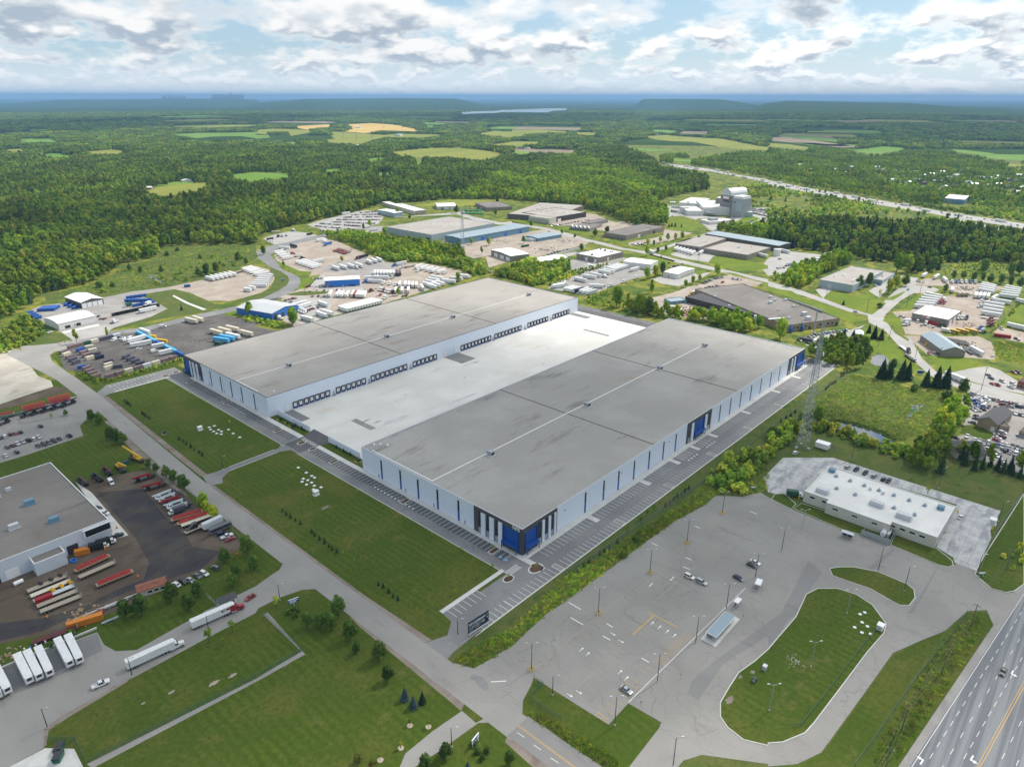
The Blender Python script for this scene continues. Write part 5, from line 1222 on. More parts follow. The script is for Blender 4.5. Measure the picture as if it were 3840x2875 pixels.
# ------ vehicles
CS['z']=(3560,1420,280/784)
ORD=['first','second','third','fourth','fifth','sixth','seventh','eighth','ninth','tenth','eleventh','twelfth','thirteenth','fourteenth','fifteenth','sixteenth','seventeenth','eighteenth','nineteenth','twentieth']
_vc={}
def wheel(b,x,y,r,w,m=0,mr=1):
 b.cyl((x,y-w/2,r),(x,y+w/2,r),r,n=12,m=m)
 s=1 if y>0 else -1
 b.cyl((x,y+s*w/2,r),(x,y+s*(w/2+.02),r),r*.55,n=8,m=mr)
def pof(kind,col):
 """list of (part name, MB, materials)"""
 P=[]
 pm='car_'+col
 def wheels(lst,r,w):
  for x,y in lst:
   b=MB();wheel(b,x,y,r,w);P.append(('wheel',b,['tyre','rim']))
 if kind in('sedan','suv','van','pickup','minivan'):
  if kind=='sedan':
   L2,hw,belt,top=2.35,.91,.92,1.44
   body=[(-L2,.42),(-L2+.05,.3),(L2-.05,.28),(L2,.45),(L2-.05,.66),(L2-.35,.76),(1.,.92),(-1.55,.97),(-L2+.1,.92),(-L2,.75)]
   gl=[(-1.75,.95),(1.05,.91),(.35,1.4),(-.95,1.42)];rf=[(-.98,1.4),(.38,1.38),(.28,1.46),(-.85,1.48)]
  elif kind in('suv','minivan'):
   L2,hw,belt,top=(2.3,.95,1.05,1.72)if kind=='suv' else(2.5,.98,1.05,1.75)
   body=[(-L2,.45),(-L2+.05,.34),(L2-.05,.32),(L2,.5),(L2-.03,.82),(L2-.35,.95),(1.1,1.06),(-L2+.05,1.08),(-L2,.85)]
   gl=[(-L2+.08,1.05),(1.2,1.03),(.45,1.66),(-L2+.35,1.68)];rf=[(-L2+.3,1.66),(.5,1.64),(.38,1.74),(-L2+.45,1.77)]
  elif kind=='van':
   L2,hw,belt,top=2.8,1.,1.2,2.45
   body=[(-L2,.4),(L2-.05,.36),(L2,.6),(L2-.1,.95),(1.75,1.25),(1.2,2.38),(.9,2.46),(-L2+.08,2.46),(-L2,2.2)]
   gl=None
  else:
   L2,hw,belt,top=2.85,1.,1.12,1.88
   body=[(-L2,.55),(L2-.05,.45),(L2,.6),(L2-.03,1.),(L2-.3,1.12),(1.2,1.18),(-.8,1.18),(-.82,.75),(-L2+.06,.75),(-L2+.05,1.15),(-L2,1.15)]
   gl=[(-.85,1.14),(1.3,1.14),(.55,1.82),(-.6,1.84)];rf=[(-.64,1.82),(.6,1.8),(.45,1.9),(-.5,1.92)]
  b=MB().prof(body,-hw,hw,0,.07,.8);P.append(('body',b,[pm]))
  if kind=='pickup':
   b=MB().box(-L2+.1,-.85,-hw+.02,-hw+.12,.7,1.18).box(-L2+.1,-.85,hw-.12,hw-.02,.7,1.18);P.append(('bed_side',b,[pm]))
  if gl:
   b=MB().prof(gl,-hw+.04,hw-.04,0,.22,top-.4);P.append(('window_glass',b,['glassd']))
   b=MB().prof(rf,-hw+.24,hw-.24,0,.05,top);
   for s in(-1,1):
    x0,x1=rf[0][0],rf[1][0]
    for xx,x2 in((gl[0][0]+.08,x0+.05),(gl[1][0]-.1,x1),(.5*(x0+x1)-.05,.5*(x0+x1)-.05)):
     b.bar((xx,s*(hw-.04),belt),(x2,s*(hw-.25),top-.03),.09)
   P.append(('roof',b,[pm]))
  else:
   b=MB().add([(1.74,-.9,1.3),(1.74,.9,1.3),(1.26,.82,2.28),(1.26,-.82,2.28)],[(0,1,2,3)]).box(.45,1.35,-hw-.01,hw+.01,1.35,2.);P.append(('window_glass',b,['glassd']))
  P.append(('headlight',MB().box(L2-.12,L2+.02,-hw+.08,-hw+.42,.62,.78),['lamp']));P.append(('headlight',MB().box(L2-.12,L2+.02,hw-.42,hw-.08,.62,.78),['lamp']))
  P.append(('tail_light',MB().box(-L2-.02,-L2+.1,-hw+.05,-hw+.3,.78,.95).box(-L2-.02,-L2+.1,hw-.3,hw-.05,.78,.95),['tail_red']))
  r=.34 if kind=='sedan' else .39
  wheels([(L2*.62,-hw+.09),(L2*.62,hw-.09),(-L2*.6,-hw+.09),(-L2*.6,hw-.09)],r,.24)
 elif kind in('trailer','reefer','short_trailer'):
  L=16.1 if kind!='short_trailer' else 9.5;h0,h1=1.15,4.05
  b=MB().box(-L/2,L/2,-1.3,1.3,h0,h1)
  n=9
  for k in range(n+1):
   x=-L/2+L*k/n
   b.box(x-.03,x+.03,-1.318,-1.3,h0+.05,h1-.05).box(x-.03,x+.03,1.3,1.318,h0+.05,h1-.05)
  P.append(('box_body',b,['box_'+col]))
  P.append(('roof_panel',MB().box(-L/2+.06,L/2-.06,-1.24,1.24,h1,h1+.03),['box_'+col]))
  P.append(('rear_door',MB().box(-L/2-.05,-L/2,-1.2,-.03,h0+.1,h1-.1).box(-L/2-.05,-L/2,.03,1.2,h0+.1,h1-.1),['trimw']))
  P.append(('chassis',MB().box(-L/2,L/2,-.5,.5,.85,h0).box(-L/2,-L/2+.25,-1.2,1.2,.5,.62),['steel']))
  P.append(('landing_gear',MB().box(L/2-3.2,L/2-3.,-.9,-.75,.05,h0).box(L/2-3.2,L/2-3.,.75,.9,.05,h0),['steel']))
  if kind=='trailer':P.append(('side_skirt',MB().box(-L/2+4.4,L/2-4.,-1.28,-1.24,.4,h0).box(-L/2+4.4,L/2-4.,1.24,1.28,.4,h0),['metall']))
  if kind=='reefer':
   P.append(('cooling_unit',MB().box(L/2,L/2+.5,-1.,1.,1.9,4.,0).box(L/2+.5,L/2+.53,-.75,.75,2.6,3.8,1),['trimw','steel']))
  wheels([(-L/2+x,y)for x in((1.5,2.75)if L>12 else(1.4,))for y in(-1.,1.)],.5,.55)
 elif kind=='flatbed':
  L=14.6
  P.append(('deck',MB().box(-L/2,L/2,-1.3,1.3,1.15,1.4),['box_'+col]));P.append(('chassis',MB().box(-L/2,L/2,-.45,.45,.75,1.15),['steel']))
  P.append(('headboard',MB().box(L/2-.1,L/2,-1.25,1.25,1.4,2.3),['metalg']))
  wheels([(-L/2+x,y)for x in(1.3,2.6)for y in(-1.,1.)],.5,.55)
 elif kind=='tractor':
  hood=[(1.,.8),(3.55,.75),(3.6,1.3),(3.45,1.75),(1.5,2.05),(1.,2.05)]
  P.append(('hood',MB().prof(hood,-.95,.95,0,.15,1.6),[pm]))
  cab=[(-2.,.9),(1.5,.9),(1.5,2.),(1.,2.75),(.6,3.),(-.2,3.75),(-2.,3.8)]
  P.append(('cab',MB().prof(cab,-1.2,1.2,0,.08,2.6),[pm]))
  P.append(('windscreen',MB().add([(1.53,-1.05,2.05),(1.53,1.05,2.05),(1.03,.98,2.74),(1.03,-.98,2.74)],[(0,1,2,3)]).box(.2,1.2,-1.22,1.22,2.,2.6),['glassd']))
  P.append(('frame_rail',MB().box(-4.6,3.5,-.45,.45,.7,.98).box(-4.,-2.6,-.6,.6,.98,1.15),['steel']))
  P.append(('fuel_tank',MB().cyl((-1.6,-1.,.75),(.4,-1.,.75),.35,n=8).cyl((-1.6,1.,.75),(.4,1.,.75),.35,n=8),['rim']))
  P.append(('grille',MB().box(3.55,3.62,-.5,.5,.9,1.6),['rim']));P.append(('headlight',MB().box(3.45,3.58,-.92,-.6,1.,1.25).box(3.45,3.58,.6,.92,1.,1.25),['lamp']))
  wheels([(2.6,-1.),(2.6,1.)],.52,.32);wheels([(x,y)for x in(-2.7,-4.)for y in(-.95,.95)],.52,.6)
 elif kind in('container','container20'):
  L=12.2 if kind=='container' else 6.06
  b=MB().box(-L/2,L/2,-1.22,1.22,.05,2.6)
  n=int(L/.6)
  for k in range(n):
   x=-L/2+.3+(L-.6)*k/(n-1);b.box(x-.1,x+.1,-1.26,-1.22,.25,2.4).box(x-.1,x+.1,1.22,1.26,.25,2.4)
  P.append(('box_body',b,['box_'+col]));P.append(('door_leaf',MB().box(-L/2-.04,-L/2,-1.1,-.03,.2,2.45).box(-L/2-.04,-L/2,.03,1.1,.2,2.45),['box_'+col]))
  P.append(('corner_frame',MB().box(-L/2,-L/2+.15,-1.24,1.24,2.6,2.66).box(L/2-.15,L/2,-1.24,1.24,2.6,2.66).box(-L/2,L/2,-1.24,-1.12,2.6,2.66).box(-L/2,L/2,1.12,1.24,2.6,2.66),['box_'+col]))
 elif kind=='boom_truck':
  P.append(('cab',MB().prof([(2.4,.8),(4.9,.8),(4.9,1.5),(4.2,1.75),(3.9,2.6),(2.4,2.7)],-1.15,1.15,0,.08,1.8),['car_white' if col=='pale' else 'car_black']))
  P.append(('windscreen',MB().add([(4.22,-.95,1.8),(4.22,.95,1.8),(3.94,.9,2.55),(3.94,-.9,2.55)],[(0,1,2,3)]).box(2.8,3.7,-1.17,1.17,1.8,2.4),['glassd']))
  P.append(('deck',MB().box(-5.2,2.3,-1.2,1.2,.9,1.25).box(-5.2,-3.6,-1.,1.,1.25,2.),['steel']))
  P.append(('turret',MB().cyl((-2.2,0,1.25),(-2.2,0,2.3),.8,n=10).box(-3.,-1.6,-.6,.6,2.,2.7),['box_'+col]))
  bm=MB().box(-3.4,6.2,-.42,.02,2.75,3.3).box(-2.6,5.4,.1,.5,2.5,2.95);P.append(('boom',bm,['box_'+('pale' if col=='pale' else col)]))
  P.append(('outrigger',MB().box(1.4,1.8,-1.5,1.5,.5,.8).box(-4.8,-4.4,-1.5,1.5,.5,.8),['box_'+col]))
  wheels([(3.9,-1.),(3.9,1.)]+[(x,y)for x in(-2.6,-3.9)for y in(-.95,.95)],.52,.45)
 elif kind=='crane':
  P.append(('carrier',MB().box(-5.5,5.5,-1.35,1.35,.9,1.6).prof([(3.8,1.6),(5.5,1.6),(5.5,2.1),(5.,2.9),(3.8,2.9)],-1.3,-.1),['steel']))
  P.append(('superstructure',MB().box(-3.6,.4,-1.2,1.2,1.6,2.7).box(-.4,1.2,.2,1.2,1.7,3.3),['box_'+col]))
  P.append(('boom',MB().add([(-2.5,-.45,2.9),(-2.5,.45,2.9),(-2.5,.45,3.8),(-2.5,-.45,3.8),(11.,-.3,6.2),(11.,.3,6.2),(11.,.3,6.8),(11.,-.3,6.8)],[(3,2,1,0),(4,5,6,7),(0,1,5,4),(1,2,6,5),(2,3,7,6),(3,0,4,7)]).cyl((.6,0,2.2),(4.2,0,4.2),.2,n=6),['box_'+col]))
  P.append(('hook',MB().bar((11.2,0,6.2),(11.2,0,3.6),.06).box(11.,11.4,-.15,.15,3.2,3.6),['steel']))
  wheels([(x,y)for x in(4.2,2.8,-2.6,-4.)for y in(-1.1,1.1)],.6,.5)
 elif kind=='boom_lift':
  P.append(('chassis',MB().box(-1.6,1.6,-1.1,1.1,.5,1.1),['green_lift']));P.append(('turret',MB().box(-1.4,.9,-.8,.8,1.1,2.3),['green_lift']))
  P.append(('boom',MB().add([(-1.,-.18,2.1),(-1.,.18,2.1),(-1.,.18,2.5),(-1.,-.18,2.5),(3.2,-.14,8.6),(3.2,.14,8.6),(3.,.14,8.9),(3.,-.14,8.9)],[(3,2,1,0),(4,5,6,7),(0,1,5,4),(1,2,6,5),(2,3,7,6),(3,0,4,7)]),['box_pale' if col=='pale' else 'green_lift']))
  P.append(('basket',MB().box(3.,3.9,-.7,.7,8.3,8.4).box(3.,3.05,-.7,.7,8.4,9.2).box(3.85,3.9,-.7,.7,8.4,9.2),['steel']))
  wheels([(x,y)for x in(1.1,-1.1)for y in(-1.,1.)],.45,.35)
 elif kind=='bus':
  b=MB().prof([(-5.2,.5),(5.2,.5),(5.25,1.6),(5.,2.95),(-5.2,3.)],-1.25,1.25,0,.1,2.7);P.append(('body',b,['box_'+col]))
  P.append(('window_band',MB().box(-4.8,4.6,-1.262,1.262,1.7,2.45).box(5.,5.2,-1.05,1.05,1.7,2.6),['glassd']))
  wheels([(3.4,-1.05),(3.4,1.05),(-3.2,-1.05),(-3.2,1.05)],.5,.4)
 elif kind=='box_truck':
  P.append(('box_body',MB().box(-3.9,1.9,-1.25,1.25,1.,3.5),['box_'+col]));P.append(('cab',MB().prof([(2.,.7),(4.1,.7),(4.1,1.4),(3.5,1.6),(3.1,2.5),(2.,2.6)],-1.1,1.1,0,.08,1.8),['car_white']))
  P.append(('windscreen',MB().add([(3.52,-.9,1.65),(3.52,.9,1.65),(3.13,.85,2.45),(3.13,-.85,2.45)],[(0,1,2,3)]).box(2.3,3.,-1.12,1.12,1.65,2.3),['glassd']))
  P.append(('chassis',MB().box(-3.9,3.6,-.4,.4,.6,1.),['steel']));wheels([(2.9,-.95),(2.9,.95),(-2.3,-.95),(-2.3,.95)],.45,.4)
 elif kind=='rack_stack':
  b=MB()
  for z in(0,1.1,2.2,3.3):
   for y in(-1.6,1.6):b.bar((-6,y,z+.15),(6,y,z+.15),.4)
   for k in range(9):b.bar((-6+k*1.5,-1.6,z+.15),(-6+k*1.5,1.6,z+.15),.42)
   for k in range(8):b.bar((-6+k*1.5,-1.6,z+.15),(-4.5+k*1.5,-1.6,z+1.2),.26)
  P.append(('rack_frame',b,['redp']));P.append(('base',MB().box(-6,6,-1.5,1.5,0,.12),['steel']))
 elif kind=='truss_load':
  b=MB()
  for y in(-.8,0,.8):
   for k in range(10):b.bar((-6.5+k*1.3,y,1.6+(k%2)*.7),(-5.2+k*1.3,y,1.6+((k+1)%2)*.7),.16)
   b.bar((-6.5,y,1.6),(6.5,y,1.6),.18);b.bar((-6.5,y,2.4),(6.,y,2.4),.18)
  P.append(('truss_piece',b,['redp']));P.append(('deck',MB().box(-7.2,7.2,-1.3,1.3,1.1,1.4),['timber']));P.append(('chassis',MB().box(-7,7,-.5,.5,.7,1.1),['steel']))
  wheels([(x,y)for x in(-6,-4.8,-3.6)for y in(-1.,1.)],.5,.55)
 return P
def vmesh(kind,col,merged):
 key=(kind,col,merged)
 if key in _vc:return _vc[key]
 P=pof(kind,col)
 if merged:
  allm=[];B=MB()
  for nm,b,ms in P:
   idx=[]
   for m in ms:
    if m not in allm:allm.append(m)
    idx.append(allm.index(m))
   B.add(b.v,b.f);B.m[-len(b.f):]=[idx[i]for i in b.m]
  _vc[key]=B.mesh(kind+'_body',allm)
 else:
  _vc[key]=[(nm,b.mesh(nm,ms))for nm,b,ms in P]
 return _vc[key]
NAME=dict(sedan='parked_car',suv='parked_car',minivan='parked_car',van='van',pickup='pickup_truck',trailer='semi_trailer',reefer='semi_trailer',short_trailer='semi_trailer',flatbed='flatbed_trailer',tractor='truck_tractor',container='shipping_container',container20='shipping_container',boom_truck='boom_truck',crane='mobile_crane',boom_lift='boom_lift',bus='bus',box_truck='box_truck',rack_stack='rack_stack',truss_load='loaded_flatbed')
CAT=dict(sedan='car',suv='car',minivan='car',van='van',pickup='pickup',trailer='trailer',reefer='trailer',short_trailer='trailer',flatbed='trailer',tractor='truck',container='container',container20='container',boom_truck='truck',crane='crane',boom_lift='lift',bus='bus',box_truck='truck',rack_stack='rack',truss_load='trailer')
VEH=[]
def V(kind,col,x,y,a,label,group=None):VEH.append((kind,col,x,y,a,label,group))
def axis(c,s):
 p,q=G(c,s);return(p[0]+q[0])/2,(p[1]+q[1])/2,math.atan2(q[1]-p[1],q[0]-p[0])
def short(kind,c,s):
 p,q=G(c,s);return 'container20' if kind=='container' and math.hypot(p[0]-q[0],p[1]-q[1])<10.5 else kind
def one(kind,col,c,s,label,group=None):
 kind=short(kind,c,s);x,y,a=axis(c,s);V(kind,col,x,y,a,label,group)
def line(kind,cols,c,first,last,n,desc,flip=False):
 """n vehicles side by side: ground axes of the first and the last one (rear, front)"""
 if kind=='container':kind=short(kind,c,first)
 x0,y0,a0=axis(c,first);x1,y1,a1=axis(c,last)
 da=(a1-a0+math.pi)%(2*math.pi)-math.pi
 g=desc if n>1 else None
 for i in range(n):
  t=i/(n-1)if n>1 else 0
  k=kind if isinstance(kind,str)else kind[i%len(kind)]
  col=cols if isinstance(cols,str)else cols[i%len(cols)]
  nm={'trailer':'semi trailer','reefer':'refrigerated trailer','short_trailer':'short trailer','flatbed':'flatbed trailer','tractor':'truck tractor','container':'shipping container','container20':'short shipping container','boom_truck':'boom truck','boom_lift':'boom lift','suv':'car','sedan':'car','pickup':'pickup','van':'van','bus':'bus','box_truck':'box truck'}.get(k,k.replace('_',' '))
  V(k,col,x0+(x1-x0)*t,y0+(y1-y0)*t,a0+da*t,f'{col} {nm}, {ORD[i]} of {desc}' if n>1 else f'{col} {nm} {desc}',g)
MIX=['white','silver','black','grey','white','black','silver','navy','white','grey','red','white','black','silver','blue','maroon','white','grey']
def cars(c,pts,ang,desc,kinds=('sedan','suv','sedan','suv','sedan','pickup'),cols=None):
 P=G(c,pts)
 if ang=='perp':
  d=(P[-1][0]-P[0][0],P[-1][1]-P[0][1]);ang=math.atan2(d[1],d[0])+math.pi/2
 rs=random.Random(pts)
 for i,p in enumerate(P):
  col=cols[i%len(cols)]if cols else rs.choice(MIX);k=rs.choice(kinds)
  nm={'pickup':'pickup','van':'van','suv':'car','minivan':'minivan'}.get(k,'car')
  V(k,col,p[0],p[1],ang+rs.uniform(-.04,.04)+(math.pi if rs.random()<.4 else 0),(f'{col} {nm}, {ORD[i]} from left in {desc}' if len(P)>1 and i<20 else f'{col} {nm} in {desc}'),desc if len(P)>1 else None)
# --- foreground singles
one('sedan','silver','j','945 650,1030 710','silver car standing alone in the near parking bays')
one('suv','white','m','1490 1005,1572 1045','white utility car ahead of the silver minivan in the commuter lot')
one('minivan','silver','m','1590 1050,1680 1095','silver minivan close behind the white utility car')
one('sedan','navy','m','1915 1015,1995 1060','dark blue car alone near the bus shelters')
one('sedan','black','m','2035 910,2110 945','black car parked beside a white car in the commuter lot')
one('sedan','white','m','2065 885,2135 920','white car parked beside the black car in the commuter lot')
one('sedan','black','k','2045 490,2010 560','black car driving on the wide highway')
one('sedan','red','g','2200 1045,2125 1090','red car leaving past the white gatehouse')
one('pickup','white','h','775 675,970 590','white pickup with open dark bed on the truck lane')
one('reefer','white','h','1120 490,1490 320','white trailer hitched to the white tractor on the truck lane');one('tractor','white','h','1420 352,1600 275','white truck tractor with red hood flash pulling a white trailer')
one('reefer','white','g','1670 1330,2010 1180','white trailer with dark red lettering behind the red tractor');one('tractor','red','g','1960 1205,2105 1145','bright red truck tractor at the white gatehouse')
for i,s in enumerate(('165 420,275 640','250 390,360 610','345 355,450 580','510 280,625 500','600 250,708 470','-30 500,90 735','-110 540,5 780')):
 one('reefer','white','h',s,f'white refrigerated trailer parked nose out, {ORD[[2,3,4,5,6,1,0][i]]} from the left at the yard wall','refrigerated trailers at the yard wall')
cars('l','683 80,760 100,838 130,915 155,995 185,1038 200',math.radians(178)+math.pi/2*0,'the row behind the transit depot',cols=['silver','black','black','silver','black','black'],kinds=('suv',))
one('sedan','white','l','1645 530,1675 490','white car beside the right end of the transit depot')
one('suv','white','e','210 1170,262 1140','white car at the foot of the lattice tower')
one('box_truck','green','l','185 320,265 330','green machine beside the depot hedge')
# --- left works car park and yard
for pts,d,cl in(('5 838,45 828,90 808,135 800,180 790','the back row of the works car park',['navy','white','maroon','red','navy']),('65 920,110 905,155 890,200 875,247 862,292 850,337 835','the middle row of the works car park',['grey','maroon','white','silver','black','white','white']),('330 908,380 895,425 880,468 865,515 848,600 822','the front row of the works car park',['black','black','grey','black','black','navy']),('50 992,147 962','the nearest bays of the works car park',['white','black'])):
 cars('f',pts,'perp',d,cols=cl,kinds=('sedan','suv','pickup'))
cars('f','352 738',math.pi/2,'the far side of the works car park, alone by the hedge',cols=['navy'],kinds=('suv',))
one('rack_stack','red','f','195 610,400 560','long stack of red steel racks, left of two');one('rack_stack','red','f','410 540,620 490','long stack of red steel racks, right of two')
line('boom_truck',['black','black','navy','navy','navy'],'f','215 655,290 630','545 570,645 530',5,'the truck row in front of the red racks')
one('flatbed','green','f','40 665,205 625','dark green flatbed trailer left of the red racks');one('truss_load','red','f','-60 665,85 640','red steel load at the left picture edge');one('boom_truck','black','f','-30 740,70 700','dark truck at the left picture edge')
one('crane','yellow','f','1240 1050,1130 1010','yellow crane with its boom swung over the lawn');one('crane','yellow','f','990 1060,1100 1160','yellow crane facing into the yard')
one('boom_truck','brown','f','650 1170,790 1285','dark crane truck nearest the works building');one('boom_truck','black','f','785 1150,905 1235','black crane truck, second from the works building');one('boom_truck','maroon','f','880 1085,985 1190','dark red and black crane truck, third from the works building')
one('van','white','f','940 1200,985 1255','white van parked between the crane trucks')
one('boom_truck','red','f','1350 1165,1150 1230','red boom truck nearest the yellow cranes');one('boom_truck','red','f','1450 1240,1230 1300','red boom truck with raised folded boom')
line('boom_truck',['pale','pale','red','pale','pale'],'g','1540 150,1320 235','1680 260,1455 340',5,'the boom truck row along the yard fence')
one('box_truck','slate','g','1600 305,1470 350','white truck with a dark box beside the boom trucks')
one('truss_load','red','g','1720 340,1520 400','red steel frames on a trailer below the boom trucks');one('truss_load','red','g','1750 370,1590 425','second red steel load below the boom trucks')
one('flatbed','cream','g','1620 440,1790 380','pale flatbed trailer along the yard fence');one('flatbed','tan','g','1650 500,1815 430','tan flatbed beside a black tractor');one('tractor','black','g','1720 460,1625 500','black tractor at the tan flatbed')
one('short_trailer','pale','g','1800 470,1885 430','small pale trailer at the corner of the yard');one('bus','grey','g','1860 500,1955 460','grey bus at the corner of the yard')
one('suv','navy','g','1870 535,1962 500','dark blue pickup beside the grey bus');one('pickup','white','g','1910 560,2015 520','white pickup at the yard corner');one('sedan','red','g','1955 580,2032 545','red car at the yard corner')
one('truss_load','red','g','655 850,950 715','wide red steel load on a trailer in the middle of the yard');one('flatbed','tan','g','690 905,1000 770','tan flatbed beside the wide red steel load');one('truss_load','red','g','820 985,1170 840','red steel load on the outermost trailer of the yard')
line('flatbed',['tan','cream','pale','tan','tan'],'g','250 1025,580 890','350 1205,715 1060',5,'the empty flatbeds below the works building')
one('container20','red','g','350 1110,425 1080','small red container among the flatbeds');one('container20','orange','g','645 700,790 665','orange red container against the works building')
one('box_truck','black','g','820 650,900 630','dark utility truck left of two by the works building');one('box_truck','black','g','880 620,960 595','dark utility truck right of two by the works building')
one('pickup','black','g','955 560,1072 515','black pickup at the corner of the works building');one('sedan','black','g','815 285,880 300','black car close to the works building wall');one('van','white','g','870 345,920 345','white van close to the works building wall')
cars('g','1527 955,1588 930,1650 918,1710 882,1768 862,1862 812',math.radians(100),'the row by the rusty roofed hut',cols=['white','black','silver','grey','white','grey'],kinds=('suv','sedan'))
one('container','orange','h','600 140,880 55','orange container at the yard fence')
one('flatbed','maroon','h','410 240,560 190','dark red flatbed below the yard fence')
# --- container yard
def chain(c,a,b,n,cols,kind,desc):
 p,q=G(c,a+','+b);ang=math.atan2(q[1]-p[1],q[0]-p[0])
 if math.hypot(p[0]-q[0],p[1]-q[1])/(n-1)<12:kind='container20'
 for i in range(n):
  t=i/(n-1);V(kind,cols[i%len(cols)],p[0]+(q[0]-p[0])*t,p[1]+(q[1]-p[1])*t,ang,f'{cols[i % len(cols)]} shipping container, {ORD[i]} of {desc}',desc)
line('container',['mauve','cream','mauve','slate','slate'],'a','515 1105,590 1080','625 1195,695 1170',5,'the stack line beside the road bend')
line('container',['blue','mauve','mauve','cream'],'a','665 1085,735 1062','745 1155,815 1135',4,'the left block in the container yard')
line('container',['cream','cream','slate','navy'],'a','740 1058,810 1045','825 1150,900 1130',4,'the second block in the container yard')
chain('a','620 1050','1010 950',7,['mauve','mauve','green','cream','slate','slate','pale'],'container','the back row of the container yard')
chain('a','1215 935','1560 1110',7,['skyblue','skyblue','skyblue','blue','skyblue','skyblue','blue'],'container','the blue wall dividing the gravel yards')
line('container','slate','a','1055 1150,1130 1120','1160 1205,1265 1180',4,'the slate block in the middle of the yard')
line('container',['slate','cream','cream'],'a','890 1190,990 1165','890 1245,990 1215',3,'the cream topped block near the warehouse')
one('container','slate','a','980 1225,1065 1215','dark container right of the cream topped block')
line('container','mauve','a','715 1245,790 1222','795 1315,870 1292',4,'the mauve block beside the yard gate');one('container','blue','a','675 1232,750 1218','low blue container at the yard gate')
chain('a','950 1300','1500 1145',8,['mauve','mauve','cream','mauve','pale','cream','mauve','mauve'],'container','the front row beside the hedge')
one('trailer','white','a','1205 905,1310 945','white office trailer at the blue container wall');one('container','yellow','a','1335 990,1455 1005','long yellow container at the blue container wall');one('container20','yellow','a','1300 960,1345 965','short yellow container at the blue container wall')
one('trailer','white','a','1120 1010,1250 972','white trailer at the back of the container yard');one('trailer','white','a','1135 1050,1310 1015','white trailer alone in the container yard')
one('suv','white','a','1175 1070,1228 1058','white car in the middle of the container yard');one('van','white','a','1298 1092,1372 1070','white van beside the blue container wall');one('short_trailer','white','a','1345 1055,1400 1045','short white trailer behind the white van');one('short_trailer','white','a','1390 1115,1478 1095','low white trailer near the warehouse corner')
cars('a','985 985,1010 965,1060 970,1085 985,1135 968',math.radians(20),'the vehicles by the back row of containers',cols=['white','black','white','white','white'],kinds=('pickup','van'))
line('trailer','cream','a','1610 820,1700 840','1660 800,1770 835',2,'the pair at the top of the dark gravel yard')
line('trailer','cream','a','1815 915,1930 948','1950 885,2075 915',3,'the cream trailers on the dark gravel');line('trailer',['skyblue','skyblue','white'],'a','1865 990,1965 1005','1960 950,2070 975',3,'the blue and white trailers by the warehouse');one('trailer','cream','a','2075 925,2190 955','cream trailer nearest the warehouse roof');one('container20','green','a','1850 1015,1920 1025','green container beside the blue trailers')
one('van','white','a','1395 870,1425 868','white van alone at the edge of the dark gravel')
# --- upper left depot
line('container','blue','a','335 735,390 705','460 728,512 698',6,'the blue bins beside the scrub edge');line('container','blue','a','565 690,610 660','640 712,690 690',3,'the blue bins beside the dark garage')
line('container','blue','a','1075 655,1140 640','1250 650,1315 640',7,'the blue bin field, back row');line('container','blue','a','1090 625,1150 615','1210 610,1260 600',4,'the blue bin field, far row');line('container','blue','a','1150 695,1200 685','1290 668,1330 655',5,'the blue bin field, front row')
line('container20','blue','a','240 760,280 750','310 800,350 790',4,'the small blue bins in the corner');chain('a','1000 768','1350 692',14,['black'],'container20','the row of black bins across the depot')
one('trailer','white','a','1200 752,1365 715','white trailer beside the black bins');one('tractor','white','a','1235 742,1190 752','white tractor at the trailer beside the black bins');one('box_truck','white','a','1330 660,1225 695','white box truck among the blue bins');one('box_truck','green','a','1150 680,1060 702','truck with a dark box beside the blue bins');one('tractor','white','a','970 838,1015 820','white tractor alone on the depot apron')
one('container20','blue','a','1590 525,1648 518','blue container alone at the gravel lot entrance');cars('a','400 905,435 915',.3,'the pair beside the quonset shed',cols=['green','white']);cars('a','850 780,870 800,900 800,915 795',.8,'the vehicles behind the quonset shed',cols=['black','grey','black','orange'])
line('trailer','white','a','1775 452,1860 475','1985 415,2035 430',6,'the left row on the gravel trailer lot');one('flatbed','maroon','v','125 90,215 65','dark red flatbed at the back of the gravel trailer lot')
line('trailer','white','v','230 55,330 25','300 95,440 55',4,'the back group on the gravel trailer lot');line('trailer','white','v','345 115,490 75','375 125,550 95',2,'the pair by the bend of the road')
line('trailer','white','v','410 140,600 125','340 245,510 245',6,'the main group on the gravel trailer lot');line('short_trailer','white','v','280 265,395 285','228 290,340 305',2,'the short pair on the gravel trailer lot')
# --- trucking lots
g='trailers around the blue office building'
line('trailer','white','b','140 590,255 560','205 640,340 612',4,'the left row inside the road bend');line('tractor',['white','red','white','black'],'b','255 575,300 565','370 630,430 620',4,'the tractors inside the road bend')
one('trailer','white','b','200 540,290 545','white trailer at the head of the left truck lot');one('trailer','navy','b','290 515,360 535','dark trailer at the head of the left truck lot')
line('trailer','white','b','330 675,440 645','470 715,570 690',6,'the white block above the blue building');one('trailer','white','b','490 665,597 645','white trailer alone behind the white block')
one('trailer','white','b','515 480,605 460','white trailer at the upper corner of the truck lot');one('short_trailer','white','b','565 490,625 470','short white trailer at the upper corner of the truck lot');one('trailer','blue','b','570 520,665 495','blue trailer below the upper corner of the truck lot')
line('flatbed',['red','brown','maroon','red','brown','maroon'],'b','635 575,745 530','720 600,850 560',6,'the rusty flatbeds in the truck lot');one('trailer','black','b','870 630,980 605','black trailer below the row of bushes');one('tractor','maroon','b','895 622,850 635','dark red tractor at the black trailer')
line('trailer','white','b','650 705,728 730','845 675,930 705',4,'the row behind the blue building');line('tractor',['white','white'],'b','860 700,890 720','905 690,925 710',2,'the white tractors behind the blue building');line('trailer','white','b','950 650,1010 678','1040 632,1090 655',3,'the row below the bushes')
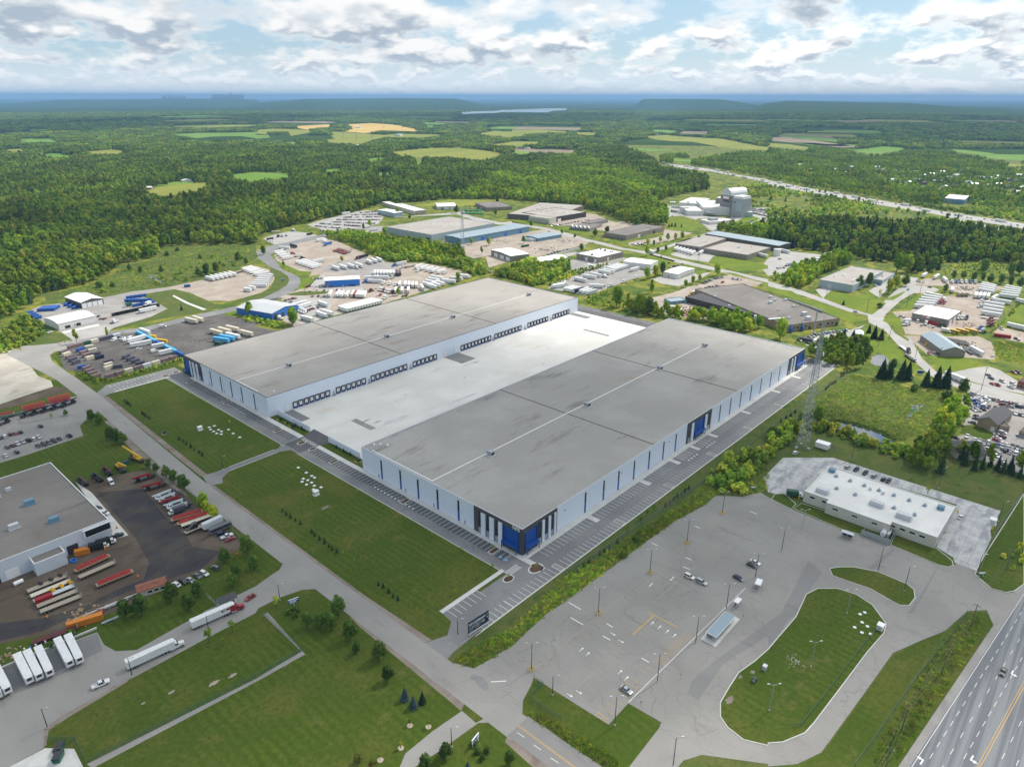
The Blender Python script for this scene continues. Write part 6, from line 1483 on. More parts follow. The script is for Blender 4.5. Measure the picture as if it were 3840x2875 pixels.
one('trailer','pale','b','1195 690,1318 662','pale trailer with pink panel in the middle of the truck lot');one('tractor','blue','b','1215 685,1172 695','blue tractor at the pale trailer');one('flatbed','brown','b','1280 705,1375 688','brown flatbed with white tractor');one('tractor','white','b','1290 702,1240 710','white tractor at the brown flatbed')
line('trailer','white','b','1365 720,1448 690','1550 765,1650 728',5,'the slanted row at the right of the truck lot');line('tractor','white','b','1410 730,1385 742','1640 745,1615 760',3,'the white tractors of the slanted row')
line('trailer',['white','white','white','white','white','white','pale','brown','brown'],'b','1035 735,1025 785','1240 735,1248 785',9,'the tight row right of the blue building');one('trailer','white','b','1025 800,1152 800','white trailer crossing the end of the tight row');one('tractor','cream','b','1185 785,1170 800','cream tractor at the tight row')
one('trailer','white','b','965 830,1095 835','white trailer with blue tractor beside the blue building');one('tractor','blue','b','965 830,925 835','blue tractor beside the blue building');one('trailer','white','b','935 805,1062 795','white trailer behind the blue tractor')
line('trailer','white','b','1295 835,1288 885','1388 840,1388 890',4,'the upright row beside the tractors');line('trailer','white','b','1215 885,1208 935','1320 885,1315 935',3,'the front upright row beside the tractors');one('trailer','white','b','1248 835,1238 885','white trailer left of the upright row');one('trailer','white','b','1425 865,1450 910','white trailer standing alone near the warehouse edge')
line('trailer','white','b','1420 845,1550 875','1490 790,1640 815',4,'the right block above the warehouse');line('trailer','white','b','1480 865,1560 890','1550 835,1640 865',3,'the small block above the warehouse');line('trailer','white','b','1610 825,1725 840','1720 780,1850 795',3,'the last block before the bushes')
line('tractor',['white','white','red','white','white','white','maroon'],'b','1085 890,1060 905','1195 915,1160 930',7,'the parked tractors in front of the warehouse');line('tractor',['white','white','white'],'b','1115 835,1090 850','1220 845,1195 865',3,'the tractors beside the tight row');one('tractor','white','b','1125 960,1100 980','white tractor alone on the lower truck lot');one('tractor','maroon','b','1005 905,975 915','dark red tractor on the bare earth')
one('trailer','white','b','660 915,628 970','white trailer, leftmost on the lower truck lot');line('trailer','white','b','735 915,685 970','765 918,725 972',2,'the pair on the lower truck lot');one('trailer','white','b','815 915,765 975','white trailer between the pair and the block of six');line('trailer',['white','red','white','white','white','white'],'b','855 915,825 972','955 922,920 975',6,'the block of six on the lower truck lot')
line('trailer','white','b','715 1060,800 1090','1000 995,1085 1015',13,'the long diagonal row behind the warehouse');one('trailer','white','b','525 1010,635 1050','white trailer alone on the lower truck lot');line('trailer','white','b','530 1110,605 1135','585 1095,650 1115',2,'the pair cut by the warehouse roof');one('trailer','white','b','395 1145,490 1172','white trailer beside the bushy tree at the warehouse');line('trailer','white','b','420 1020,345 1040','470 1030,375 1060',2,'the pair behind the blue garage')
line('tractor','white','b','400 1070,365 1085','440 1085,405 1105',3,'the tractors beside the blue garage');one('tractor','white','b','190 1145,225 1150','white tractor in front of the blue garage')
cars('b','440 865,465 862,490 865,515 868,540 865,560 868,590 868,620 868,650 868,690 862,720 858,755 860,790 858,820 856,845 855','perp','the row in front of the blue building')
cars('b','490 800,515 800,540 798,565 795','perp','the row left of the blue building');cars('b','470 905,530 897,590 898,700 895,740 893','perp','the loose row below the blue building',cols=['white','white','silver','red','white'])
cars('b','130 985,160 978,180 972,205 970,230 990,260 985,285 980,315 972,340 970,300 1000,270 1005','perp','the cluster behind the blue garage');cars('b','540 950,570 955,590 955,490 950','perp','the row beside the lower trailers');cars('b','455 1070,480 1060,505 1055,530 1048','perp','the row right of the blue garage',cols=['red','maroon','white','black'])
cars('b','1050 945,1075 940,1165 950,1270 950,1300 945',.6,'the loose cars near the warehouse edge')
rs=random.Random(4)
for r_,(a,b_,n)in enumerate((('905 228','1050 218',13),('830 248','1070 240',20),('760 268','1080 262',26),('700 288','1070 290',26),('640 308','1060 322',24),('560 322','900 345',22),('520 345','860 372',18),('560 385','760 385',9))):
 p,q=G('b',a+','+b_);ang=math.atan2(q[1]-p[1],q[0]-p[0])+math.pi/2
 for i in range(n):
  if rs.random()<.1:continue
  t=i/(n-1);col=rs.choice(MIX);V(rs.choice(('sedan','suv','pickup')),col,p[0]+(q[0]-p[0])*t,p[1]+(q[1]-p[1])*t,ang,f'{col} car in the crowded lot beside the forest','cars in the lot beside the forest')
line('trailer','white','b','740 245,815 235','745 250,818 240',1,'at the back of the crowded lot beside the forest');one('bus','navy','b','75 470,170 450','dark blue bus in the small depot at the forest');one('bus','white','b','80 490,165 470','white bus in the small depot at the forest');one('box_truck','white','b','295 375,360 395','white truck at the small depot by the forest');line('tractor',['navy','white','white'],'b','180 440,210 430','260 430,275 420',3,'the tractors at the small depot');one('bus','black','b','430 425,500 410','dark bus right of the small depot')
one('container','cream','b','125 400,220 395','cream hut like container at the small depot');one('container','pale','b','965 390,1068 378','white site container on the works yard')
line('boom_lift',['green','pale','green','green','pale','green','green','pale','green','green','green','pale','green','green'],'b','1770 240,1790 230','1945 245,1965 235',14,'the front rank of green lifts');line('boom_lift',['green','green','pale'],'b','1790 215,1810 208','1930 215,1950 208',12,'the rear rank of green lifts')
line('boom_lift',['green','green','pale'],'b','1615 560,1630 550','1770 590,1785 580',12,'the green lifts behind the bushes');one('boom_lift','pale','b','2040 220,2060 212','tall pale boom lift apart from the ranks')
line('trailer','white','c','1440 535,1395 560','1600 565,1520 605',6,'the trailers backed against the distribution hall');one('trailer','white','c','1665 565,1600 598','white trailer right of the backed up row');line('trailer',['white','pale','white','white','white'],'d','430 680,305 692','560 590,480 605',5,'the row behind the distribution hall');one('trailer','white','d','100 560,185 580','white trailer beside the white storage tank');one('trailer','white','c','2115 595,2212 620','white trailer at the right end of the distribution hall')
one('trailer','white','c','1170 560,1230 590','white trailer driving on the estate road');
one('trailer','white','y','400 835,670 885','white trailer alone nearest the warehouse corner');one('trailer','white','y','580 780,860 815','white trailer beside the one with a tractor');one('trailer','white','y','710 730,990 785','white trailer hitched to a white tractor facing the lane');one('tractor','white','y','990 765,1090 790','white tractor facing the lane of the narrow truck lot')
line('trailer','white','y','910 680,1160 725','990 655,1240 700',2,'the pair left of the long block');line('trailer','white','y','1060 610,1290 675','1290 545,1510 590',6,'the long block below the white shed');one('trailer','white','y','1545 668,1755 615','white trailer pulling away from the white shed')
line('trailer','white','y','-60 1010,200 975','-20 990,210 955',2,'the pair behind the tan warehouse roof');line('trailer',['white','white','white','navy'],'y','190 1070,400 1015','390 1110,590 1055',4,'the four beside the warehouse corner');line('trailer','white','y','520 1110,700 1050','580 1130,770 1075',2,'the pair near the scrub field');one('trailer','pale','y','650 1150,880 1090','pale trailer at the edge of the scrub field');one('trailer','white','y','745 990,980 1000','white trailer with a green tractor');one('tractor','green','y','960 985,1005 975','green tractor at the lane of the narrow lot')
line('tractor','white','y','1190 965,1110 985','1720 790,1640 830',3,'the tractors along the scrub field');one('tractor','white','y','160 890,270 940','white tractor beside the warehouse corner')
cars('c','340 345,365 340,390 337,415 333,440 328,465 325,490 320,515 315,545 308,575 303,610 298,640 293,665 290','perp','the row before the brick factory')
cars('c','1045 503,1065 500,1085 498,1105 495,1130 492,1150 488,1170 485,1190 478','perp','the row before the brown warehouse');cars('c','1075 510,1100 505,1125 502','perp','the front row before the brown warehouse');cars('c','770 435,785 430,800 425,850 445','perp','the cars left of the brown warehouse');cars('c','1355 662,1375 700,1390 695,1410 690,1430 685,1450 680,1465 675','perp','the row behind the red doored shed');cars('c','1290 605',.4,'the estate road beside the lawn');cars('c','1290 505',.4,'the estate road below the hall')
cars('c','1655 838,1675 830,1690 822,1710 815,1730 808,1750 800,1770 795,1790 792,1810 788','perp','the foundry row by the hedge');cars('c','1600 848',.3,'the gap beside the foundry hedge');cars('c','1820 830',0,'the middle of the foundry lot',cols=['red'],kinds=('pickup',));cars('c','1905 800,1920 803,1935 805,1950 806,1965 808,1980 808','perp','the short foundry row');cars('c','1600 893,1625 888,1650 885,1680 878,1710 872,1740 866,1770 860','perp','the row along the foundry wall');cars('c','2000 850,2020 855',.3,'the pair behind the foundry')
cars('c','320 590,345 580,370 572,395 565,420 560,450 552,480 548,510 542,550 535,580 530','perp','the row along the concrete yard wall');cars('c','680 490,700 490','perp','the pair on the bare works yard',cols=['white','white']);cars('c','320 395',0,'the top of the works yard');one('tractor','yellow','c','1560 935,1530 945','yellow truck at the foundry yard');one('short_trailer','white','c','1600 925,1555 938','short white trailer behind the yellow truck');one('trailer','white','c','1370 1060,1460 1095','white trailer in the scrap yard')
one('container','green','c','80 525,145 515','green container on the works yard');one('trailer','pale','c','80 465,180 475','pale trailer behind the small blue shed')
cars('d','930 860,945 855,960 850','perp','the blue cars beside the annex',cols=['white','blue','blue']);one('suv','skyblue','d','1200 905,1220 880','pale blue pickup waiting at the junction');one('sedan','black','d','1380 870,1415 875','black car at the lane end');one('sedan','silver','d','740 1082,775 1088','silver car driving on the estate road')
cars('d','85 710,110 705,135 703,240 695,270 700','perp','the row behind the distribution hall lot');line('tractor',['white','pale'],'d','150 690,180 680','215 680,240 672',4,'the tractors behind the distribution hall')
one('suv','silver','d','85 630,118 628','silver car by the white storage tank');cars('d','1600 718',.2,'the shade behind the orchard',cols=['white'])
line('trailer','white','x','830 655,1050 665','965 495,1180 540',6,'the row behind the grey brick shop');line('tractor',['red','red','white'],'x','1130 600,1200 610','1180 555,1230 575',3,'the tractors behind the grey brick shop')
line('trailer','white','x','1610 440,1850 490','1640 360,1890 420',4,'the bright block at the orchard fence');line('trailer','white','x','1890 515,2130 545','1960 405,2180 450',5,'the right bright block at the orchard fence');one('trailer','white','x','1310 410,1300 490','white trailer standing upright at the hedge');line('short_trailer','tan','x','1390 470,1390 530','1500 475,1490 525',3,'the tan trailers at the hedge');line('trailer','white','x','1620 480,1590 550','1770 495,1740 560',4,'the slanted four at the lot edge')
one('trailer','white','x','1790 570,1885 520','white trailer set across the lot edge');one('trailer','white','x','1815 575,2040 615','long white trailer at the right lot edge');line('trailer','white','x','1720 610,1950 650','1670 735,1920 775',4,'the right stack beside the grass');one('flatbed','cream','x','1670 780,1900 805','pale flatbed below the right stack');line('tractor','white','x','1690 580,1650 600','1680 640,1630 650',2,'the tractors left of the right stack')
one('trailer','white','x','895 300,1015 225','white trailer at the far hedge, left');one('trailer','white','x','1050 315,1165 250','white trailer at the far hedge, middle');one('trailer','white','x','1175 280,1250 360','white trailer at the far hedge, slanting right');line('tractor',['white','blue','white','white','blue','pale'],'x','1290 330,1320 350','1590 330,1600 355',6,'the tractors under the orchard trees');cars('x','870 320,900 330,950 330',.2,'the vehicles at the far hedge',cols=['pale','white','white'],kinds=('van','pickup'))
one('box_truck','white','x','810 835,650 840','white box truck left of the grey brick shop');one('tractor','white','x','760 870,690 880','white tractor beside the white box truck');one('van','white','x','880 810,865 860','white van before the grey brick shop');cars('x','925 875,1022 890,1072 900','perp','the white cars before the grey brick shop',cols=['white','white','white'],kinds=('suv',));one('tractor','white','x','985 840,965 890','white tractor before the grey brick shop');one('container','red','x','985 840,1140 880','red container against the grey brick shop');cars('x','655 765,700 775','perp','the pair at the shop corner',cols=['grey','white'])
line('tractor',['white','white','navy'],'x','1400 770,1370 820','1500 775,1475 815',3,'the tractors at the end of the grey brick shop');line('tractor',['maroon','red','maroon'],'x','1830 810,1740 820','1830 880,1740 890',3,'the red tractors at the lot edge');line('tractor',['blue','pale'],'x','1700 920,1620 935','1720 955,1640 965',2,'the blue tractors at the lot edge');one('box_truck','white','x','1190 950,1260 965','white box truck at the fence above the dirt yard');line('bus','yellow','x','1300 960,1340 970','1530 955,1570 965',3,'the yellow buses at the fence');one('tractor','green','x','1150 890,1220 895','dark green tractor at the shop corner')
one('bus','yellow','x','1000 1130,1110 1130','yellow bus beside the blue gabled shop');cars('x','1020 1230,1075 1225,1130 1238','perp','the cars before the blue gabled shop');one('trailer','white','x','1545 1190,1665 1255','white trailer right of the blue gabled shop');line('flatbed','black','x','1310 1060,1420 1080','1370 1105,1460 1120',3,'the dark flatbeds behind the blue gabled shop');line('flatbed','black','x','1470 1180,1540 1230','1560 1190,1640 1240',2,'the dark flatbeds beside the white trailer');one('sedan','white','x','1800 1280,1835 1250','white car alone on the dirt yard')
one('flatbed','pale','e','1145 235,1205 280','pale flatbed truck on the curving road');one('tractor','black','e','1195 265,1225 295','dark tractor of the flatbed on the curving road');one('pickup','white','e','1245 340,1285 370','white pickup behind a dark trailer on the curving road');one('flatbed','black','e','1205 320,1250 350','dark low trailer on the curving road');one('trailer','white','e','1560 495,1660 535','white trailer of the truck on the right road');one('tractor','white','e','1645 530,1690 550','white tractor on the right road')
one('container','red','x','1830 1005,2045 1035','red container on the right dirt lot');one('trailer','white','x','2020 890,2212 935','white trailer at the right picture edge');one('trailer','white','x','2170 590,2260 610','white trailer on the grass at the right picture edge')
cars('e','1900 480,1925 508,1940 558,1975 565,2023 535,2115 555,2098 585,2120 455,2162 458',.9,'the lot of the red brick shop');cars('x','1900 905,1930 920,2100 1040,2140 1060',.3,'the right dirt lot')
cars('e','270 180,345 205,375 240,420 240,360 150,385 140,410 132,440 128,470 125,500 118,530 110,560 108,590 105,620 102,650 100,680 95',1.2,'the lot below the foundry wall');one('container','slate','e','270 170,385 190','dark container in the lot below the foundry');one('box_truck','white','e','390 205,455 195','white box truck below the foundry')
for pts,d in(('298 180,340 190,382 203,425 215,468 225,511 237,555 248,600 258,640 268,690 278,740 290,780 300','the road side row of the crowded car lot'),('410 305,475 312,518 324,562 338,608 350,652 361,697 371,740 380,780 390','the second row of the crowded car lot'),('180 228,195 215,210 200,225 182,235 165','the first tight file of the crowded car lot'),('265 240,285 225,300 210','the second tight file of the crowded car lot'),('290 272,330 265,350 253,370 240,388 225','the third tight file of the crowded car lot'),('300 345,275 330,250 315,230 300','the fourth tight file of the crowded car lot'),('345 332,322 320,326 304,332 288','the fifth tight file of the crowded car lot'),('240 465,278 425,290 400','the cars left of the yellow brick house'),('185 612,265 642,315 652,360 668,410 668','the row below the fenced grass'),('60 625,110 662,100 680,90 697,130 708,50 738','the cluster at the spruces'),('195 722,205 702,222 686','the file below the grass'),('300 727,330 742,390 747','the row above the dark roof'),('400 797,430 777,490 817,515 792','the cars right of the dark roof'),('495 652,500 627,540 617,505 597,525 582,555 572','the file beside the brick annex'),('550 682,600 697,655 707,705 722,750 742','the back lower row'),('500 707,550 720,610 732,655 747,708 760,757 772','the middle lower row'),('585 765,635 782,690 797,745 807','the front lower row'),('545 892,590 907,550 872,735 907','the last cars behind the spruces'),('600 760,398 706,755 607,560 280,640 300,710 300','the remaining cars of the crowded lot'),('340 755,400 765,455 775','the cars beside the dark roof'),('560 250,620 262,600 290','the mixed middle of the crowded lot')):
 cars('z',pts,'perp',d)
rs=random.Random(9)
for a,b_,n in(('1720 470','1940 460',11),('1830 490','2212 560',16),('1900 470','2212 520',14),('1800 515','2100 590',14),('1900 560','2200 620',13),('2040 470','2212 490',8)):
 p,q=G('w',a+','+b_);ang=math.atan2(q[1]-p[1],q[0]-p[0])+math.pi/2
 for i in range(n):
  t=i/(n-1);col=rs.choice(MIX);V(rs.choice(('sedan','suv')),col,p[0]+(q[0]-p[0])*t,p[1]+(q[1]-p[1])*t,ang,f'{col} car in the lot beside the feed mill','cars in the lot beside the feed mill')
cars('w','1710 775,1740 770,1800 760,1830 750,1860 735,1890 725','perp','the lane below the feed mill');cars('w','940 920,1000 915','perp','the gate of the feed mill');one('trailer','white','w','180 430,420 450','white trailer at the back of the feed mill');cars('w','230 620,160 465',.4,'the back of the feed mill',cols=['green','white']);line('container','white','w','190 360,200 330','270 360,280 330',3,'the white bins behind the feed mill');one('trailer','silver','w','200 520,330 545','silver tank trailer at the feed mill gate')
rs=random.Random(12)
mwp=GM('s: 1265 668,1400 695,1560 715,1720 735,1910 775; t: 20 842,300 895,560 940,1000 1018,1480 1100,2212 1218')
seg=[math.hypot(mwp[i+1][0]-mwp[i][0],mwp[i+1][1]-mwp[i][1])for i in range(len(mwp)-1)];tot=sum(seg)
nt=0
for k in range(96):
 s=(k+rs.uniform(.1,.8))*tot/96;i=0
 while s>seg[i]and i<len(seg)-1:s-=seg[i];i+=1
 t=s/seg[i];p,q=mwp[i],mwp[i+1];a=math.atan2(q[1]-p[1],q[0]-p[0]);off=rs.choice((-11,-7.5,-4.5,5,8.5,12))
 x=p[0]+(q[0]-p[0])*t-math.sin(a)*off;y=p[1]+(q[1]-p[1])*t+math.cos(a)*off
 if k%5==2:
  V('trailer','white',x,y,a,'white semi trailer in the motorway traffic','trucks on the motorway');nt+=1
 else:
  col=rs.choice(MIX);V(rs.choice(('sedan','suv')),col,x,y,a,f'{col} car in the motorway traffic','cars on the motorway')
cars('t','1765 1185,1940 1235',-.9,'the motorway slip road',cols=['white','black'])
def place_vehicles():
 carv=[v for v in VEH if v[0]in('sedan','suv','minivan')]
 carv.sort(key=lambda v:math.hypot(v[2],v[3]))
 keep=set(id(v)for v in carv[:300])
 rest=MB();mats=[]
 pool={}
 for v in VEH:
  kind,col,x,y,a,lab,grp=v
  d=math.hypot(x,y)
  if kind in('sedan','suv','minivan')and id(v)not in keep:
   pool.setdefault((kind,col),[]).append(v);continue
  if lab.count('car ')>1:pass
  z=.065
  if d<480:
   t=thing(NAME[kind],lab,CAT[kind],(x,y,z),a,grp)
   for nm,me in vmesh(kind,col,False):link(nm,me,t)
  else:
   o=link(NAME[kind],vmesh(kind,col,True),None,(x,y,z),a);tag(o,lab,CAT[kind],grp)
 allm=[];VV=[];FF=[];MI=[]
 for(kind,col),lst in pool.items():
  me=vmesh(kind,col,True)
  vs=np.array([v.co[:]for v in me.vertices]);fs=[tuple(p.vertices)for p in me.polygons];ms=[p.material_index for p in me.polygons]
  idx=[]
  for m in me.materials:
   if m not in allm:allm.append(m)
   idx.append(allm.index(m))
  for v in lst:
   ca,sa=math.cos(v[4]),math.sin(v[4]);b0=len(VV)
   for q in vs:VV.append((v[2]+q[0]*ca-q[1]*sa,v[3]+q[0]*sa+q[1]*ca,q[2]+.06))
   FF+=[tuple(i+b0 for i in f)for f in fs];MI+=[idx[i]for i in ms]
 if VV:
  me=bpy.data.meshes.new('distant_cars');me.from_pydata(VV,[],FF)
  for m in allm:me.materials.append(m)
  me.polygons.foreach_set('material_index',MI);me.update()
  tag(link('distant_cars',me),'small distant cars filling the far lots and the motorway','cars',kind='stuff')
place_vehicles()
for o in list(COL.objects):
 if o.get('label','').startswith('white trailer with dark red lettering'):
  p=MB().box(3.2,6.4,-1.36,-1.33,2.6,3.5).mk('logo_panel','box_maroon',o)
  cu=bpy.data.curves.new('logo','FONT');cu.body='Erb';cu.size=.95;cu.extrude=.01;cu.offset=.02
  ob=bpy.data.objects.new('logo',cu);me=bpy.data.meshes.new_from_object(ob);bpy.data.objects.remove(ob);me.materials.append(M['signw'])
  q=link('lettering',me,p);q.rotation_euler=(math.pi/2,0,0);q.location=(3.9,-1.365,2.75)
# ------ trees and shrubs
def leaf_material(name,stops,transl=.22):
 m=bpy.data.materials.new(name);m.use_nodes=True;M[name]=m
 N,L=m.node_tree.nodes,m.node_tree.links;b=N['Principled BSDF']
 oi=N.new('ShaderNodeObjectInfo');r=N.new('ShaderNodeValToRGB');L.new(oi.outputs['Random'],r.inputs[0])
 e=r.color_ramp.elements
 e[0].position,e[0].color=stops[0][0],(*stops[0][1],1);e[1].position,e[1].color=stops[-1][0],(*stops[-1][1],1)
 for p,c in stops[1:-1]:q=e.new(p);q.color=(*c,1)
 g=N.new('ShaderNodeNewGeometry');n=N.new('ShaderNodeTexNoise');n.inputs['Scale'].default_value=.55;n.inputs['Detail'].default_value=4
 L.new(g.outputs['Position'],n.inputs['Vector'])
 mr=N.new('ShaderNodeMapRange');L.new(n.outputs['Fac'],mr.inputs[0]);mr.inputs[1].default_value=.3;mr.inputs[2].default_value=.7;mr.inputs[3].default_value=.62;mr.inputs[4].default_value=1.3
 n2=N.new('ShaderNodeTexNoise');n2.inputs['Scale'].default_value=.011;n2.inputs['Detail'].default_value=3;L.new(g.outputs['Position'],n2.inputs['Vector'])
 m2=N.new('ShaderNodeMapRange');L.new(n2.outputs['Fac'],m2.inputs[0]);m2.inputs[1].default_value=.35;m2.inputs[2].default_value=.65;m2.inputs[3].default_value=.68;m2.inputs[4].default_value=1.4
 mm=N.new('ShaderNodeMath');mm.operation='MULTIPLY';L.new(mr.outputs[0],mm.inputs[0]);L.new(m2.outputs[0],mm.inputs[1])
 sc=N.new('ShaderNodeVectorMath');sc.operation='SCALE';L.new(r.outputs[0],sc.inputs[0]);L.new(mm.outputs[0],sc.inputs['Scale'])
 L.new(sc.outputs[0],b.inputs['Base Color']);b.inputs['Roughness'].default_value=.75;b.inputs['Specular IOR Level'].default_value=.15
 t=N.new('ShaderNodeBsdfTranslucent');L.new(sc.outputs[0],t.inputs[0]);mx=N.new('ShaderNodeMixShader');mx.inputs[0].default_value=transl
 L.new(b.outputs[0],mx.inputs[1]);L.new(t.outputs[0],mx.inputs[2]);L.new(mx.outputs[0],N['Material Output'].inputs[0])
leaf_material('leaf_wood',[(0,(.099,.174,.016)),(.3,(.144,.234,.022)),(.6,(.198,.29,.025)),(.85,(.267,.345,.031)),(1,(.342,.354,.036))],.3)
leaf_material('leaf_sunny',[(0,(.165,.286,.023)),(.4,(.23,.36,.028)),(.75,(.316,.427,.032)),(1,(.446,.467,.037))],.3)  # lighter, yellower copy of the wood leaves, with sunlight put into the colour
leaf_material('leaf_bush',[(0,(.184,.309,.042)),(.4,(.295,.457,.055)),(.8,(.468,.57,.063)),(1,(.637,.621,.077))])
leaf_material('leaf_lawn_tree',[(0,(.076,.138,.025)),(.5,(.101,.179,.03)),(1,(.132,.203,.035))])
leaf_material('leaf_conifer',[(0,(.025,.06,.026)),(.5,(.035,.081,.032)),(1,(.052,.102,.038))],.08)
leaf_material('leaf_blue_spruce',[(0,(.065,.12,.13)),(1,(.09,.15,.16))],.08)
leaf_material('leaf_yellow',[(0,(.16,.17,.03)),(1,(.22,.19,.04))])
leaf_material('reed',[(0,(.143,.241,.057)),(.5,(.199,.313,.07)),(1,(.298,.355,.107))],.15)
leaf_material('straw',[(0,(.341,.325,.095)),(.5,(.454,.426,.13)),(1,(.241,.298,.076))],.15)
pln('bark',(.075,.06,.048),.95)
def crown(seed,R,H,z0,lobes,tufts,size,mat,name='crown',cone=0.,core=True):
 rs=np.random.default_rng(seed);b=MB()
 C=[]
 for k in range(lobes):
  t=rs.uniform(.12,.95);rad=R*(1-cone*t)*math.sin(math.pi*min(1,max(.12,t*.85+.12)))**.7
  a=rs.uniform(0,2*math.pi);rr=rad*rs.uniform(.15,.62)
  C.append((rr*math.cos(a),rr*math.sin(a),z0+t*H*.86,R*rs.uniform(.34,.54)*(1-cone*.5*t)))
 C.append((0,0,z0+H*.5,R*.62));C.append((0,0,z0+H*.8,R*.42*(1-cone*.4)))
 if core:
  for x,y,z,r in C:
   n1,n2=6,4
   v=[]
   for i in range(1,n2):
    ph=math.pi*i/n2
    for j in range(n1):
     th=2*math.pi*(j+.5*(i%2))/n1;q=r*.8*rs.uniform(.85,1.12)
     v.append((x+q*math.sin(ph)*math.cos(th),y+q*math.sin(ph)*math.sin(th),z+q*.95*math.cos(ph)))
   v+=[(x,y,z+r*.8),(x,y,z-r*.8)];T,B0=len(v)-2,len(v)-1
   f=[(T,j,(j+1)%n1)for j in range(n1)]+[(B0,(n2-2)*n1+(j+1)%n1,(n2-2)*n1+j)for j in range(n1)]
   for i in range(n2-2):f+=[(i*n1+j,(i+1)*n1+j,(i+1)*n1+(j+1)%n1,i*n1+(j+1)%n1)for j in range(n1)]
   b.add(v,f)
 w=np.array([c[3]**2 for c in C]);w/=w.sum()
 for k in range(tufts):
  x,y,z,r=C[rs.choice(len(C),p=w)]
  d=rs.normal(size=3);d[2]=d[2]*.8+.25;d/=np.linalg.norm(d)
  p=np.array([x,y,z])+d*r*rs.uniform(.82,1.08)
  nrm=d+rs.normal(size=3)*.55;nrm/=np.linalg.norm(nrm)
  u=np.cross(nrm,rs.normal(size=3));u/=np.linalg.norm(u)+1e-9;v_=np.cross(nrm,u);s=size*rs.uniform(.6,1.35)
  b.add([p-u*s,p-v_*s*.7+nrm*s*.25,p+u*s,p+v_*s*.8+nrm*s*.2],[(0,1,2),(0,2,3)])
 return b.mesh(name,[mat])
def trunk(h,r,seed,R):
 rs=np.random.default_rng(seed);b=MB().cyl((0,0,0),(0,0,h),r,r*.55,n=6)
 for k in range(4):
  a=rs.uniform(0,6.28);z=h*rs.uniform(.55,.95);b.cyl((0,0,z),(R*.5*math.cos(a),R*.5*math.sin(a),z+R*.55),r*.4,r*.15,n=4)
 return b.mesh('trunk',['bark'])
def conifer(seed,R,H,mat,layers=10,blades=9,name='crown'):
 rs=np.random.default_rng(seed);b=MB()
 b.cyl((0,0,H*.06),(0,0,H*.96),R*.45,.03,n=6)
 for i in range(layers):
  t=i/(layers-1);z=H*(.06+.88*t);r=R*(1-t)**.85+.12
  for j in range(blades):
   a=2*math.pi*(j+rs.uniform(-.3,.3)+.5*(i%2))/blades;q=r*rs.uniform(.8,1.15);w=.42*r+.1
   ca,sa=math.cos(a),math.sin(a);zt=z+H/layers*.75
   b.add([(0,0,zt),(ca*q*.7-sa*w*.6,sa*q*.7+ca*w*.6,z+.02*H),(ca*q,sa*q,z-.045*H),(ca*q*.7+sa*w*.6,sa*q*.7-ca*w*.6,z+.02*H)],[(0,1,2),(0,2,3)])
 return b.mesh(name,[mat])
PROTO=bpy.data.collections.new('plant_kinds')
PK={}
def proto(name,me):
 o=bpy.data.objects.new(name,me);PROTO.objects.link(o);return o
def proto_set(key,meshes):
 c=bpy.data.collections.new(key);PK[key]=c
 for i,me in enumerate(meshes):
  o=bpy.data.objects.new(f'{key}_{i:02d}',me);c.objects.link(o)
forest_m=[crown(10+i,5.3,10.5,3.,8,230,.9,'leaf_wood')for i in range(5)]+[crown(20+i,4.2,12.5,2.5,7,190,.8,'leaf_wood',cone=.35)for i in range(3)]
conif_m=[conifer(30+i,2.9,15.,'leaf_conifer')for i in range(2)]
proto_set('ftree',forest_m+conif_m[:1])
sunny_m=[crown(40+i,4.6,11.,3.,7,210,.85,'leaf_sunny')for i in range(4)]
proto_set('stree',sunny_m)
proto_set('conifer_tree',conif_m+[conifer(36,3.3,14.,'leaf_conifer')])
bush_m=[crown(50+i,1.6,2.4,.1,5,110,.36,'leaf_bush',core=True)for i in range(4)]
proto_set('bush',bush_m)
def tuft_mesh(seed,mat,h,n,w,spread):
 rs=np.random.default_rng(seed);b=MB()
 for k in range(n):
  x,y=rs.normal(size=2)*spread;a=rs.uniform(0,3.14);ww=w*rs.uniform(.6,1.3);hh=h*rs.uniform(.6,1.15);lx,ly=rs.normal(size=2)*h*.18
  b.add([(x-ww*math.cos(a),y-ww*math.sin(a),0),(x+ww*math.cos(a),y+ww*math.sin(a),0),(x+lx,y+ly,hh)],[(0,1,2)])
 return b.mesh('tuft',[mat])
proto_set('reeds',[tuft_mesh(60+i,'reed',1.7,26,.14,.55)for i in range(3)])
proto_set('tall_grass',[tuft_mesh(70+i,'straw' if i==2 else 'leaf_bush',.8,24,.16,.55)for i in range(3)])
def grove(seed,mats):
 rs=np.random.default_rng(seed);V_,F_,MI_=[],[],[];ml=[]
 for k in range(16):
  me=mats[rs.integers(len(mats))]
  x,y=rs.uniform(-15,15,2);s=rs.uniform(.75,1.15);a=rs.uniform(0,6.28)
  vs=np.array([v.co[:]for v in me.vertices])*s;ca,sa=math.cos(a),math.sin(a)
  b0=len(V_)
  V_+=[(x+p[0]*ca-p[1]*sa,y+p[0]*sa+p[1]*ca,p[2]-1.)for p in vs]
  m=me.materials[0]
  if m not in ml:ml.append(m)
  F_+=[tuple(i+b0 for i in p.vertices)for p in me.polygons];MI_+=[ml.index(m)]*len(me.polygons)
 me=bpy.data.meshes.new('grove');me.from_pydata(V_,[],F_)
 for m in ml:me.materials.append(m)
 me.polygons.foreach_set('material_index',MI_);me.update()
 return me
low_m=[crown(80+i,4.6,11.5,2.,4,26,1.7,'leaf_wood')for i in range(3)]+[crown(85,4.6,11.5,2.,4,26,1.7,'leaf_sunny')]
proto_set('grove',[grove(90+i,low_m)for i in range(5)])
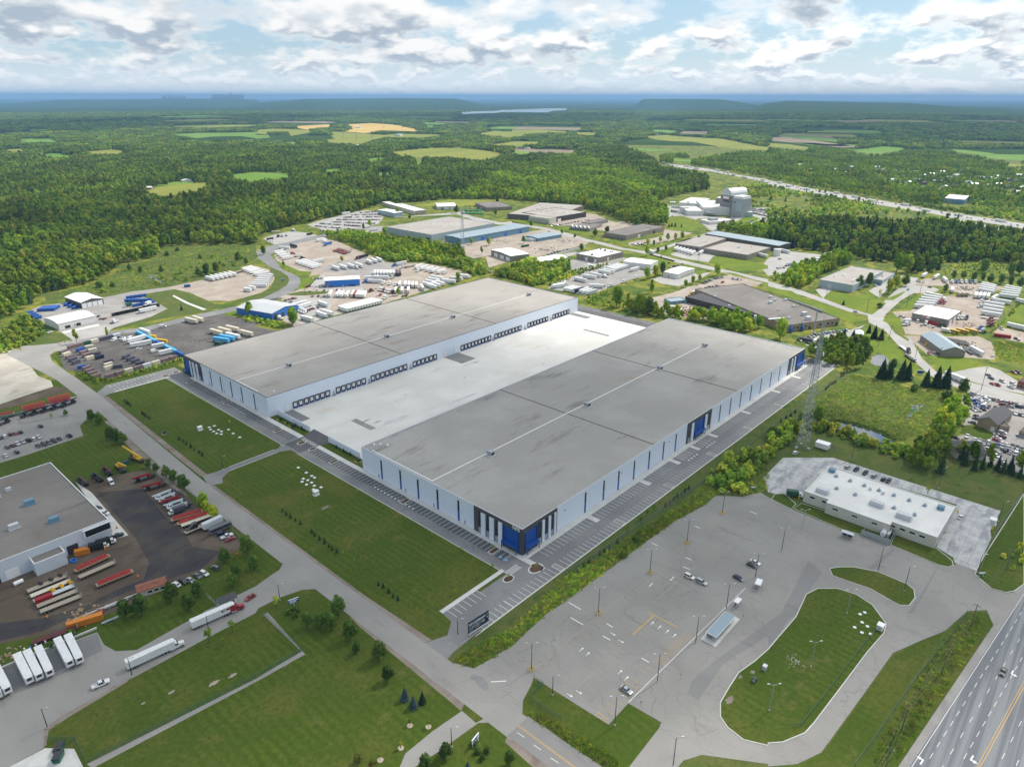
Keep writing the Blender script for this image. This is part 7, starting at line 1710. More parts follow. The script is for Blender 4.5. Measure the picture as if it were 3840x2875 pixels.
def sct(name,label,key,pts,scl,rot,z=0.):
 n=len(pts);k=len(PK[key].objects)
 me=bpy.data.meshes.new(name)
 me.vertices.add(n)
 co=np.zeros((n,3));co[:,:2]=pts;co[:,2]=z
 me.vertices.foreach_set('co',co.ravel())
 for nm,tp,arr in(('s','FLOAT_VECTOR',np.asarray(scl,float)),('r','FLOAT_VECTOR',np.stack([np.zeros(n),np.zeros(n),rot],1)),('i','INT',rng.integers(0,k,n)if not isinstance(key,tuple)else None)):
  at=me.attributes.new(nm,tp,'POINT')
  at.data.foreach_set('vector' if tp=='FLOAT_VECTOR' else 'value',arr.ravel())
 o=link(name,me);tag(o,label,'plants',kind='stuff')
 ng=bpy.data.node_groups.new(name+'_nodes','GeometryNodeTree')
 ng.interface.new_socket('Geometry',in_out='INPUT',socket_type='NodeSocketGeometry');ng.interface.new_socket('Geometry',in_out='OUTPUT',socket_type='NodeSocketGeometry')
 N,L=ng.nodes,ng.links
 gi,go=N.new('NodeGroupInput'),N.new('NodeGroupOutput');ip=N.new('GeometryNodeInstanceOnPoints');ci=N.new('GeometryNodeCollectionInfo')
 ci.inputs['Collection'].default_value=PK[key];ci.inputs['Separate Children'].default_value=True;ci.inputs['Reset Children'].default_value=True
 def attr(nm,dt):
  a=N.new('GeometryNodeInputNamedAttribute');a.data_type=dt;a.inputs['Name'].default_value=nm
  return[s for s in a.outputs if s.name=='Attribute' and s.enabled][0]
 L.new(gi.outputs[0],ip.inputs['Points']);L.new(ci.outputs[0],ip.inputs['Instance']);ip.inputs['Pick Instance'].default_value=True
 L.new(attr('i','INT'),ip.inputs['Instance Index']);L.new(attr('s','FLOAT_VECTOR'),ip.inputs['Scale'])
 er=N.new('FunctionNodeEulerToRotation');L.new(attr('r','FLOAT_VECTOR'),er.inputs[0]);L.new(er.outputs[0],ip.inputs['Rotation'])
 L.new(ip.outputs[0],go.inputs[0])
 md=o.modifiers.new('scatter','NODES');md.node_group=ng
 return o
def grid_points(poly,step,jit=.45,excl=(),keep=1.,far=99000):
 P=np.array(poly)[:,:2];x0,y0=P.min(0);x1,y1=P.max(0)
 nx,ny=int((x1-x0)/step)+2,int((y1-y0)/step)+2
 gx,gy=np.meshgrid(np.arange(nx)*step+x0,np.arange(ny)*step+y0)
 gx=gx.ravel()+rng.uniform(-jit,jit,gx.size)*step;gy=gy.ravel()+rng.uniform(-jit,jit,gy.size)*step
 k=inpoly(gx,gy,poly);gx,gy=gx[k],gy[k]
 for e in excl:
  k=~(inpoly(gx,gy,e)|inpoly(gx*1.03,gy*1.03,e)|inpoly(gx*1.07,gy*1.07,e));gx,gy=gx[k],gy[k]
 if keep<1:k=rng.uniform(size=gx.size)<keep;gx,gy=gx[k],gy[k]
 k=np.hypot(gx,gy)<far
 return np.stack([gx[k],gy[k]],1)
def sizes(n,lo,hi,zl=.85,zh=1.15):
 s=rng.uniform(lo,hi,n);return np.stack([s*rng.uniform(.9,1.1,n),s*rng.uniform(.9,1.1,n),s*rng.uniform(zl,zh,n)],1)
def ang(n):return rng.uniform(0,6.283,n)
FRONT='a: -300 900,0 830,230 700,380 575,640 525,830 475,960 405,1080 325,1350 275,1380 185,1600 160,2212 150; b: 60 420,330 340,560 290,720 250,870 215,1090 150,1500 125,1600 110,2070 110,2212 110; c: 480 170,700 200,870 260,1050 330,1330 335,1330 190,1210 180,1280 120,1450 70,1690 30'
WOOD=GM(FRONT+'; s: 1690 820,1560 745,1270 700,1180 640; N: 2350 560,1900 560,0 560,-200 560')
EXC=FIELDS+[LAKE,GM('s: 1240 640,1560 700,1900 760,2212 810; t: 0 815,560 920,1480 1080,2300 1190,2300 1250,1480 1130,560 965,0 868; s: 2212 850,1900 790,1540 735,1260 690')]
p=grid_points(WOOD,7.2,excl=EXC)
px,py,_=project(np.column_stack([p,np.zeros(len(p))]))
sun_zone=inpoly(px,py,[(1250,860),(1700,760),(1900,640),(2150,590),(2500,700),(2700,760),(2600,860),(2300,860)])  # sunlit stretch of forest, painted by giving its trees the lighter leaves
pc=rng.uniform(size=len(p))
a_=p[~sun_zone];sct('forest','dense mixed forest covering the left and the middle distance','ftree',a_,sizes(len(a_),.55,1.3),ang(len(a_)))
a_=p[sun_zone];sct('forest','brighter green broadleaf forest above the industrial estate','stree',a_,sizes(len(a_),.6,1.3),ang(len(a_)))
DW=GM('d: 0 470,200 540,480 560,640 590,860 640,980 660,1090 640,1240 740,1480 720,1500 660,1900 640,2300 690,2300 440,2212 435,1900 390,1500 330,1100 350,640 290,300 330,0 330')
p=grid_points(DW,7.);k=rng.uniform(size=len(p))<.45
sct('wood','dark pine and broadleaf wood above the right hand truck lots','ftree',p[~k],sizes((~k).sum(),.75,1.15),ang((~k).sum()));sct('pine_wood','dark pines standing in the right hand wood','conifer_tree',p[k],sizes(k.sum(),.8,1.15),ang(k.sum()))
rr=np.sqrt(rng.uniform(2450**2,10500**2,90000));th=rng.uniform(-.7,.7,90000)
g0=np.stack([rr*np.sin(YAW+th),rr*np.cos(YAW+th)],1)
keep=np.ones(len(g0),bool)
for e in EXC:
 for zt in(0,6,12):k=CAM_H/(CAM_H-zt);keep&=~inpoly(g0[:,0]*k,g0[:,1]*k,e)
px,py,_=project(np.column_stack([g0,np.zeros(len(g0))]))
keep&=~inpoly(px,py,[(2300,640),(3900,980),(3900,560),(2900,560),(2300,560)])
patch=np.sin(g0[:,0]/310+np.sin(g0[:,1]/420)*2)+np.sin(g0[:,1]/260+1.7)
keep&=~((patch>1.25)&(py>430)&(py<560))
sct('far_woodland','woods and hedgerows of the plain fading to blue','grove',g0[keep],sizes(keep.sum(),.85,1.35,.7,1.),ang(keep.sum()))
SUB=GM('s: 1280 680,1560 700,1720 715,1920 755,2212 800; t: 0 805,300 870,560 915,1000 990,1480 1075,2300 1190,2300 660,2212 650,1800 620,1400 580,860 595,600 560,0 530; s: 2100 560,1560 660,1500 600,1280 620')
p=grid_points(SUB,9.,excl=FIELDS,keep=.95)
for q in HOUSES+G('t','1650 1020,1690 1030,1600 1020'):
 k=np.ones(len(p),bool)
 for f in(1,1.02,1.045):k&=np.hypot(p[:,0]*f-q[0],p[:,1]*f-q[1])>15
 p=p[k]
px,py,_=project(np.column_stack([p,np.zeros(len(p))]))
lowb=inpoly(px,py,[(2880,730),(3300,760),(3840,790),(3840,900),(3400,790),(2880,690)])
a_=p[~lowb];sct('suburb_trees','trees filling the suburb and thickets beyond the motorway','stree',a_,sizes(len(a_),.45,.95),ang(len(a_)));a_=p[lowb];a_=np.concatenate([a_,a_+rng.uniform(-5,5,a_.shape)]);sct('thicket','green thicket along the far side of the motorway','bush',a_,sizes(len(a_),1.2,2.6),ang(len(a_)))
MEAD=GM('c: 1690 40,1900 0; t: 0 870,400 930,1000 1045,1480 1130,1700 1190,1940 1260,2300 1330; d: 2300 430,1900 385,1500 330,1100 345,640 285,300 320; c: 2212 330,2140 300,2212 190,2000 170,1960 60')
p=grid_points(MEAD,8.,keep=.75);patch=np.sin(p[:,0]/37+np.sin(p[:,1]/51)*2)+np.sin(p[:,1]/33+.6)+rng.normal(0,.5,len(p));p=p[patch>0.]
sct('scrub','bushes scattered over the yellow meadow below the motorway','bush',p,sizes(len(p),.8,3.),ang(len(p)))
tr=G('d','120 200,60 260,150 270,230 270,330 60,375 100,440 60,490 70,600 150,480 230,540 240,590 230,820 150,880 170,900 190,930 160,720 160,780 140,850 300,930 290,1010 310,1300 260,1540 290,1560 270,1640 280,1720 330,1830 350,20 130,1200 220,1290 270,1020 250,460 330,150 130')
for i,q in enumerate(tr):
 t=thing('meadow_tree',('leafy' if i%4 else 'dark pointed')+' tree standing in the yellow meadow below the motorway','tree',q,i*1.3,'meadow trees',.55+.35*((i*7)%5)/5)
 link('trunk',trunk(5,.22,i%3,3)if i<3 else bpy.data.meshes['trunk'],t);link('crown',forest_m[i%8]if i%4 else conif_m[0],t)
def belt(name,label,spec,step,key,lo,hi,keep=.9):
 q=grid_points(GM(spec),step,keep=keep);sct(name,label,key,q,sizes(len(q),lo,hi),ang(len(q)))
belt('thicket','thicket below the pale walled plant','b: 600 430,800 420,900 410,1200 480,1380 480,1560 520,1780 560,1800 640,1640 640,1260 600,1000 580,860 520,760 480',5.,'stree',.4,.8)
belt('thicket','thicket between the truck lots and the lift yard','b: 1020 600,1280 590,1600 620,1800 640,2010 760,1880 770,1700 700,1460 650,1180 650',4.6,'bush',1.4,3.2)
belt('thicket','bushes around the pale green shed','c: -150 770,160 640,230 690,480 650,500 720,300 830,200 860,0 800',4.6,'bush',1.4,3.4)
belt('thicket','bushes along the narrow truck lot','c: 500 740,700 690,860 665,760 700,540 780,420 830,320 860,360 810',4.,'bush',.7,1.5)
belt('thicket','trees between warehouse corner and scrap yard','c: 960 1060,1180 1010,1280 1090,1500 1130,1640 1140,1900 1150,2140 1210; e: 60 60,0 60; c: 2000 1290,1700 1190,1360 1150,1260 1130,1060 1100',5.2,'stree',.55,.95)
belt('thicket','overgrown edge beside the pale court end','c: 620 980,800 900,900 880,1000 1040,1180 1090,940 1060,700 1030',3.6,'bush',.5,1.1,.7)
belt('thicket','hedge behind the distribution hall lot','d: 160 870,330 880,470 760,640 700,720 650,640 600,500 640,420 700,200 730,140 800',5.2,'stree',.6,1.)
belt('thicket','trees left of the distribution hall hedge','d: 0 740,140 790,160 860,40 800',5.,'stree',.35,.55,.7)
belt('wood','trees above the long blue roofed hall','c: 1750 380,1880 350,2212 360; d: 0 340,0 470; c: 2212 480,1980 420',7.,'stree',.6,.95)
belt('wood','wood around the small round pond','e: 330 320,460 250,560 180,760 240,870 300,880 370,800 430,700 450,560 410,400 350',5.8,'ftree',.6,.95)
belt('thicket','trees between the crowded car lot and the marsh','e: 1460 850,1600 740,1700 720,1740 800,1680 900,1560 1100,1460 1000',5.,'stree',.55,.9)
belt('wood','dark trees below the crowded car lot','e: 1180 1200,1330 1050,1460 1000,1560 1120,1640 1180,1960 1260,2300 1336; l: 2212 160,1900 60,1500 0; e: 1500 1336,1250 1300',5.6,'ftree',.6,1.)
belt('spruce_wood','row of dark spruces before the dark roofed house','e: 1560 1230,1640 1190,1960 1270,2300 1340,2300 1400,1900 1336',5.6,'conifer_tree',.55,.8)
belt('thicket','shrubs along the marsh bank','e: 340 900,440 900,700 960,880 1030,1080 1090,1240 1150,1180 1230,900 1120,560 1000,380 980',4.4,'bush',1.,2.6,.85)
belt('thicket','shrubs on the slope beside the lattice tower','m: 1640 160,1900 20,2212 -80; e: 0 1000,240 860,380 830,360 960,240 1030,100 1130,0 1230; m: 1980 300,1760 300',4.4,'bush',.9,2.6,.85)
belt('reed_bed','reeds standing along the marsh pond','e: 440 860,640 865,820 900,1000 960,1120 1030,1080 1040,960 975,780 920,620 880,460 875',1.,'reeds',.5,.9,.8)
belt('marsh_grass','rough tufted grass covering the marsh','e: 380 700,720 470,900 500,1240 590,1560 640,1600 730,1500 830,1450 940,1130 1050,1000 965,800 905,640 870,460 865,400 800',1.7,'tall_grass',.5,1.2,.75)
belt('tall_grass','tall weeds on the bank beside the commuter lot','i: 1700 420,1790 340,2212 140; m: 300 1180,420 1040,1000 690,1560 330,1640 240,1680 380,1400 540,420 1260,300 1336; i: 2212 280,1980 430,1880 475,1780 475',.95,'tall_grass',.6,1.3,.85)
belt('tall_grass','rough grass bank below the long parking row','m: 1560 330,1700 160,1950 20,2212 -60,2212 280,1990 315,1760 305,1660 370',1.2,'tall_grass',.6,1.2,.7)
belt('tall_grass','weeds on the highway bank','k: 1000 1080,1300 600,1520 250,1700 60,1800 20,1850 120,1700 420,1400 860,1130 1250,980 1336,870 1336',1.,'tall_grass',.5,1.1,.6)
belt('tall_grass','weeds in the ditch beside the road','j: 130 860,300 900,480 1000,760 1180,960 1336,820 1336,560 1180,260 980',.9,'tall_grass',.6,1.1,.85)
belt('thicket','overgrown hedge around the container yard','f: 640 265,720 250,900 330,1300 230,1560 150,1570 170,1280 260,930 350,840 370,760 350',2.6,'bush',.5,1.,.75)
belt('thicket','scrub left of the depot','a: -200 1000,0 960,100 880,230 770,330 820,400 900,300 1000,200 1030,80 1080,-200 1180',4.4,'bush',.9,2.2)
belt('thicket','bushes below the blue garage','v: 240 580,330 600,560 660,700 690,760 720,640 740,440 690,240 650',3.4,'bush',.6,1.3)
belt('thicket','bushes along the depot hedge','l: 2000 850,2080 800,2212 640,2212 900,2080 1010',3.6,'bush',.6,1.2,.6)
belt('thicket','overgrown fence line beside the right truck lots','x: 1860 900,1960 800,2130 600,2160 620,1990 820,1840 960,1700 1000,1240 990,1240 975,1680 985',3.4,'bush',.5,1.1,.8)
belt('tall_grass','dry grass on the right edge field','e: 1960 180,2212 200,2212 380,2000 340,1940 260',1.8,'tall_grass',.7,1.3,.8)
belt('tall_grass','dry meadow below the forest edge','a: 400 600,830 490,1090 345,1380 290,1400 200,1850 160,2200 170,2100 320,1900 410,1600 490,1100 565,640 600',3.6,'tall_grass',.9,1.8,.6)
belt('thicket','shrubs dotted over the meadow below the forest','a: 600 600,1000 560,1500 500,1950 400,2200 300,2100 180,1900 250,1300 480,900 560',16,'bush',.9,2.2,.6)
belt('orchard','rows of small trees in the garden behind the truck lot','d: 1500 720,1560 680,1940 660,2120 670,1980 790,1900 800,1520 760',6.,'bush',.6,1.1,.8)
def tre(c,s,label,kind='broad',scale=1.,group=None,z=0.,i=[0]):
 q=G(c,s)[0]if isinstance(s,str)else s;i[0]+=1;k=i[0]
 if c and c in 'fg' and kind=='broad':scale*=1.12
 if c and c in 'abcdev' and not group:scale*=dict(broad=1.45,sunny=1.5,poplar=1.5,conifer=1.2,shrub=1.15).get(kind,1.)
 nm={'broad':'broadleaf_tree','conifer':'conifer_tree','spruce':'blue_spruce','poplar':'poplar_tree','young':'young_tree','shrub':'shrub','yellow':'yellow_shrub','sunny':'broadleaf_tree'}[kind]
 t=thing(nm,label,'shrub' if 'shrub' in kind or kind=='yellow' else 'tree',(q[0],q[1],z),k*2.1,group,scale)
 if kind in('broad','sunny','poplar'):link('trunk',TR[0],t);link('crown',(LAWN if kind=='broad' else SUNNY if kind=='sunny' else POP)[k%3],t)
 elif kind=='young':link('trunk',TR[1],t);link('crown',YOUNG[k%2],t)
 elif kind in('conifer','spruce'):link('trunk',TR[1],t);link('crown',(CON if kind=='conifer' else SPR)[k%2],t)
 else:link('crown',(BSH if kind=='shrub' else YEL)[k%2],t)
 return t
TR=[trunk(5.,.22,1,3.),trunk(1.6,.07,2,.6)]
LAWN=[crown(200+i,3.3,7.4,1.6,9,620,.38,'leaf_lawn_tree')for i in range(3)];SUNNY=[crown(210+i,3.8,8.4,2.,9,560,.46,'leaf_sunny')for i in range(3)];POP=[crown(220+i,2.6,11.,1.2,9,520,.42,'leaf_sunny',cone=.5)for i in range(3)]
YOUNG=[crown(230+i,.95,2.4,1.,5,150,.17,'leaf_sunny',core=False)for i in range(2)];CON=[conifer(240+i,1.9,7.,'leaf_conifer',12,11)for i in range(2)];SPR=[conifer(245+i,1.8,5.6,'leaf_blue_spruce',12,11)for i in range(2)]
BSH=[crown(250+i,1.5,2.1,.1,6,240,.26,'leaf_lawn_tree')for i in range(2)];YEL=[crown(260+i,1.4,2.4,.1,6,200,.22,'leaf_yellow',core=False)for i in range(2)]
for s,lab,sc in(('445 130','dark tree on the lawn, left of three below the road',.8),('560 130','dark tree on the lawn, middle of three below the road',.85),('655 155','round tree on the lawn with a mulch ring, right of three',.95),('815 240','tall narrow tree beside the road shoulder',1.),('1065 415','dark tree alone on the lawn nearest the junction',1.),('872 352','slim tree with a sandy mulch ring on the lawn',.6),('1140 595','light tree with mulch ring between lawn and spruces',.75),('1635 1265','small tree beside the lamp post at the bottom',.75),('1470 1370','tree cut by the bottom edge beside the drive',.8),('2190 1310','pale tree at the bottom edge near the road',.6)):
 tre('i',s,lab,'broad',sc)
tre('o','710 1345','large round tree at the corner of the side lane','broad',1.05);tre('o','180 1270','light green tree beside the lamp post at the side lane','young',1.6)
tre('i','1288 752','blue spruce, leftmost of the lawn trio','spruce',.95);tre('i','1362 822','blue spruce, front one of the lawn trio','spruce',.95);tre('i','1440 780','dark green spruce of the lawn trio','conifer',.75)
for s,lab in(('1330 978','sapling in a sandy ring, left of the pair near the drive'),('1490 988','sapling in a sandy ring, right of the pair near the drive'),('1252 1172','sapling in a sandy ring above the curved drive'),('1075 1275','sapling in a sandy ring nearest the bottom edge')):tre('i',s,lab,'young',.9)
tre('i','880 1290','yellow shrub on the lawn at the bottom edge','yellow',1.2);tre('i','1000 1350','second yellow shrub at the bottom edge','yellow',1.1)
for s,lab in(('1910 1215','clipped shrub left below the white sign'),('1990 1205','clipped shrub right below the white sign'),('1955 1270','clipped shrub in front of the white sign'),('1880 1145','dark shrub behind the white sign')):tre('i',s,lab,'shrub',.9)
tre('i','1830 1345','small blue spruce cut by the bottom edge','spruce',.5)
for s,lab in(('310 1310','dark shrub left below the blue sign'),('355 1320','dark shrub right below the blue sign')):tre('o',s,lab,'shrub',.9)
tre('i','280 15','round shrub beside the left fence corner','shrub',1.);tre('i','340 40','clipped shrub below the fence corner','shrub',1.)
for s,lab,sc in(('2140 690','tall tree at the yard gate',1.),('1940 760','pale willow at the yard fence',.8),('2200 820','tree at the bend of the side lane',.8),('2040 880','round tree on the slope above the side lane',.65),('2012 970','rounder tree lower on the slope above the side lane',.75),('1720 1050','tree on the slope, upper of the hut trees',.85),('1635 1175','light round tree on the slope below the hut',.8),('1480 1095','dark tree right beside the rusty roofed hut',.95),('1230 1215','large dark tree below the rusty roofed hut',1.05),('1090 1240','dark tree at the left of the hut trees',.9)):tre('g',s,lab,'broad',sc)
tre('h','1810 265','young tree at the truck lane behind the trailer','young',2.2);tre('h','2010 170','young tree beside the lane under the lettered trailer','young',1.7);tre('h','1930 290','thin young tree on the fenced lawn','young',1.2);tre('h','440 300','shrub between the yard wall and the trailers','shrub',1.1);tre('h','620 210','leafy shrub behind the pair of trailers','shrub',1.5)
for s,lab,sc in(('795 690','tree beside the works car park entrance, left of two',.8),('860 720','tree beside the works car park entrance, right of two',.75),('960 850','dark tree in the roadside group, left',.95),('1010 880','dark tree in the roadside group, middle',.95),('1065 890','dark tree in the roadside group, right',.85)):tre('f',s,lab,'broad',sc)
for s,lab,sc in(('1290 1090','tree hiding the yard fence near the cranes, first',.6),('1350 1130','tree hiding the yard fence near the cranes, second',.55),('1440 1180','dark tree at the yard fence above the boom trucks',.8),('1510 1220','dark tree at the yard fence beside the boom trucks',.8),('1590 1290','tallest dark tree at the yard fence',.95)):tre('f',s,lab,'broad',sc)
for s,lab,sc in(('1760 260','olive tree at the yard fence beside the road',.75),('1790 330','olive tree, lower at the yard fence',.7),('1860 380','olive tree at the corner of the yard fence',.75)):tre('g',s,lab,'sunny',sc)
tre('f','570 640','small tree on the works car park island','broad',.45);tre('f','450 670','thin pale tree on the works car park hedge','young',1.2)
for nm,c,lst in(('the left lawn, by the road','f','1075 520,1095 535,1110 545,1128 560,1230 625,1248 640,1265 655,1290 670,1550 850,1585 870,1612 890,1650 915,1682 940,1722 962,1750 985'),('the front lawn, by the road','o','230 455,263 482,298 508,342 535,385 565,483 640,508 665,550 700,594 728,632 762,660 785,698 810,1060 1090,1100 1110,1147 1155,1187 1195,1227 1220')):
 for i,s in enumerate(lst.split(',')):
  tre(c,s,f'dark young spruce, {ORD[i]} from left on {nm}','conifer',.34+.05*(i%3),'young spruces on '+nm)
for c,lst,nm in(('o','880 300,1095 430,1290 545,1520 675,1775 800,2045 945,1905 1050,1720 1170,1520 1290,750 830,850 900,940 960','the front lawn'),('f','1650 470,1985 710,1385 690','the left lawn')):
 for i,s in enumerate(lst.split(',')):tre(c,s,f'thin sapling, {ORD[i]} along the edge of {nm}','young',.8,'saplings on '+nm)
for i,s in enumerate('565 985,620 935,660 905,708 870,757 838,797 810,843 775,910 730,1325 415,1362 385,1398 360,1428 335,1463 315,1495 285,1527 262'.split(',')):
 tre('m',s,f'small spruce, {ORD[i]} from left behind the long parking row','conifer' if i%3 else 'spruce',.42,'spruces behind the long parking row')
for i,s in enumerate('1000 640,1110 560,1165 500,1225 450'.split(',')):tre('m',s,f'thin yellow sapling, {ORD[i]} from left on the parking bank','young',1.25,'saplings on the parking bank')
for i,s in enumerate('110 880,155 850,195 830,235 800,500 600,520 580,540 560,560 550,580 540,630 490,650 480,680 460'.split(',')):tre('e',s,f'small spruce, {ORD[i]} from left beyond the lattice tower','conifer',.42,'spruces beyond the lattice tower')
for s,lab,k,sc in(('1065 720','round dark shrub on the bank beside the commuter lot','shrub',1.3),('960 850','olive shrub on the bank beside the commuter lot','shrub',1.5),('1820 260','large silvery shrub beside the commuter lot corner','shrub',2.4),('2040 30','dark bush at the top of the parking bank','shrub',2.2),('1930 250','broad bush left of the concrete lot','shrub',1.7)):tre('m',s,lab,k,sc)
tre('l','1375 305','small bright tree behind the transit depot','young',1.6)
for s,lab,k,sc in(('870 860','bushy tree covering the corner of the pale blue warehouse, left','broad',1.15),('790 880','bushy tree covering the corner of the pale blue warehouse, front','broad',1.15),('1040 920','leaning tree right of the pale blue warehouse','sunny',1.),('1100 880','yellow green tree beside the annex','sunny',1.),('960 950','thin tree before the annex','young',2.4),('650 1020','small spruce on the lawn below the pale blue warehouse','conifer',.65),('962 1045','round shrub on the lawn corner','shrub',1.9),('1190 860','pale willow at the junction','broad',1.),('1110 740','wide yellow green tree beside the lane end','sunny',1.5),('1200 740','pale tree behind the lane end','sunny',1.4),('1290 740','silver tree behind the far hedge','broad',1.5),('1420 730','dark tree behind the far hedge','broad',1.4),('1600 800','small tree in the fenced garden, first','broad',.8),('1690 800','small tree in the fenced garden, second','broad',.8),('1775 810','small tree in the fenced garden, third','broad',.8),('1850 820','small tree in the fenced garden, fourth','broad',.85),('1920 835','small tree in the fenced garden, fifth','broad',.85),('2010 840','tree at the orchard fence, left','broad',.9),('2090 860','tree at the orchard fence, middle','broad',.9),('2180 870','tree at the orchard fence, right','broad',.9),('1860 740','tall tree in the fenced garden','broad',1.3),('2090 780','tall tree right of the fenced garden','broad',1.3),('2170 760','tall pale tree right of the fenced garden','broad',1.3),('1530 910','bushy tree beside the end of the lane','broad',.7)):tre('d',s,lab,k,sc)
for s,lab,k,sc in(('915 160','large pine on the lawn beside the pond','conifer',1.5),('975 170','pine on the lawn beside the pond, right','conifer',1.25),('870 110','small pine on the lawn beside the pond','conifer',1.),('725 200','dark spruce at the white tent','conifer',1.5),('650 180','dark spruce left of the white tent','conifer',1.4),('785 220','dark spruce before the white tent','conifer',1.3),('980 500','large spruce below the round pond','conifer',1.9),('1045 500','spruce below the round pond, right','conifer',1.7),('1150 510','broad spruce at the pond bank, left','conifer',1.9),('1200 515','broad spruce at the pond bank, right','conifer',1.8),('1360 570','dark spruce at the road bend, left','conifer',1.6),('1450 580','tall dark spruce at the road bend, middle','conifer',2.),('1530 580','tall dark spruce at the road bend, right','conifer',2.),('1080 400','pale shrub beside the round pond','shrub',2.2),('1265 610','olive shrub at the marsh edge','shrub',2.),('1690 600','wide bush at the right road','shrub',3.),('1545 690','grey bush at the marsh edge','shrub',2.6),('100 170','tall tree beside the grey warehouse corner','sunny',1.25),('40 1010','wide bush on the bank below the parking row','shrub',2.6),('420 900','olive tree beside the lattice tower','sunny',.8)):tre('e',s,lab,k,sc)
tre('a','665 1005','narrow tree at the back of the container yard','poplar',.75);tre('a','930 945','small tree behind the container yard','poplar',.5);tre('v','310 580','tree at the left wall of the blue garage','sunny',.9);tre('v','820 700','light tree in front of the blue garage','sunny',.95);tre('a','1570 720','small dark tree beside the drain path','conifer',.7)
for s,lab,k,sc in(('1445 250','round shrub in the meadow below the forest','shrub',2.2),('1535 210','dark shrub in the meadow below the forest','shrub',2.),('1730 275','shrub in the meadow, right','shrub',2.),('1125 380','small dark tree in the meadow','broad',.7),('1220 400','dark tree beside the meadow pond','broad',.65),('860 525','dark round shrub behind the dark garage','shrub',2.6),('975 520','dark shrub pair behind the dark garage','shrub',2.2),('1790 420','tree behind the trailer lot, left','broad',1.1),('1870 400','tree behind the trailer lot, middle','broad',1.),('1720 430','tree behind the trailer lot, first','broad',.9),('2060 300','tree inside the road bend, left','broad',.95),('2130 330','shrubby tree inside the road bend, right','broad',.7),('1400 400','tree at the meadow pond','broad',.7)):tre('a',s,lab,k,sc)
for s,lab,k,sc in(('905 1040','light tree standing in the yellow field corner','sunny',1.35),('1000 1060','thin tree in the yellow field corner','poplar',1.),('1095 1090','round bright tree in the yellow field corner','sunny',1.25),('1180 1110','dark tree at the field corner','broad',1.3),('1205 920','columnar tree in the yellow field','poplar',.9),('1165 600','round tree at the estate junction','sunny',.85),('1260 570','small dark tree at the estate junction','broad',.6),('1330 560','small tree beside the estate road','sunny',.55),('1345 470','street tree beside the brown warehouse lot, left','sunny',.75),('1410 465','street tree beside the brown warehouse lot, middle','sunny',.7),('1470 455','street tree beside the brown warehouse lot, right','sunny',.75),('1280 485','street tree below the brown warehouse','sunny',.6),('1170 510','street tree before the brown warehouse cars','sunny',.7),('1225 510','dark street tree before the brown warehouse','broad',.6),('720 430','tree left of the brown warehouse','broad',.9),('820 415','tree against the brown warehouse','broad',1.),('1300 760','bushy tree left of the red doored shed','broad',1.15),('1165 800','bush like tree beside the trailer lane','sunny',.9),('1235 780','bush like tree beside the trailer lane, right','sunny',.9),('1770 770','yellow green tree at the foundry lot','sunny',.95),('1620 820','round tree in the foundry hedge','sunny',.55),('1560 840','yellow tree in the foundry hedge','sunny',.6),('1500 870','yellow shrub tree in the foundry hedge','sunny',.55),('430 415','small tree at the small blue shed','sunny',.6),('545 435','round shrub at the estate road','shrub',1.6),('165 350','round tree before the blue grey shed','sunny',.7),('100 490','small tree beside the works yard','sunny',.7),('700 1000','bare tree in the field corner','young',2.6),('600 560','tree at the concrete yard wall','sunny',.7),('490 680','dark bush at the pale green shed','broad',.6),('1380 345','spruce on the mill lawn, first','conifer',.9),('1410 345','spruce on the mill lawn, second','conifer',.9),('1465 350','spruce on the mill lawn, third','conifer',.7),('1355 350','spruce on the mill lawn, leftmost','conifer',.8),('1180 325','yellow tree at the forest corner','sunny',1.2),('2160 350','tree right of the feed mill lawn','broad',1.2),('1610 470','street tree at the long blue roofed hall','sunny',.6)):tre('c',s,lab,k,sc)
for s,lab,k,sc in(('1115 420','round bush at the pale plant wall','sunny',.8),('620 430','dark tree at the truck lot head','broad',.7),('660 420','dark shrub tree at the truck lot head','broad',.6),('930 370','small tree at the crowded lot edge','broad',.7),('985 350','small pale tree at the crowded lot edge','sunny',.8),('1225 250','tree between the white workshops','sunny',.9),('1610 205','dark spruce beside the cream shed','conifer',.9),('1735 230','bushy tree left of the green lifts','broad',1.1),('2085 130','dark spruce behind the lift yard','conifer',1.6),('2070 250','round bush right of the green lifts','sunny',.7),('2010 510','young tree beside the blue grey shed','sunny',.8),('1950 590','thin tree at the works lane','poplar',.7),('1860 500','shrub at the blue grey shed wall','sunny',.6),('1330 280','small dark tree before the pale plant','broad',.6),('65 590','tree at the road bend, upper','sunny',.8),('330 1180','light tree beside the warehouse roof','sunny',1.),('1230 940','small leafy tree between tractors and trailers','sunny',.55),('1745 820','leafy tree at the last trailers','sunny',.7),('745 650','shrub tree between trailers','sunny',.5),('240 690','small tree along the road bend fence','sunny',.45)):tre('b',s,lab,k,sc)
for i,y in enumerate((303.5,306.5,310,313,316.5,320,323.5)):tre('',(201.5,y),f'small shrub, {ORD[i]} from the right along the near screen wall','conifer' if i%2 else 'shrub',.4,'shrubs along the near screen wall')
for i,y in enumerate((353.5,356.5,360)):tre('',(201.5,y),f'small shrub, {ORD[i]} along the far screen wall','conifer' if i%2 else 'shrub',.45,'shrubs along the far screen wall')
for i,(x,y)in enumerate(((191,183.4),(191,245.6),(191,307.5),(191.6,341.2),(193.8,161),(180.6,165),(191,366.5),(191,429.6))):tre('',(x,y),f'sapling in a mulch bed, {ORD[i]} of the warehouse kerb islands','young',.75,'saplings in the kerb islands',.18)
for o in[q for q in COL.objects if q.name.startswith('young_tree')and q.get('label','').startswith(('sapling in a sandy','slim tree'))]:
 MB().cyl((0,0,.02),(0,0,.07),1.1,n=12).mk('mulch_ring','sand_pile',o)
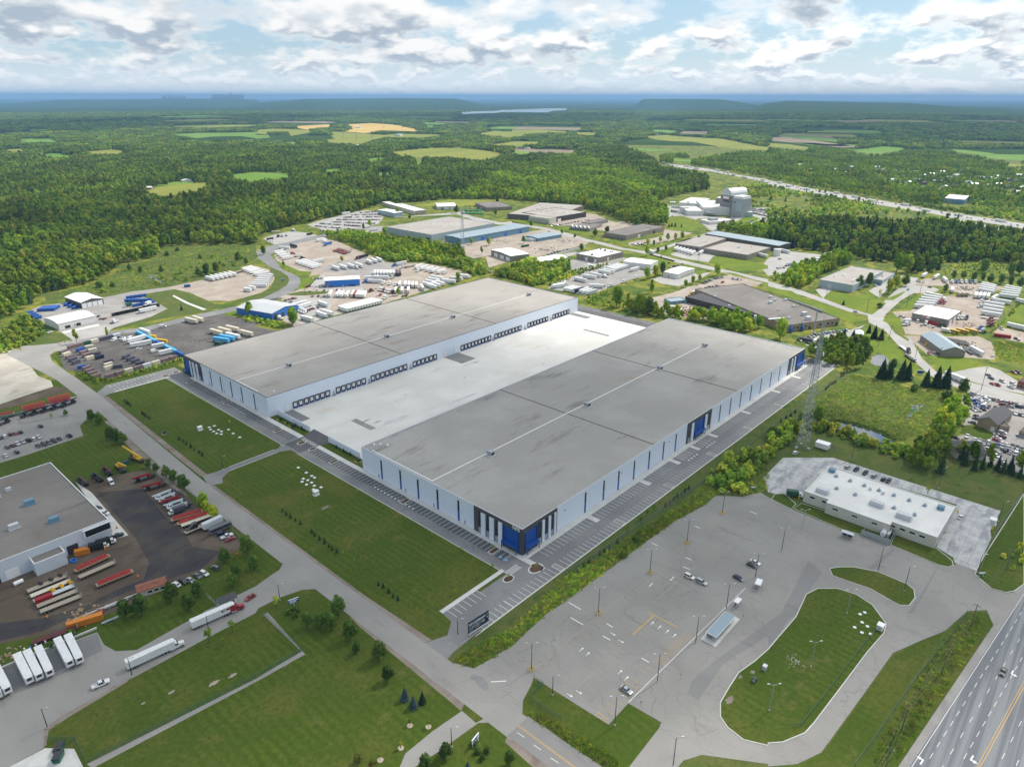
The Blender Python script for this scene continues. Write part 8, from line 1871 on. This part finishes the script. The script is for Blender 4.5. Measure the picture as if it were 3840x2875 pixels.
# ------ poles, fences, towers, signs
def lmp(x,y,h,label,arms=1,mat='pole_green',a=0.,guard=False,group=None):
 t=thing('lamp_post',label,'lamp',(x,y,0),a,group)
 MB().cyl((0,0,0),(0,0,.5),.3,n=8).mk('base','concrete',t)
 MB().cyl((0,0,.2),(0,0,h),.17,.1,n=7).mk('pole',mat,t)
 for s in((1,)if arms==1 else(1,-1)):
  b=MB().cyl((0,0,h-.5),(s*1.7,0,h+.35),.06,n=5).mk('arm','galv',t)
  MB().box(min(s*1.5,s*2.3),max(s*1.5,s*2.3),-.16,.16,h+.28,h+.44).mk('lamp_head','metall',b)
 if guard:
  for k in range(6):
   q=k*1.047;MB().cyl((1.1*math.cos(q),1.1*math.sin(q),0),(1.1*math.cos(q),1.1*math.sin(q),1.2),.16,n=6).mk('guard_post','yellow_post',t)
A=math.radians(-45)
for i,(x,y)in enumerate(((148.2,124.3),(188.6,124.),(224.2,122.4),(255.1,121.8),(288.5,121.))):lmp(x,y,12.3,f'tall lamp post with yellow guard posts, {ORD[i]} from the left along the commuter lot',2,a=A,guard=True,group='guarded lamp posts')
for i,(x,y)in enumerate(((148.5,88.7),(173.9,88.1),(200.,87.4),(225.1,87.5),(251.8,87.4),(277.9,86.8))):lmp(x,y,12.3,f'tall lamp post, {ORD[i]} from the left down the middle of the commuter lot',2,a=A,group='middle lamp posts')
for(x,y,h,lab,ar)in((147.7,66.7,12.3,'lamp post beside the lower drive at the bottom edge',1),(299.6,86.1,12,'pale lamp post in front of the transit depot',2),(292.2,50,12,'lamp post on the small grass island, left',1),(285.5,37.9,12,'lamp post on the small grass island, right',1),(217.2,50.8,11.5,'white twin lamp post on the large grass island',2),(188.2,53.7,11.5,'white twin lamp post on the large island, lower',2),(255.1,50.8,11.5,'white twin lamp post at the upper end of the large island',2),(142.4,156.2,8,'black lamp post beside the billboard',1),(107.1,122.2,8,'black lamp post on the lower drive',1),(107.9,224.7,8,'black lamp post at the side lane corner',1),(144.8,345.1,8,'black lamp post at the site entrance lane',1),(372.6,18.8,11,'lamp post at the right corner of the concrete lot',1),(388.2,48.4,12,'lamp post behind the transit depot, right',1),(389.5,92.6,12,'lamp post behind the transit depot, left',1),(320.3,17.9,9,'lamp post at the gate of the concrete lot',1)):
 lmp(x,y,h,lab,ar,'galv' if 'white' in lab or 'pale' in lab else 'steel' if 'black' in lab else 'pole_green',A)
for c,s,lab in(('h','1145 555','lamp post at the truck lane beside the white trailer'),('h','412 1000','lamp post at the corner of the truck yard'),('h','1810 180','lamp post in front of the lettered trailer'),('j','350 715','dark service pole beside the fenced lawn')):
 q=G(c,s)[0];lmp(q[0],q[1],8.5,lab,1,'steel',A)
def utp(x,y,h,label,a=0.,lamp=False):
 t=thing('utility_pole',label,'pole',(x,y,0),a)
 MB().cyl((0,0,0),(0,0,h),.2,.13,n=6).mk('pole','wood_pole',t)
 MB().box(-.07,.07,-1.2,1.2,h-.6,h-.42).mk('crossarm','wood_pole',t)
 for k in(-1,0,1):MB().cyl((0,k*.9,h-.42),(0,k*.9,h-.15),.08,n=6).mk('insulator','metall',t)
for c,s,h,lab in(('e','1840 605',17.5,'tall utility pole beside the right road'),('e','1045 170',13,'utility pole on the curving road above the pond'),('e','1255 395',14,'utility pole on the curving road below the truck'),('d','850 1090',13,'utility pole at the estate junction'),('d','1310 930',13,'utility pole at the lane end'),('d','500 960',12,'utility pole before the pale blue warehouse'),('e','1480 330',9,'short pole before the blue gabled shop'),('x','735 640',13,'utility pole beside the trailer row on the right'),('c','880 500',11,'utility pole before the brown warehouse'),('c','1225 540',11,'utility pole at the estate crossroads'),('c','1610 640',10,'utility pole beside the distribution lane'),('b','425 930',10,'utility pole beside the blue building lane'),('c','48 310',12,'pale utility pole at the brick factory'),('e','955 220',8,'flag like white pole on the pond lawn')):
 q=G(c,s)[0];utp(q[0],q[1],h,lab,.8)
HP=[(132,23.5),(188.4,18.),(209.5,18.6),(245,15.),(279.4,12.6),(330,9.)]
for i,(x,y)in enumerate(HP):utp(x,y,11,f'roadside utility pole, {ORD[i]} from the left along the highway',math.radians(-6))
def wires():
 t=thing('power_line','thin power wires strung along the highway poles','wires',(0,0,0))
 for o in(-.9,0,.9):
  b=MB()
  for(p,q)in zip(HP,HP[1:]):
   pts=[(p[0]+(q[0]-p[0])*k/6,p[1]+o+(q[1]-p[1])*k/6,10.85-.9*(1-(k/3-1)**2))for k in range(7)]
   for a_,c_ in zip(pts,pts[1:]):b.cyl(a_,c_,.025,n=3)
  b.mk('wire','steel',t)
wires()
def lattice(x,y,h,w0,w1,label,mat,dishes=(),sides=3):
 t=thing('lattice_tower',label,'tower',(x,y,0),.5)
 def pt(k,z):
  w=w0+(w1-w0)*min(1,z/h);a=2*math.pi*k/sides;return(w*math.cos(a),w*math.sin(a),z)
 for k in range(sides):
  b=MB()
  for i in range(16):b.cyl(pt(k,h*i/16),pt(k,h*(i+1)/16),.16 if sides==3 else .14,n=5)
  b.mk('leg',mat,t)
 zs=[0];
 while zs[-1]<h-1:zs.append(zs[-1]+max(2.,(w0+(w1-w0)*zs[-1]/h)*1.25))
 b=MB()
 for z0,z1 in zip(zs,zs[1:]):
  for k in range(sides):
   b.bar(pt(k,z0),pt(k+1,z1),.13);b.bar(pt(k+1,z0),pt(k,z1),.13);b.bar(pt(k,z1),pt(k+1,z1),.13)
 b.mk('bracing',mat,t)
 for k in range(sides):MB().box(pt(k,0)[0]-.7,pt(k,0)[0]+.7,pt(k,0)[1]-.7,pt(k,0)[1]+.7,0,.5).mk('footing','concrete',t)
 for z,a,r in dishes:
  w=w0+(w1-w0)*z/h+.8
  MB().cyl((w*math.cos(a),w*math.sin(a),z),((w+.5)*math.cos(a),(w+.5)*math.sin(a),z),r,r*.85,n=14).mk('dish','signw',t)
 for k in range(3):MB().cyl(pt(k,h),(pt(k,h)[0],pt(k,h)[1],h+3),.07,n=5).mk('antenna','galv',t)
lattice(386.6,119.6,77,3.9,.75,'very tall grey lattice tower behind the warehouse parking','galv',((58,-1.6,1.3),(53,-1.4,1.1),(49,-1.5,.8),(62,2,.7),(44,-1.2,.5)))
q=G('b','1790 602')[0];lattice(q[0],q[1],60,3.3,1.3,'lattice tower with antennas behind the thicket','galv',((56,-1.5,1.2),(50,-1.9,1.2),(56,2.5,1.2)))
for i,(c,s)in enumerate((('r','1000 478'),('r','870 480'),('r','760 470'),('r','1105 372'),('r','505 335'))):
 q=G(c,s)[0];lattice(q[0],q[1],42,5.,.8,f'power pylon, {ORD[i]} of those striding over the yellow fields','galv',(),4)
q=G('d','395 1260')[0];lattice(q[0],q[1],19,.8,.5,'short lattice mast below the foundry wall','galv',())
t=thing('equipment_shelter','white equipment shelter beside the lattice tower','shelter',(392.8,110.5,0))
MB().box(-2.2,2.2,-4.,3.2,.6,3.6).mk('body','sidw',t);MB().box(-2.35,2.35,-4.15,3.35,3.6,3.8).mk('roof','trimw',t)
for a_ in((-2,-3.8),(2,-3.8),(-2,3),(2,3)):MB().box(a_[0]-.2,a_[0]+.2,a_[1]-.2,a_[1]+.2,0,.6).mk('leg','steel',t)
def fnc(label,pts,h=2.,mat='galv',step=3.,mesh=True,name='chain_fence'):
 t=thing(name,label,'fence',(pts[0][0],pts[0][1],0));o0=pts[0]
 pm=MB().cyl((0,0,0),(0,0,h),.045,n=5).mesh('post',[mat])
 for p,q in zip(pts,pts[1:]):
  L=math.hypot(q[0]-p[0],q[1]-p[1]);n=max(1,round(L/step))
  for i in range(n):link('post',pm,t,(p[0]+(q[0]-p[0])*i/n-o0[0],p[1]+(q[1]-p[1])*i/n-o0[1],0))
  u=((q[0]-p[0])/L,(q[1]-p[1])/L);b=MB();bx,by=p[0]-o0[0],p[1]-o0[1]
  b.cyl((bx,by,h-.04),(bx+u[0]*L,by+u[1]*L,h-.04),.04,n=4);b.cyl((bx,by,.12),(bx+u[0]*L,by+u[1]*L,.12),.03,n=4)
  b.mk('rail',mat,t)
  if mesh:
   b=MB();s=.35;k=0;nn=int(L/s)
   for i in range(nn):
    x0,x1=i*s,min(L,i*s+h*.9);b.add([(bx+u[0]*x0,by+u[1]*x0,.1),(bx+u[0]*(x0+.05),by+u[1]*(x0+.05),.1),(bx+u[0]*(x1+.05),by+u[1]*(x1+.05),h-.05),(bx+u[0]*x1,by+u[1]*x1,h-.05)],[(0,1,2,3)])
    b.add([(bx+u[0]*x1,by+u[1]*x1,.1),(bx+u[0]*(x1+.05),by+u[1]*(x1+.05),.1),(bx+u[0]*(x0+.05),by+u[1]*(x0+.05),h-.05),(bx+u[0]*x0,by+u[1]*x0,h-.05)],[(0,1,2,3)])
   b.mk('wire_mesh',mat,t)
pln('fence_green',(.06,.16,.12),.6);pln('fence_grey',(.2,.22,.22),.6)
fnc('green chain link fence round the lawn beside the truck lane',G('h','655 1112,752 1308,2212 566')+G('i','395 338,70 25'),2.,'fence_green')
fnc('short green fence beside the concrete bin pad',G('h','400 1108,655 1112'),2.,'fence_green')
fnc('green fence along the large grass island',G('k','200 995,285 985,480 740,640 530,840 270,990 90'),1.9,'fence_green')
fnc('green fence on the highway bank',G('k','745 1336,1000 980,1260 600,1410 420')+G('k','1640 130,1720 0'),1.9,'fence_green')
fnc('green fence in the lawn beside the bottom road',G('j','185 580,270 635,155 740,180 775,430 935'),2.,'fence_green')
fnc('grey fence between the parking bank and the weeds',[(197.2,149.),(235.1,146.6),(277.7,144.2),(309.9,142.8)]+G('e','0 960,230 790,440 640,700 455'),1.8,'fence_grey')
fnc('dark fence behind the transit depot lot',G('l','1820 1000,1960 640,2110 430,2212 300'),2.,'fence_grey');fnc('yard fence along the boom trucks',G('g','1230 -60,1640 160,1900 380,2100 580'),2.,'fence_grey');fnc('white gate fence at the corner of the yard',G('g','1790 1050,1880 1140'),1.8,'metall')
fnc('grey fence beside the right truck lot',G('x','700 925,1190 940,1240 985,1640 990'),1.9,'fence_grey',mesh=False);fnc('fence of the lot beside the grass field',G('x','1890 840,2130 605'),1.9,'fence_grey',mesh=False)
fnc('fence round the tower compound',[(383,113.5),(383,125),(398,125),(398,104),(388,104)],2.,'fence_grey')
fnc('dark gate at the concrete lot exit',G('l','1600 880,1800 968'),1.8,'steel',mesh=False);fnc('guard rail along the long parking end',G('e','315 320,500 375,575 408'),1.2,'metall',mesh=False)
def yard_wall(label,spec,h,mat):
 pts=GM(spec);t=thing('block_wall',label,'wall',(0,0,0))
 for p,q in zip(pts,pts[1:]):
  L=math.hypot(q[0]-p[0],q[1]-p[1]);a=math.atan2(q[1]-p[1],q[0]-p[0]);n=max(1,int(L/4))
  for i in range(n):MB().box(.03,L/n-.03,-.3,.3,0,h).mk('block',mat,t,(p[0]+(q[0]-p[0])*i/n,p[1]+(q[1]-p[1])*i/n,0),a)
yard_wall('long concrete block wall round the grey depot','b: 1810 680,2040 750; c: 0 705,300 615,640 525',2.6,'concrete');yard_wall('low concrete wall behind the parked reefers','h: 20 485,840 140',.8,'concrete');yard_wall('low concrete wall along the drive to the yard','g: 570 1290,1000 1110,1420 935',.7,'concrete')
def shelter(x,y,L,Wd,label,a=0.,roof='solar_grey',h=2.7):
 t=thing('bus_shelter',label,'shelter',(x,y,0),a)
 MB().box(-L/2,L/2,-Wd/2,Wd/2,h,h+.22).mk('roof',roof,t);MB().box(-L/2-.1,L/2+.1,-Wd/2-.1,-Wd/2,h-.05,h+.3).box(-L/2-.1,L/2+.1,Wd/2,Wd/2+.1,h-.05,h+.3).box(-L/2-.1,-L/2,-Wd/2,Wd/2,h-.05,h+.3).box(L/2,L/2+.1,-Wd/2,Wd/2,h-.05,h+.3).mk('fascia','trimw',t)
 n=max(2,round(L/3)+1)
 for i in range(n):
  for s in(-1,1):x_=-L/2+.3+(L-.6)*i/(n-1);MB().box(x_-.06,x_+.06,s*(Wd/2-.3)-.06,s*(Wd/2-.3)+.06,0,h).mk('post','galv',t)
 for i in range(n-1):
  x0,x1=-L/2+.4+(L-.6)*i/(n-1),-L/2+.2+(L-.6)*(i+1)/(n-1);MB().box(x0,x1,Wd/2-.33,Wd/2-.29,.3,h-.3).mk('glass_panel','glass_blue',t)
 MB().box(-L/2+.8,L/2-.8,.2,.6,.42,.5).mk('bench','metalg',t)
shelter(212.6,83.8,15.4,4.2,'long bus shelter with grey roof in the commuter lot');shelter(230.,85.2,3.4,1.8,'small bus shelter nearest the long one',0,'trimw');shelter(246.8,83.9,4.2,2.2,'small white roofed bicycle shelter',.2,'signw');shelter(309.,68.6,5.,1.8,'glass bus shelter before the transit depot',-1.5,'metall')
tag(MB().poly(rect(203,223.5,80.8,87.),0,.16).mk('pavement','concrete'),kind='structure')
def sign(x,y,a,w,h,z,label,face,posts=1,bars=2):
 t=thing('lawn_sign',label,'sign',(x,y,0),a)
 for k in range(posts):xx=0 if posts==1 else -w/2+.3+(w-.6)*k/(posts-1);MB().box(xx-.12,xx+.12,-.1,.1,0,z).mk('post','trimw',t)
 p=MB().box(-w/2,w/2,-.14,.14,z,z+h).mk('board',face,t);MB().box(-w/2-.08,w/2+.08,-.17,.17,z+h,z+h+.12).mk('frame','trimw',p)
 for k in range(bars):MB().box(-w/2+.35,w/2-.35-.6*k,-.17,-.14,z+h*(.55-.38*k),z+h*(.8-.38*k)).mk('lettering_bar','signw' if face!='signw' else 'panelb',p)
sign(109.9,217.4,math.radians(-14),4.,1.9,1.6,'blue and white company sign on the lawn by the side lane','panelb');sign(112.9,117.4,math.radians(10),3.6,1.5,1.6,'white and blue sign among shrubs at the bottom','signw',2)
q=G('e','1312 470')[0];sign(q[0],q[1],-.9,4.5,2.4,.8,'dark blue sign on the lawn below the curving road','panelb',2,0);q=G('v','702 175')[0];sign(q[0],q[1],-.6,3.6,2.4,.8,'blue sign in the grass inside the road bend','panelb',2,1)
q=G('l','1840 1015')[0];sign(q[0],q[1],-.8,2.6,1.2,.7,'small green sign at the concrete lot exit','green_bin',2,1);q=G('m','2082 270')[0];sign(q[0],q[1],-.8,2.6,1.2,.7,'small green sign at the corner of the commuter lot','green_bin',2,1)
def bin_(c,s,label,a=.3,mat='green_bin',w=2.,l=3.4,h=1.6):
 q=G(c,s)[0];t=thing('dumpster',label,'dumpster',(q[0],q[1],.05),a)
 MB().add([(-l/2,-w/2,0),(l/2,-w/2,0),(l/2,w/2,0),(-l/2,w/2,0),(-l/2-.2,-w/2-.15,h),(l/2+.2,-w/2-.15,h),(l/2+.2,w/2+.15,h+.25),(-l/2-.2,w/2+.15,h+.25)],[(3,2,1,0),(0,1,5,4),(1,2,6,5),(2,3,7,6),(3,0,4,7)]).mk('body',mat,t)
 MB().box(-l/2-.2,-.03,-w/2-.15,w/2+.15,h+.02,h+.32).box(.03,l/2+.2,-w/2-.15,w/2+.15,h+.02,h+.32).mk('lid','steel',t)
bin_('h','510 1265','green dumpster nearest the camera on the concrete pad',.9);bin_('h','518 1190','green dumpster, upper one on the concrete pad',.9);bin_('f','1085 1060','green dumpster between the yellow cranes',.2)
def brl(c,s,label,mat='orange_paint',g=None):
 q=G(c,s)[0];t=thing('traffic_barrel',label,'barrel',(q[0],q[1],.03),0,g)
 MB().cyl((0,0,0),(0,0,.12),.5,n=10).mk('base','tyre',t);MB().cyl((0,0,.12),(0,0,1.1),.36,.3,n=10).mk('body',mat,t)
for c,s,lab in(('g','1195 885','orange barrel at the outermost red load'),('g','410 1235','orange barrel at the end of the plank flatbed'),('g','910 650','orange barrel, left of two at the utility trucks'),('g','930 635','orange barrel, right of two at the utility trucks'),('g','2050 690','orange barrel at the yard gate'),('g','1010 460','red drum on the yard slab, right'),('g','963 485','red drum on the yard slab, left')):brl(c,s,lab)
def spool(c,s,label,mat,r=.8):
 q=G(c,s)[0];t=thing('cable_spool',label,'spool',(q[0],q[1],1.4),.4);MB().cyl((0,-.6,r),(0,.6,r),r*.6,n=10).mk('hub',mat,t);MB().cyl((0,-.7,r),(0,-.6,r),r,n=12).cyl((0,.6,r),(0,.7,r),r,n=12).mk('flange',mat,t)
for s,lab in(('465 1030','yellow spool on the flatbeds, left'),('540 995','yellow spool on the flatbeds, middle'),('612 962','yellow spool on the flatbeds, right')):spool('g',s,lab,'crane_yellow')
for s,lab in(('360 970','dark spool on the top flatbed, left'),('450 935','dark spool on the top flatbed, middle'),('530 900','dark spool on the top flatbed, right')):spool('g',s,lab,'steel',.7)
q=G('g','635 745')[0];t=thing('hose_coil','blue hose coil beside the works building annex','hose',(q[0],q[1],.05))
b=MB();
for r_,z in((1.3,.2),(1.2,.45),(1.3,.7)):
 pts=[(r_*math.cos(k*.5236),r_*math.sin(k*.5236),z)for k in range(13)]
 for a_,c_ in zip(pts,pts[1:]):b.cyl(a_,c_,.16,n=6)
b.mk('coil','siding_royal',t)
def pipe_(c,s,label,mat,r=.5):
 p,q=G(c,s);t=thing('long_pipe',label,'pipe',(p[0],p[1],r+.1));MB().cyl((0,0,0),(q[0]-p[0],q[1]-p[1],0),r,n=10).mk('pipe_body',mat,t)
 for k in(.2,.8):MB().box((q[0]-p[0])*k-.4,(q[0]-p[0])*k+.4,(q[1]-p[1])*k-.6,(q[1]-p[1])*k+.6,-r-.1,-r+.05).mk('support','timber',t)
pipe_('g','900 1165,1110 1085','grey long pipe along the yard wall','metalg');pipe_('g','765 1235,895 1185','red long pipe along the yard wall','redp');pipe_('h','880 105,1025 45','pale blue long pipe beside the orange container','sidpb',.4);pipe_('g','125 960,205 925','white tank lying beside the works building','signw',.9)
for s,lab in(('215 330','white barrel group at the reefers, first'),('265 315','blue topped barrel beside the reefers'),('312 295','white barrel beside the reefers, third'),('360 265','white barrel beside the reefers, fourth'),('395 265','white barrel beside the reefers, last')):brl('h',s,lab,'signw' if 'blue' not in lab else 'siding_royal')
for x,y,lab in((160.5,86.4,'small bus stop post at the near end of the platform line'),(180.2,82.6,'small bus stop post in the middle of the platform line'),(223.5,79.8,'small bus stop post right of the long shelter')):
 t=thing('bus_stop_post',lab,'post',(x,y,0));MB().cyl((0,0,0),(0,0,2.6),.05,n=5).mk('pole','galv',t);MB().box(-.3,.3,-.03,.03,2.1,2.7).mk('plate','steel',t)
cbn(204.6,62.6,'grey control cabinet on the large grass island',.6,'metall',h=3.2);cbn(197.,62.9,'dark transformer cabinet on the large grass island',.6,'green_box',h=2.8);cbn(254.6,38.3,'white control hut beside the hatches on the large island',1.);cbn(368.4,20.6,'white generator beside the concrete lot kerb',1.2,'trimw',h=2.2)
for s in('795 20','835 5','812 90','858 125','748 133','810 178','885 190'):q=G('k',s)[0];hatch(q[0],q[1],'white square hatch cover on the large grass island','white hatches on the grass island',.6)
def rubble(c,s,n,r,label,mat='rock',name='rubble',hz=.5):
 q=G(c,s)[0];rs=np.random.default_rng(int(q[0]));b=MB()
 for k in range(n):
  x,y=rs.normal(size=2)*r;z=rs.uniform(.1,.5)*hz;b.box(x-z,x+z,y-z,y+z,0,z*1.3,0,z*.3,z*.3)
 o=b.mk(name,mat,None,(q[0],q[1],.05));tag(o,label,'rubble',kind='stuff')
rubble('k','230 420',60,1.4,'white stones spilled on the grass island');rubble('c','1540 1090',260,9,'rusty scrap castings heaped in the yard','roof_rust',hz=1.4);rubble('c','1680 1040',120,6,'rusty parts beside the dark bins','roof_rust',hz=1.2);rubble('c','1620 985',90,5,'scrap parts beside the foundry','steel',hz=1.2);rubble('a','1750 1000',160,16,'pale blocks strewn on the dark gravel','rock',hz=.9);rubble('c','440 470',80,9,'stone blocks in the works yard','rock',hz=1.4);rubble('h','70 370',50,2.2,'pallets and drums beside the reefers','timber',hz=1.);rubble('y','850 540',60,7,'white boats and wrapped goods behind the trailer row','signw',hz=2.4)
for c,s,n,r_,lab,m in(('b','720 555',60,6,'rusty parts among the flatbeds','roof_rust'),('b','1000 900',50,6,'crates on the bare earth of the truck lot','timber'),('c','300 545',70,10,'dark machine parts on the works yard','steel'),('x','1560 880',60,6,'parts stacked at the lot edge','timber'),('x','1380 1120',70,7,'dark scrap behind the blue gabled shop','steel'),('b','2080 470',60,8,'timber stacks beside the works lane','timber'),('c','760 700',50,8,'pale pallets beside the tan workshop','rock'),('d','1700 880',60,8,'dark parts behind the orchard lot','steel'),('a','560 1000',20,3,'junk at the yard corner','timber'),('g','700 1200',40,3,'planks beside the yard wall','timber')):
 rubble(c,s,n,r_,lab,m,hz=1.3)
for i,(c,s,r_,h)in enumerate((('b','760 430',14,4.5),('b','830 410',10,3.5),('b','900 395',12,3.5),('t','1850 1015',14,3.5))):
 q=G(c,s)[0];rs=np.random.default_rng(i);b=MB();n=14
 v=[(0,0,h)]
 for k in range(3):
  for j in range(n):a=2*math.pi*j/n;rr_=r_*(k+1)/3*rs.uniform(.85,1.15);v.append((rr_*math.cos(a),rr_*math.sin(a),h*(1-(k+1)/3)+(0 if k==2 else rs.uniform(-.3,.3))))
 f=[(0,1+j,1+(j+1)%n)for j in range(n)]
 for k in range(2):f+=[(1+k*n+j,1+(k+1)*n+j,1+(k+1)*n+(j+1)%n,1+k*n+(j+1)%n)for j in range(n)]
 tag(b.add(v,f).mk('sand_pile','sand_pile',None,(q[0],q[1],0)),['tan aggregate pile left of three behind the truck lot','tan aggregate pile, middle of three behind the truck lot','tan aggregate pile nearest the pale plant','pale gravel pile beside the salt shed'][i],'pile')
q=G('l','1540 840')[0];t=thing('flagpole','flagpole with red and white flag before the depot','flagpole',(q[0],q[1],0));MB().cyl((0,0,0),(0,0,9),.07,n=6).mk('pole','metall',t)
fl=MB().box(.05,.55,-.02,.02,7.9,8.8).box(1.05,1.55,-.02,.02,7.9,8.8).mk('flag_band','redp',t);MB().box(.55,1.05,-.02,.02,7.9,8.8).mk('flag_centre','signw',fl);MB().box(.68,.92,-.03,.03,8.2,8.5).mk('leaf_emblem','redp',fl)
for s,lab in(('1640 465','yellow guard post at the depot corner'),('1530 640','yellow guard post beside the depot doors, upper'),('1480 700','yellow guard post beside the depot doors, lower'),('265 345','yellow guard post at the depot left corner'),('1940 610','yellow guard post at the generator')):
 q=G('l',s)[0];t=thing('guard_post',lab,'bollard',(q[0],q[1],0));MB().cyl((0,0,0),(0,0,1.4),.28,n=8).mk('post','yellow_post',t);MB().cyl((0,0,1.4),(0,0,1.55),.28,.1,n=8).mk('cap','yellow_post',t)
q=G('e','780 130')[0];t=thing('party_tent','white peaked tent beside the spruces','tent',(q[0],q[1],0),.3);MB().add([(-5,-4,2.4),(5,-4,2.4),(5,4,2.4),(-5,4,2.4),(0,0,5.6)],[(0,1,4),(1,2,4),(2,3,4),(3,0,4)]).mk('canopy','signw',t)
for a_ in((-4.8,-3.8),(4.8,-3.8),(4.8,3.8),(-4.8,3.8)):MB().cyl((*a_,0),(*a_,2.5),.06,n=5).mk('pole','metall',t)
# ------ clouds that shade parts of the land, and the air
def cloud_material():
 m=bpy.data.materials.new('cloud');m.use_nodes=True;M['cloud']=m
 N,L=m.node_tree.nodes,m.node_tree.links;N.remove(N['Principled BSDF'])
 d=N.new('ShaderNodeBsdfDiffuse');d.inputs[0].default_value=(.92,.93,.95,1);t=N.new('ShaderNodeBsdfTranslucent');t.inputs[0].default_value=(.92,.93,.95,1)
 x=N.new('ShaderNodeMixShader');x.inputs[0].default_value=.62;L.new(d.outputs[0],x.inputs[1]);L.new(t.outputs[0],x.inputs[2])
 tr=N.new('ShaderNodeBsdfTransparent');y=N.new('ShaderNodeMixShader');y.inputs[0].default_value=.7
 at=N.new('ShaderNodeAttribute');at.attribute_name='thickness';mu=N.new('ShaderNodeMath');mu.operation='MULTIPLY';mu.inputs[1].default_value=.7
 L.new(at.outputs['Fac'],mu.inputs[0]);L.new(mu.outputs[0],y.inputs[0])
 L.new(tr.outputs[0],y.inputs[1]);L.new(x.outputs[0],y.inputs[2]);L.new(y.outputs[0],N['Material Output'].inputs[0])
cloud_material()
def cloud(label,pix,alt,seed,cell=26.,thick=120.,rag=70.,soft=170.):
 """a ragged flat-based cumulus standing so that its shadow covers the ground outlined in the photograph"""
 poly=[gpx(*p)for p in pix]
 off=SUN_DIR[:2]/SUN_DIR[2]*alt
 P=np.array(poly)+off
 x0,y0=P.min(0)-150;x1,y1=P.max(0)+150
 cell=max(cell,(x1-x0)/130,(y1-y0)/130)
 nx,ny=int((x1-x0)/cell)+1,int((y1-y0)/cell)+1
 X,Y=np.meshgrid(x0+np.arange(nx)*cell,y0+np.arange(ny)*cell,indexing='ij')
 rs=np.random.default_rng(seed);nz=np.zeros_like(X)
 for k in range(14):
  a=rs.uniform(0,6.28);f=1/rs.uniform(60,420);nz+=np.sin((X*math.cos(a)+Y*math.sin(a))*f*6.28+rs.uniform(0,6.28))*(.3/f/400+.25)
 D=np.full(X.shape,1e9)
 for i in range(len(P)):
  a,b=P[i-1],P[i];ab=b-a;t=np.clip(((X-a[0])*ab[0]+(Y-a[1])*ab[1])/(ab@ab),0,1);D=np.minimum(D,np.hypot(X-a[0]-t*ab[0],Y-a[1]-t*ab[1]))
 ins=inpoly(X.ravel(),Y.ravel(),[tuple(p)for p in P]).reshape(X.shape)
 Hh=np.where(ins,D,-D)+nz/np.abs(nz).max()*rag
 ok=Hh>0
 top=alt+12+thick*(1-np.exp(-np.maximum(Hh,0)/160))*(1+.35*nz/np.abs(nz).max());bot=alt-8*np.exp(-np.maximum(Hh,0)/90)
 idx=-np.ones(X.shape,int);V_=[];
 for i,j in zip(*np.where(ok)):idx[i,j]=len(V_);V_.append((X[i,j],Y[i,j],top[i,j]))
 n=len(V_);V_+=[(X[i,j],Y[i,j],bot[i,j])for i,j in zip(*np.where(ok))]
 F_=[];edge={}
 for i in range(nx-1):
  for j in range(ny-1):
   q=(idx[i,j],idx[i+1,j],idx[i+1,j+1],idx[i,j+1])
   if min(q)<0:continue
   F_.append(q);F_.append(tuple(n+k for k in reversed(q)))
   for e in zip(q,q[1:]+q[:1]):edge[e]=1
 for(a,b)in list(edge):
  if(b,a)not in edge:F_.append((b,a,n+a,n+b))
 me=bpy.data.meshes.new('cloud');me.from_pydata(V_,[],F_);me.materials.append(M['cloud'])
 th=np.array([min(1.,Hh[i,j]/soft)for i,j in zip(*np.where(ok))]);th=th*th*(3-2*th)
 me.attributes.new('thickness','FLOAT','POINT').data.foreach_set('value',np.concatenate([th,th]).astype(np.float32))
 me.polygons.foreach_set('use_smooth',[True]*len(F_));me.update()
 o=link('cloud',me);tag(o,label,'cloud',kind='structure')
cloud('broad cloud over the near ground',[(-900,1330),(300,1290),(900,1250),(1300,1190),(1700,1150),(2150,1190),(2600,1230),(2950,1320),(3300,1440),(3700,1530),(4500,1640),(5200,3600),(-1500,3600)],900,1)
cloud('cloud over the left forest',[(-700,800),(300,745),(700,700),(1150,690),(1500,660),(1250,790),(1000,890),(600,950),(200,970),(-600,1050)],1000,2,thick=90,soft=420)
cloud('cloud over the far plain on the left',[(-600,470),(500,440),(1200,425),(1350,445),(900,470),(400,500),(-600,520)],1500,3,thick=160,rag=160,soft=350)
cloud('cloud over the far plain on the right',[(2350,440),(2800,425),(3400,430),(4300,440),(4300,560),(3500,545),(2900,520),(2500,490)],1500,4,thick=160,rag=160,soft=350)
cloud('cloud over the lake country',[(1150,428),(1700,424),(2450,426),(2450,462),(1900,470),(1400,452)],1500,6,thick=160,rag=120,soft=350)
cloud('cloud over the right hand wood',[(3000,905),(3400,930),(3900,960),(4300,1000),(4300,1080),(3800,1010),(3300,970),(3000,945)],900,5,thick=60,rag=30)
def haze():
 lo,hi=-55000.,55000.
 b=MB().box(lo,hi,lo,hi,-3.,296.)
 o=b.mk('haze',[])
 m=bpy.data.materials.new('haze_air');m.use_nodes=True
 N,L=m.node_tree.nodes,m.node_tree.links;N.remove(N['Principled BSDF'])
 v=N.new('ShaderNodeVolumePrincipled');v.inputs['Color'].default_value=(.3,.56,.9,1);v.inputs['Density'].default_value=5.6e-5;v.inputs['Anisotropy'].default_value=.1
 L.new(v.outputs[0],N['Material Output'].inputs['Volume']);o.data.materials.append(m)
 tag(o,'thin blue haze over the whole plain','haze',kind='stuff')
haze()
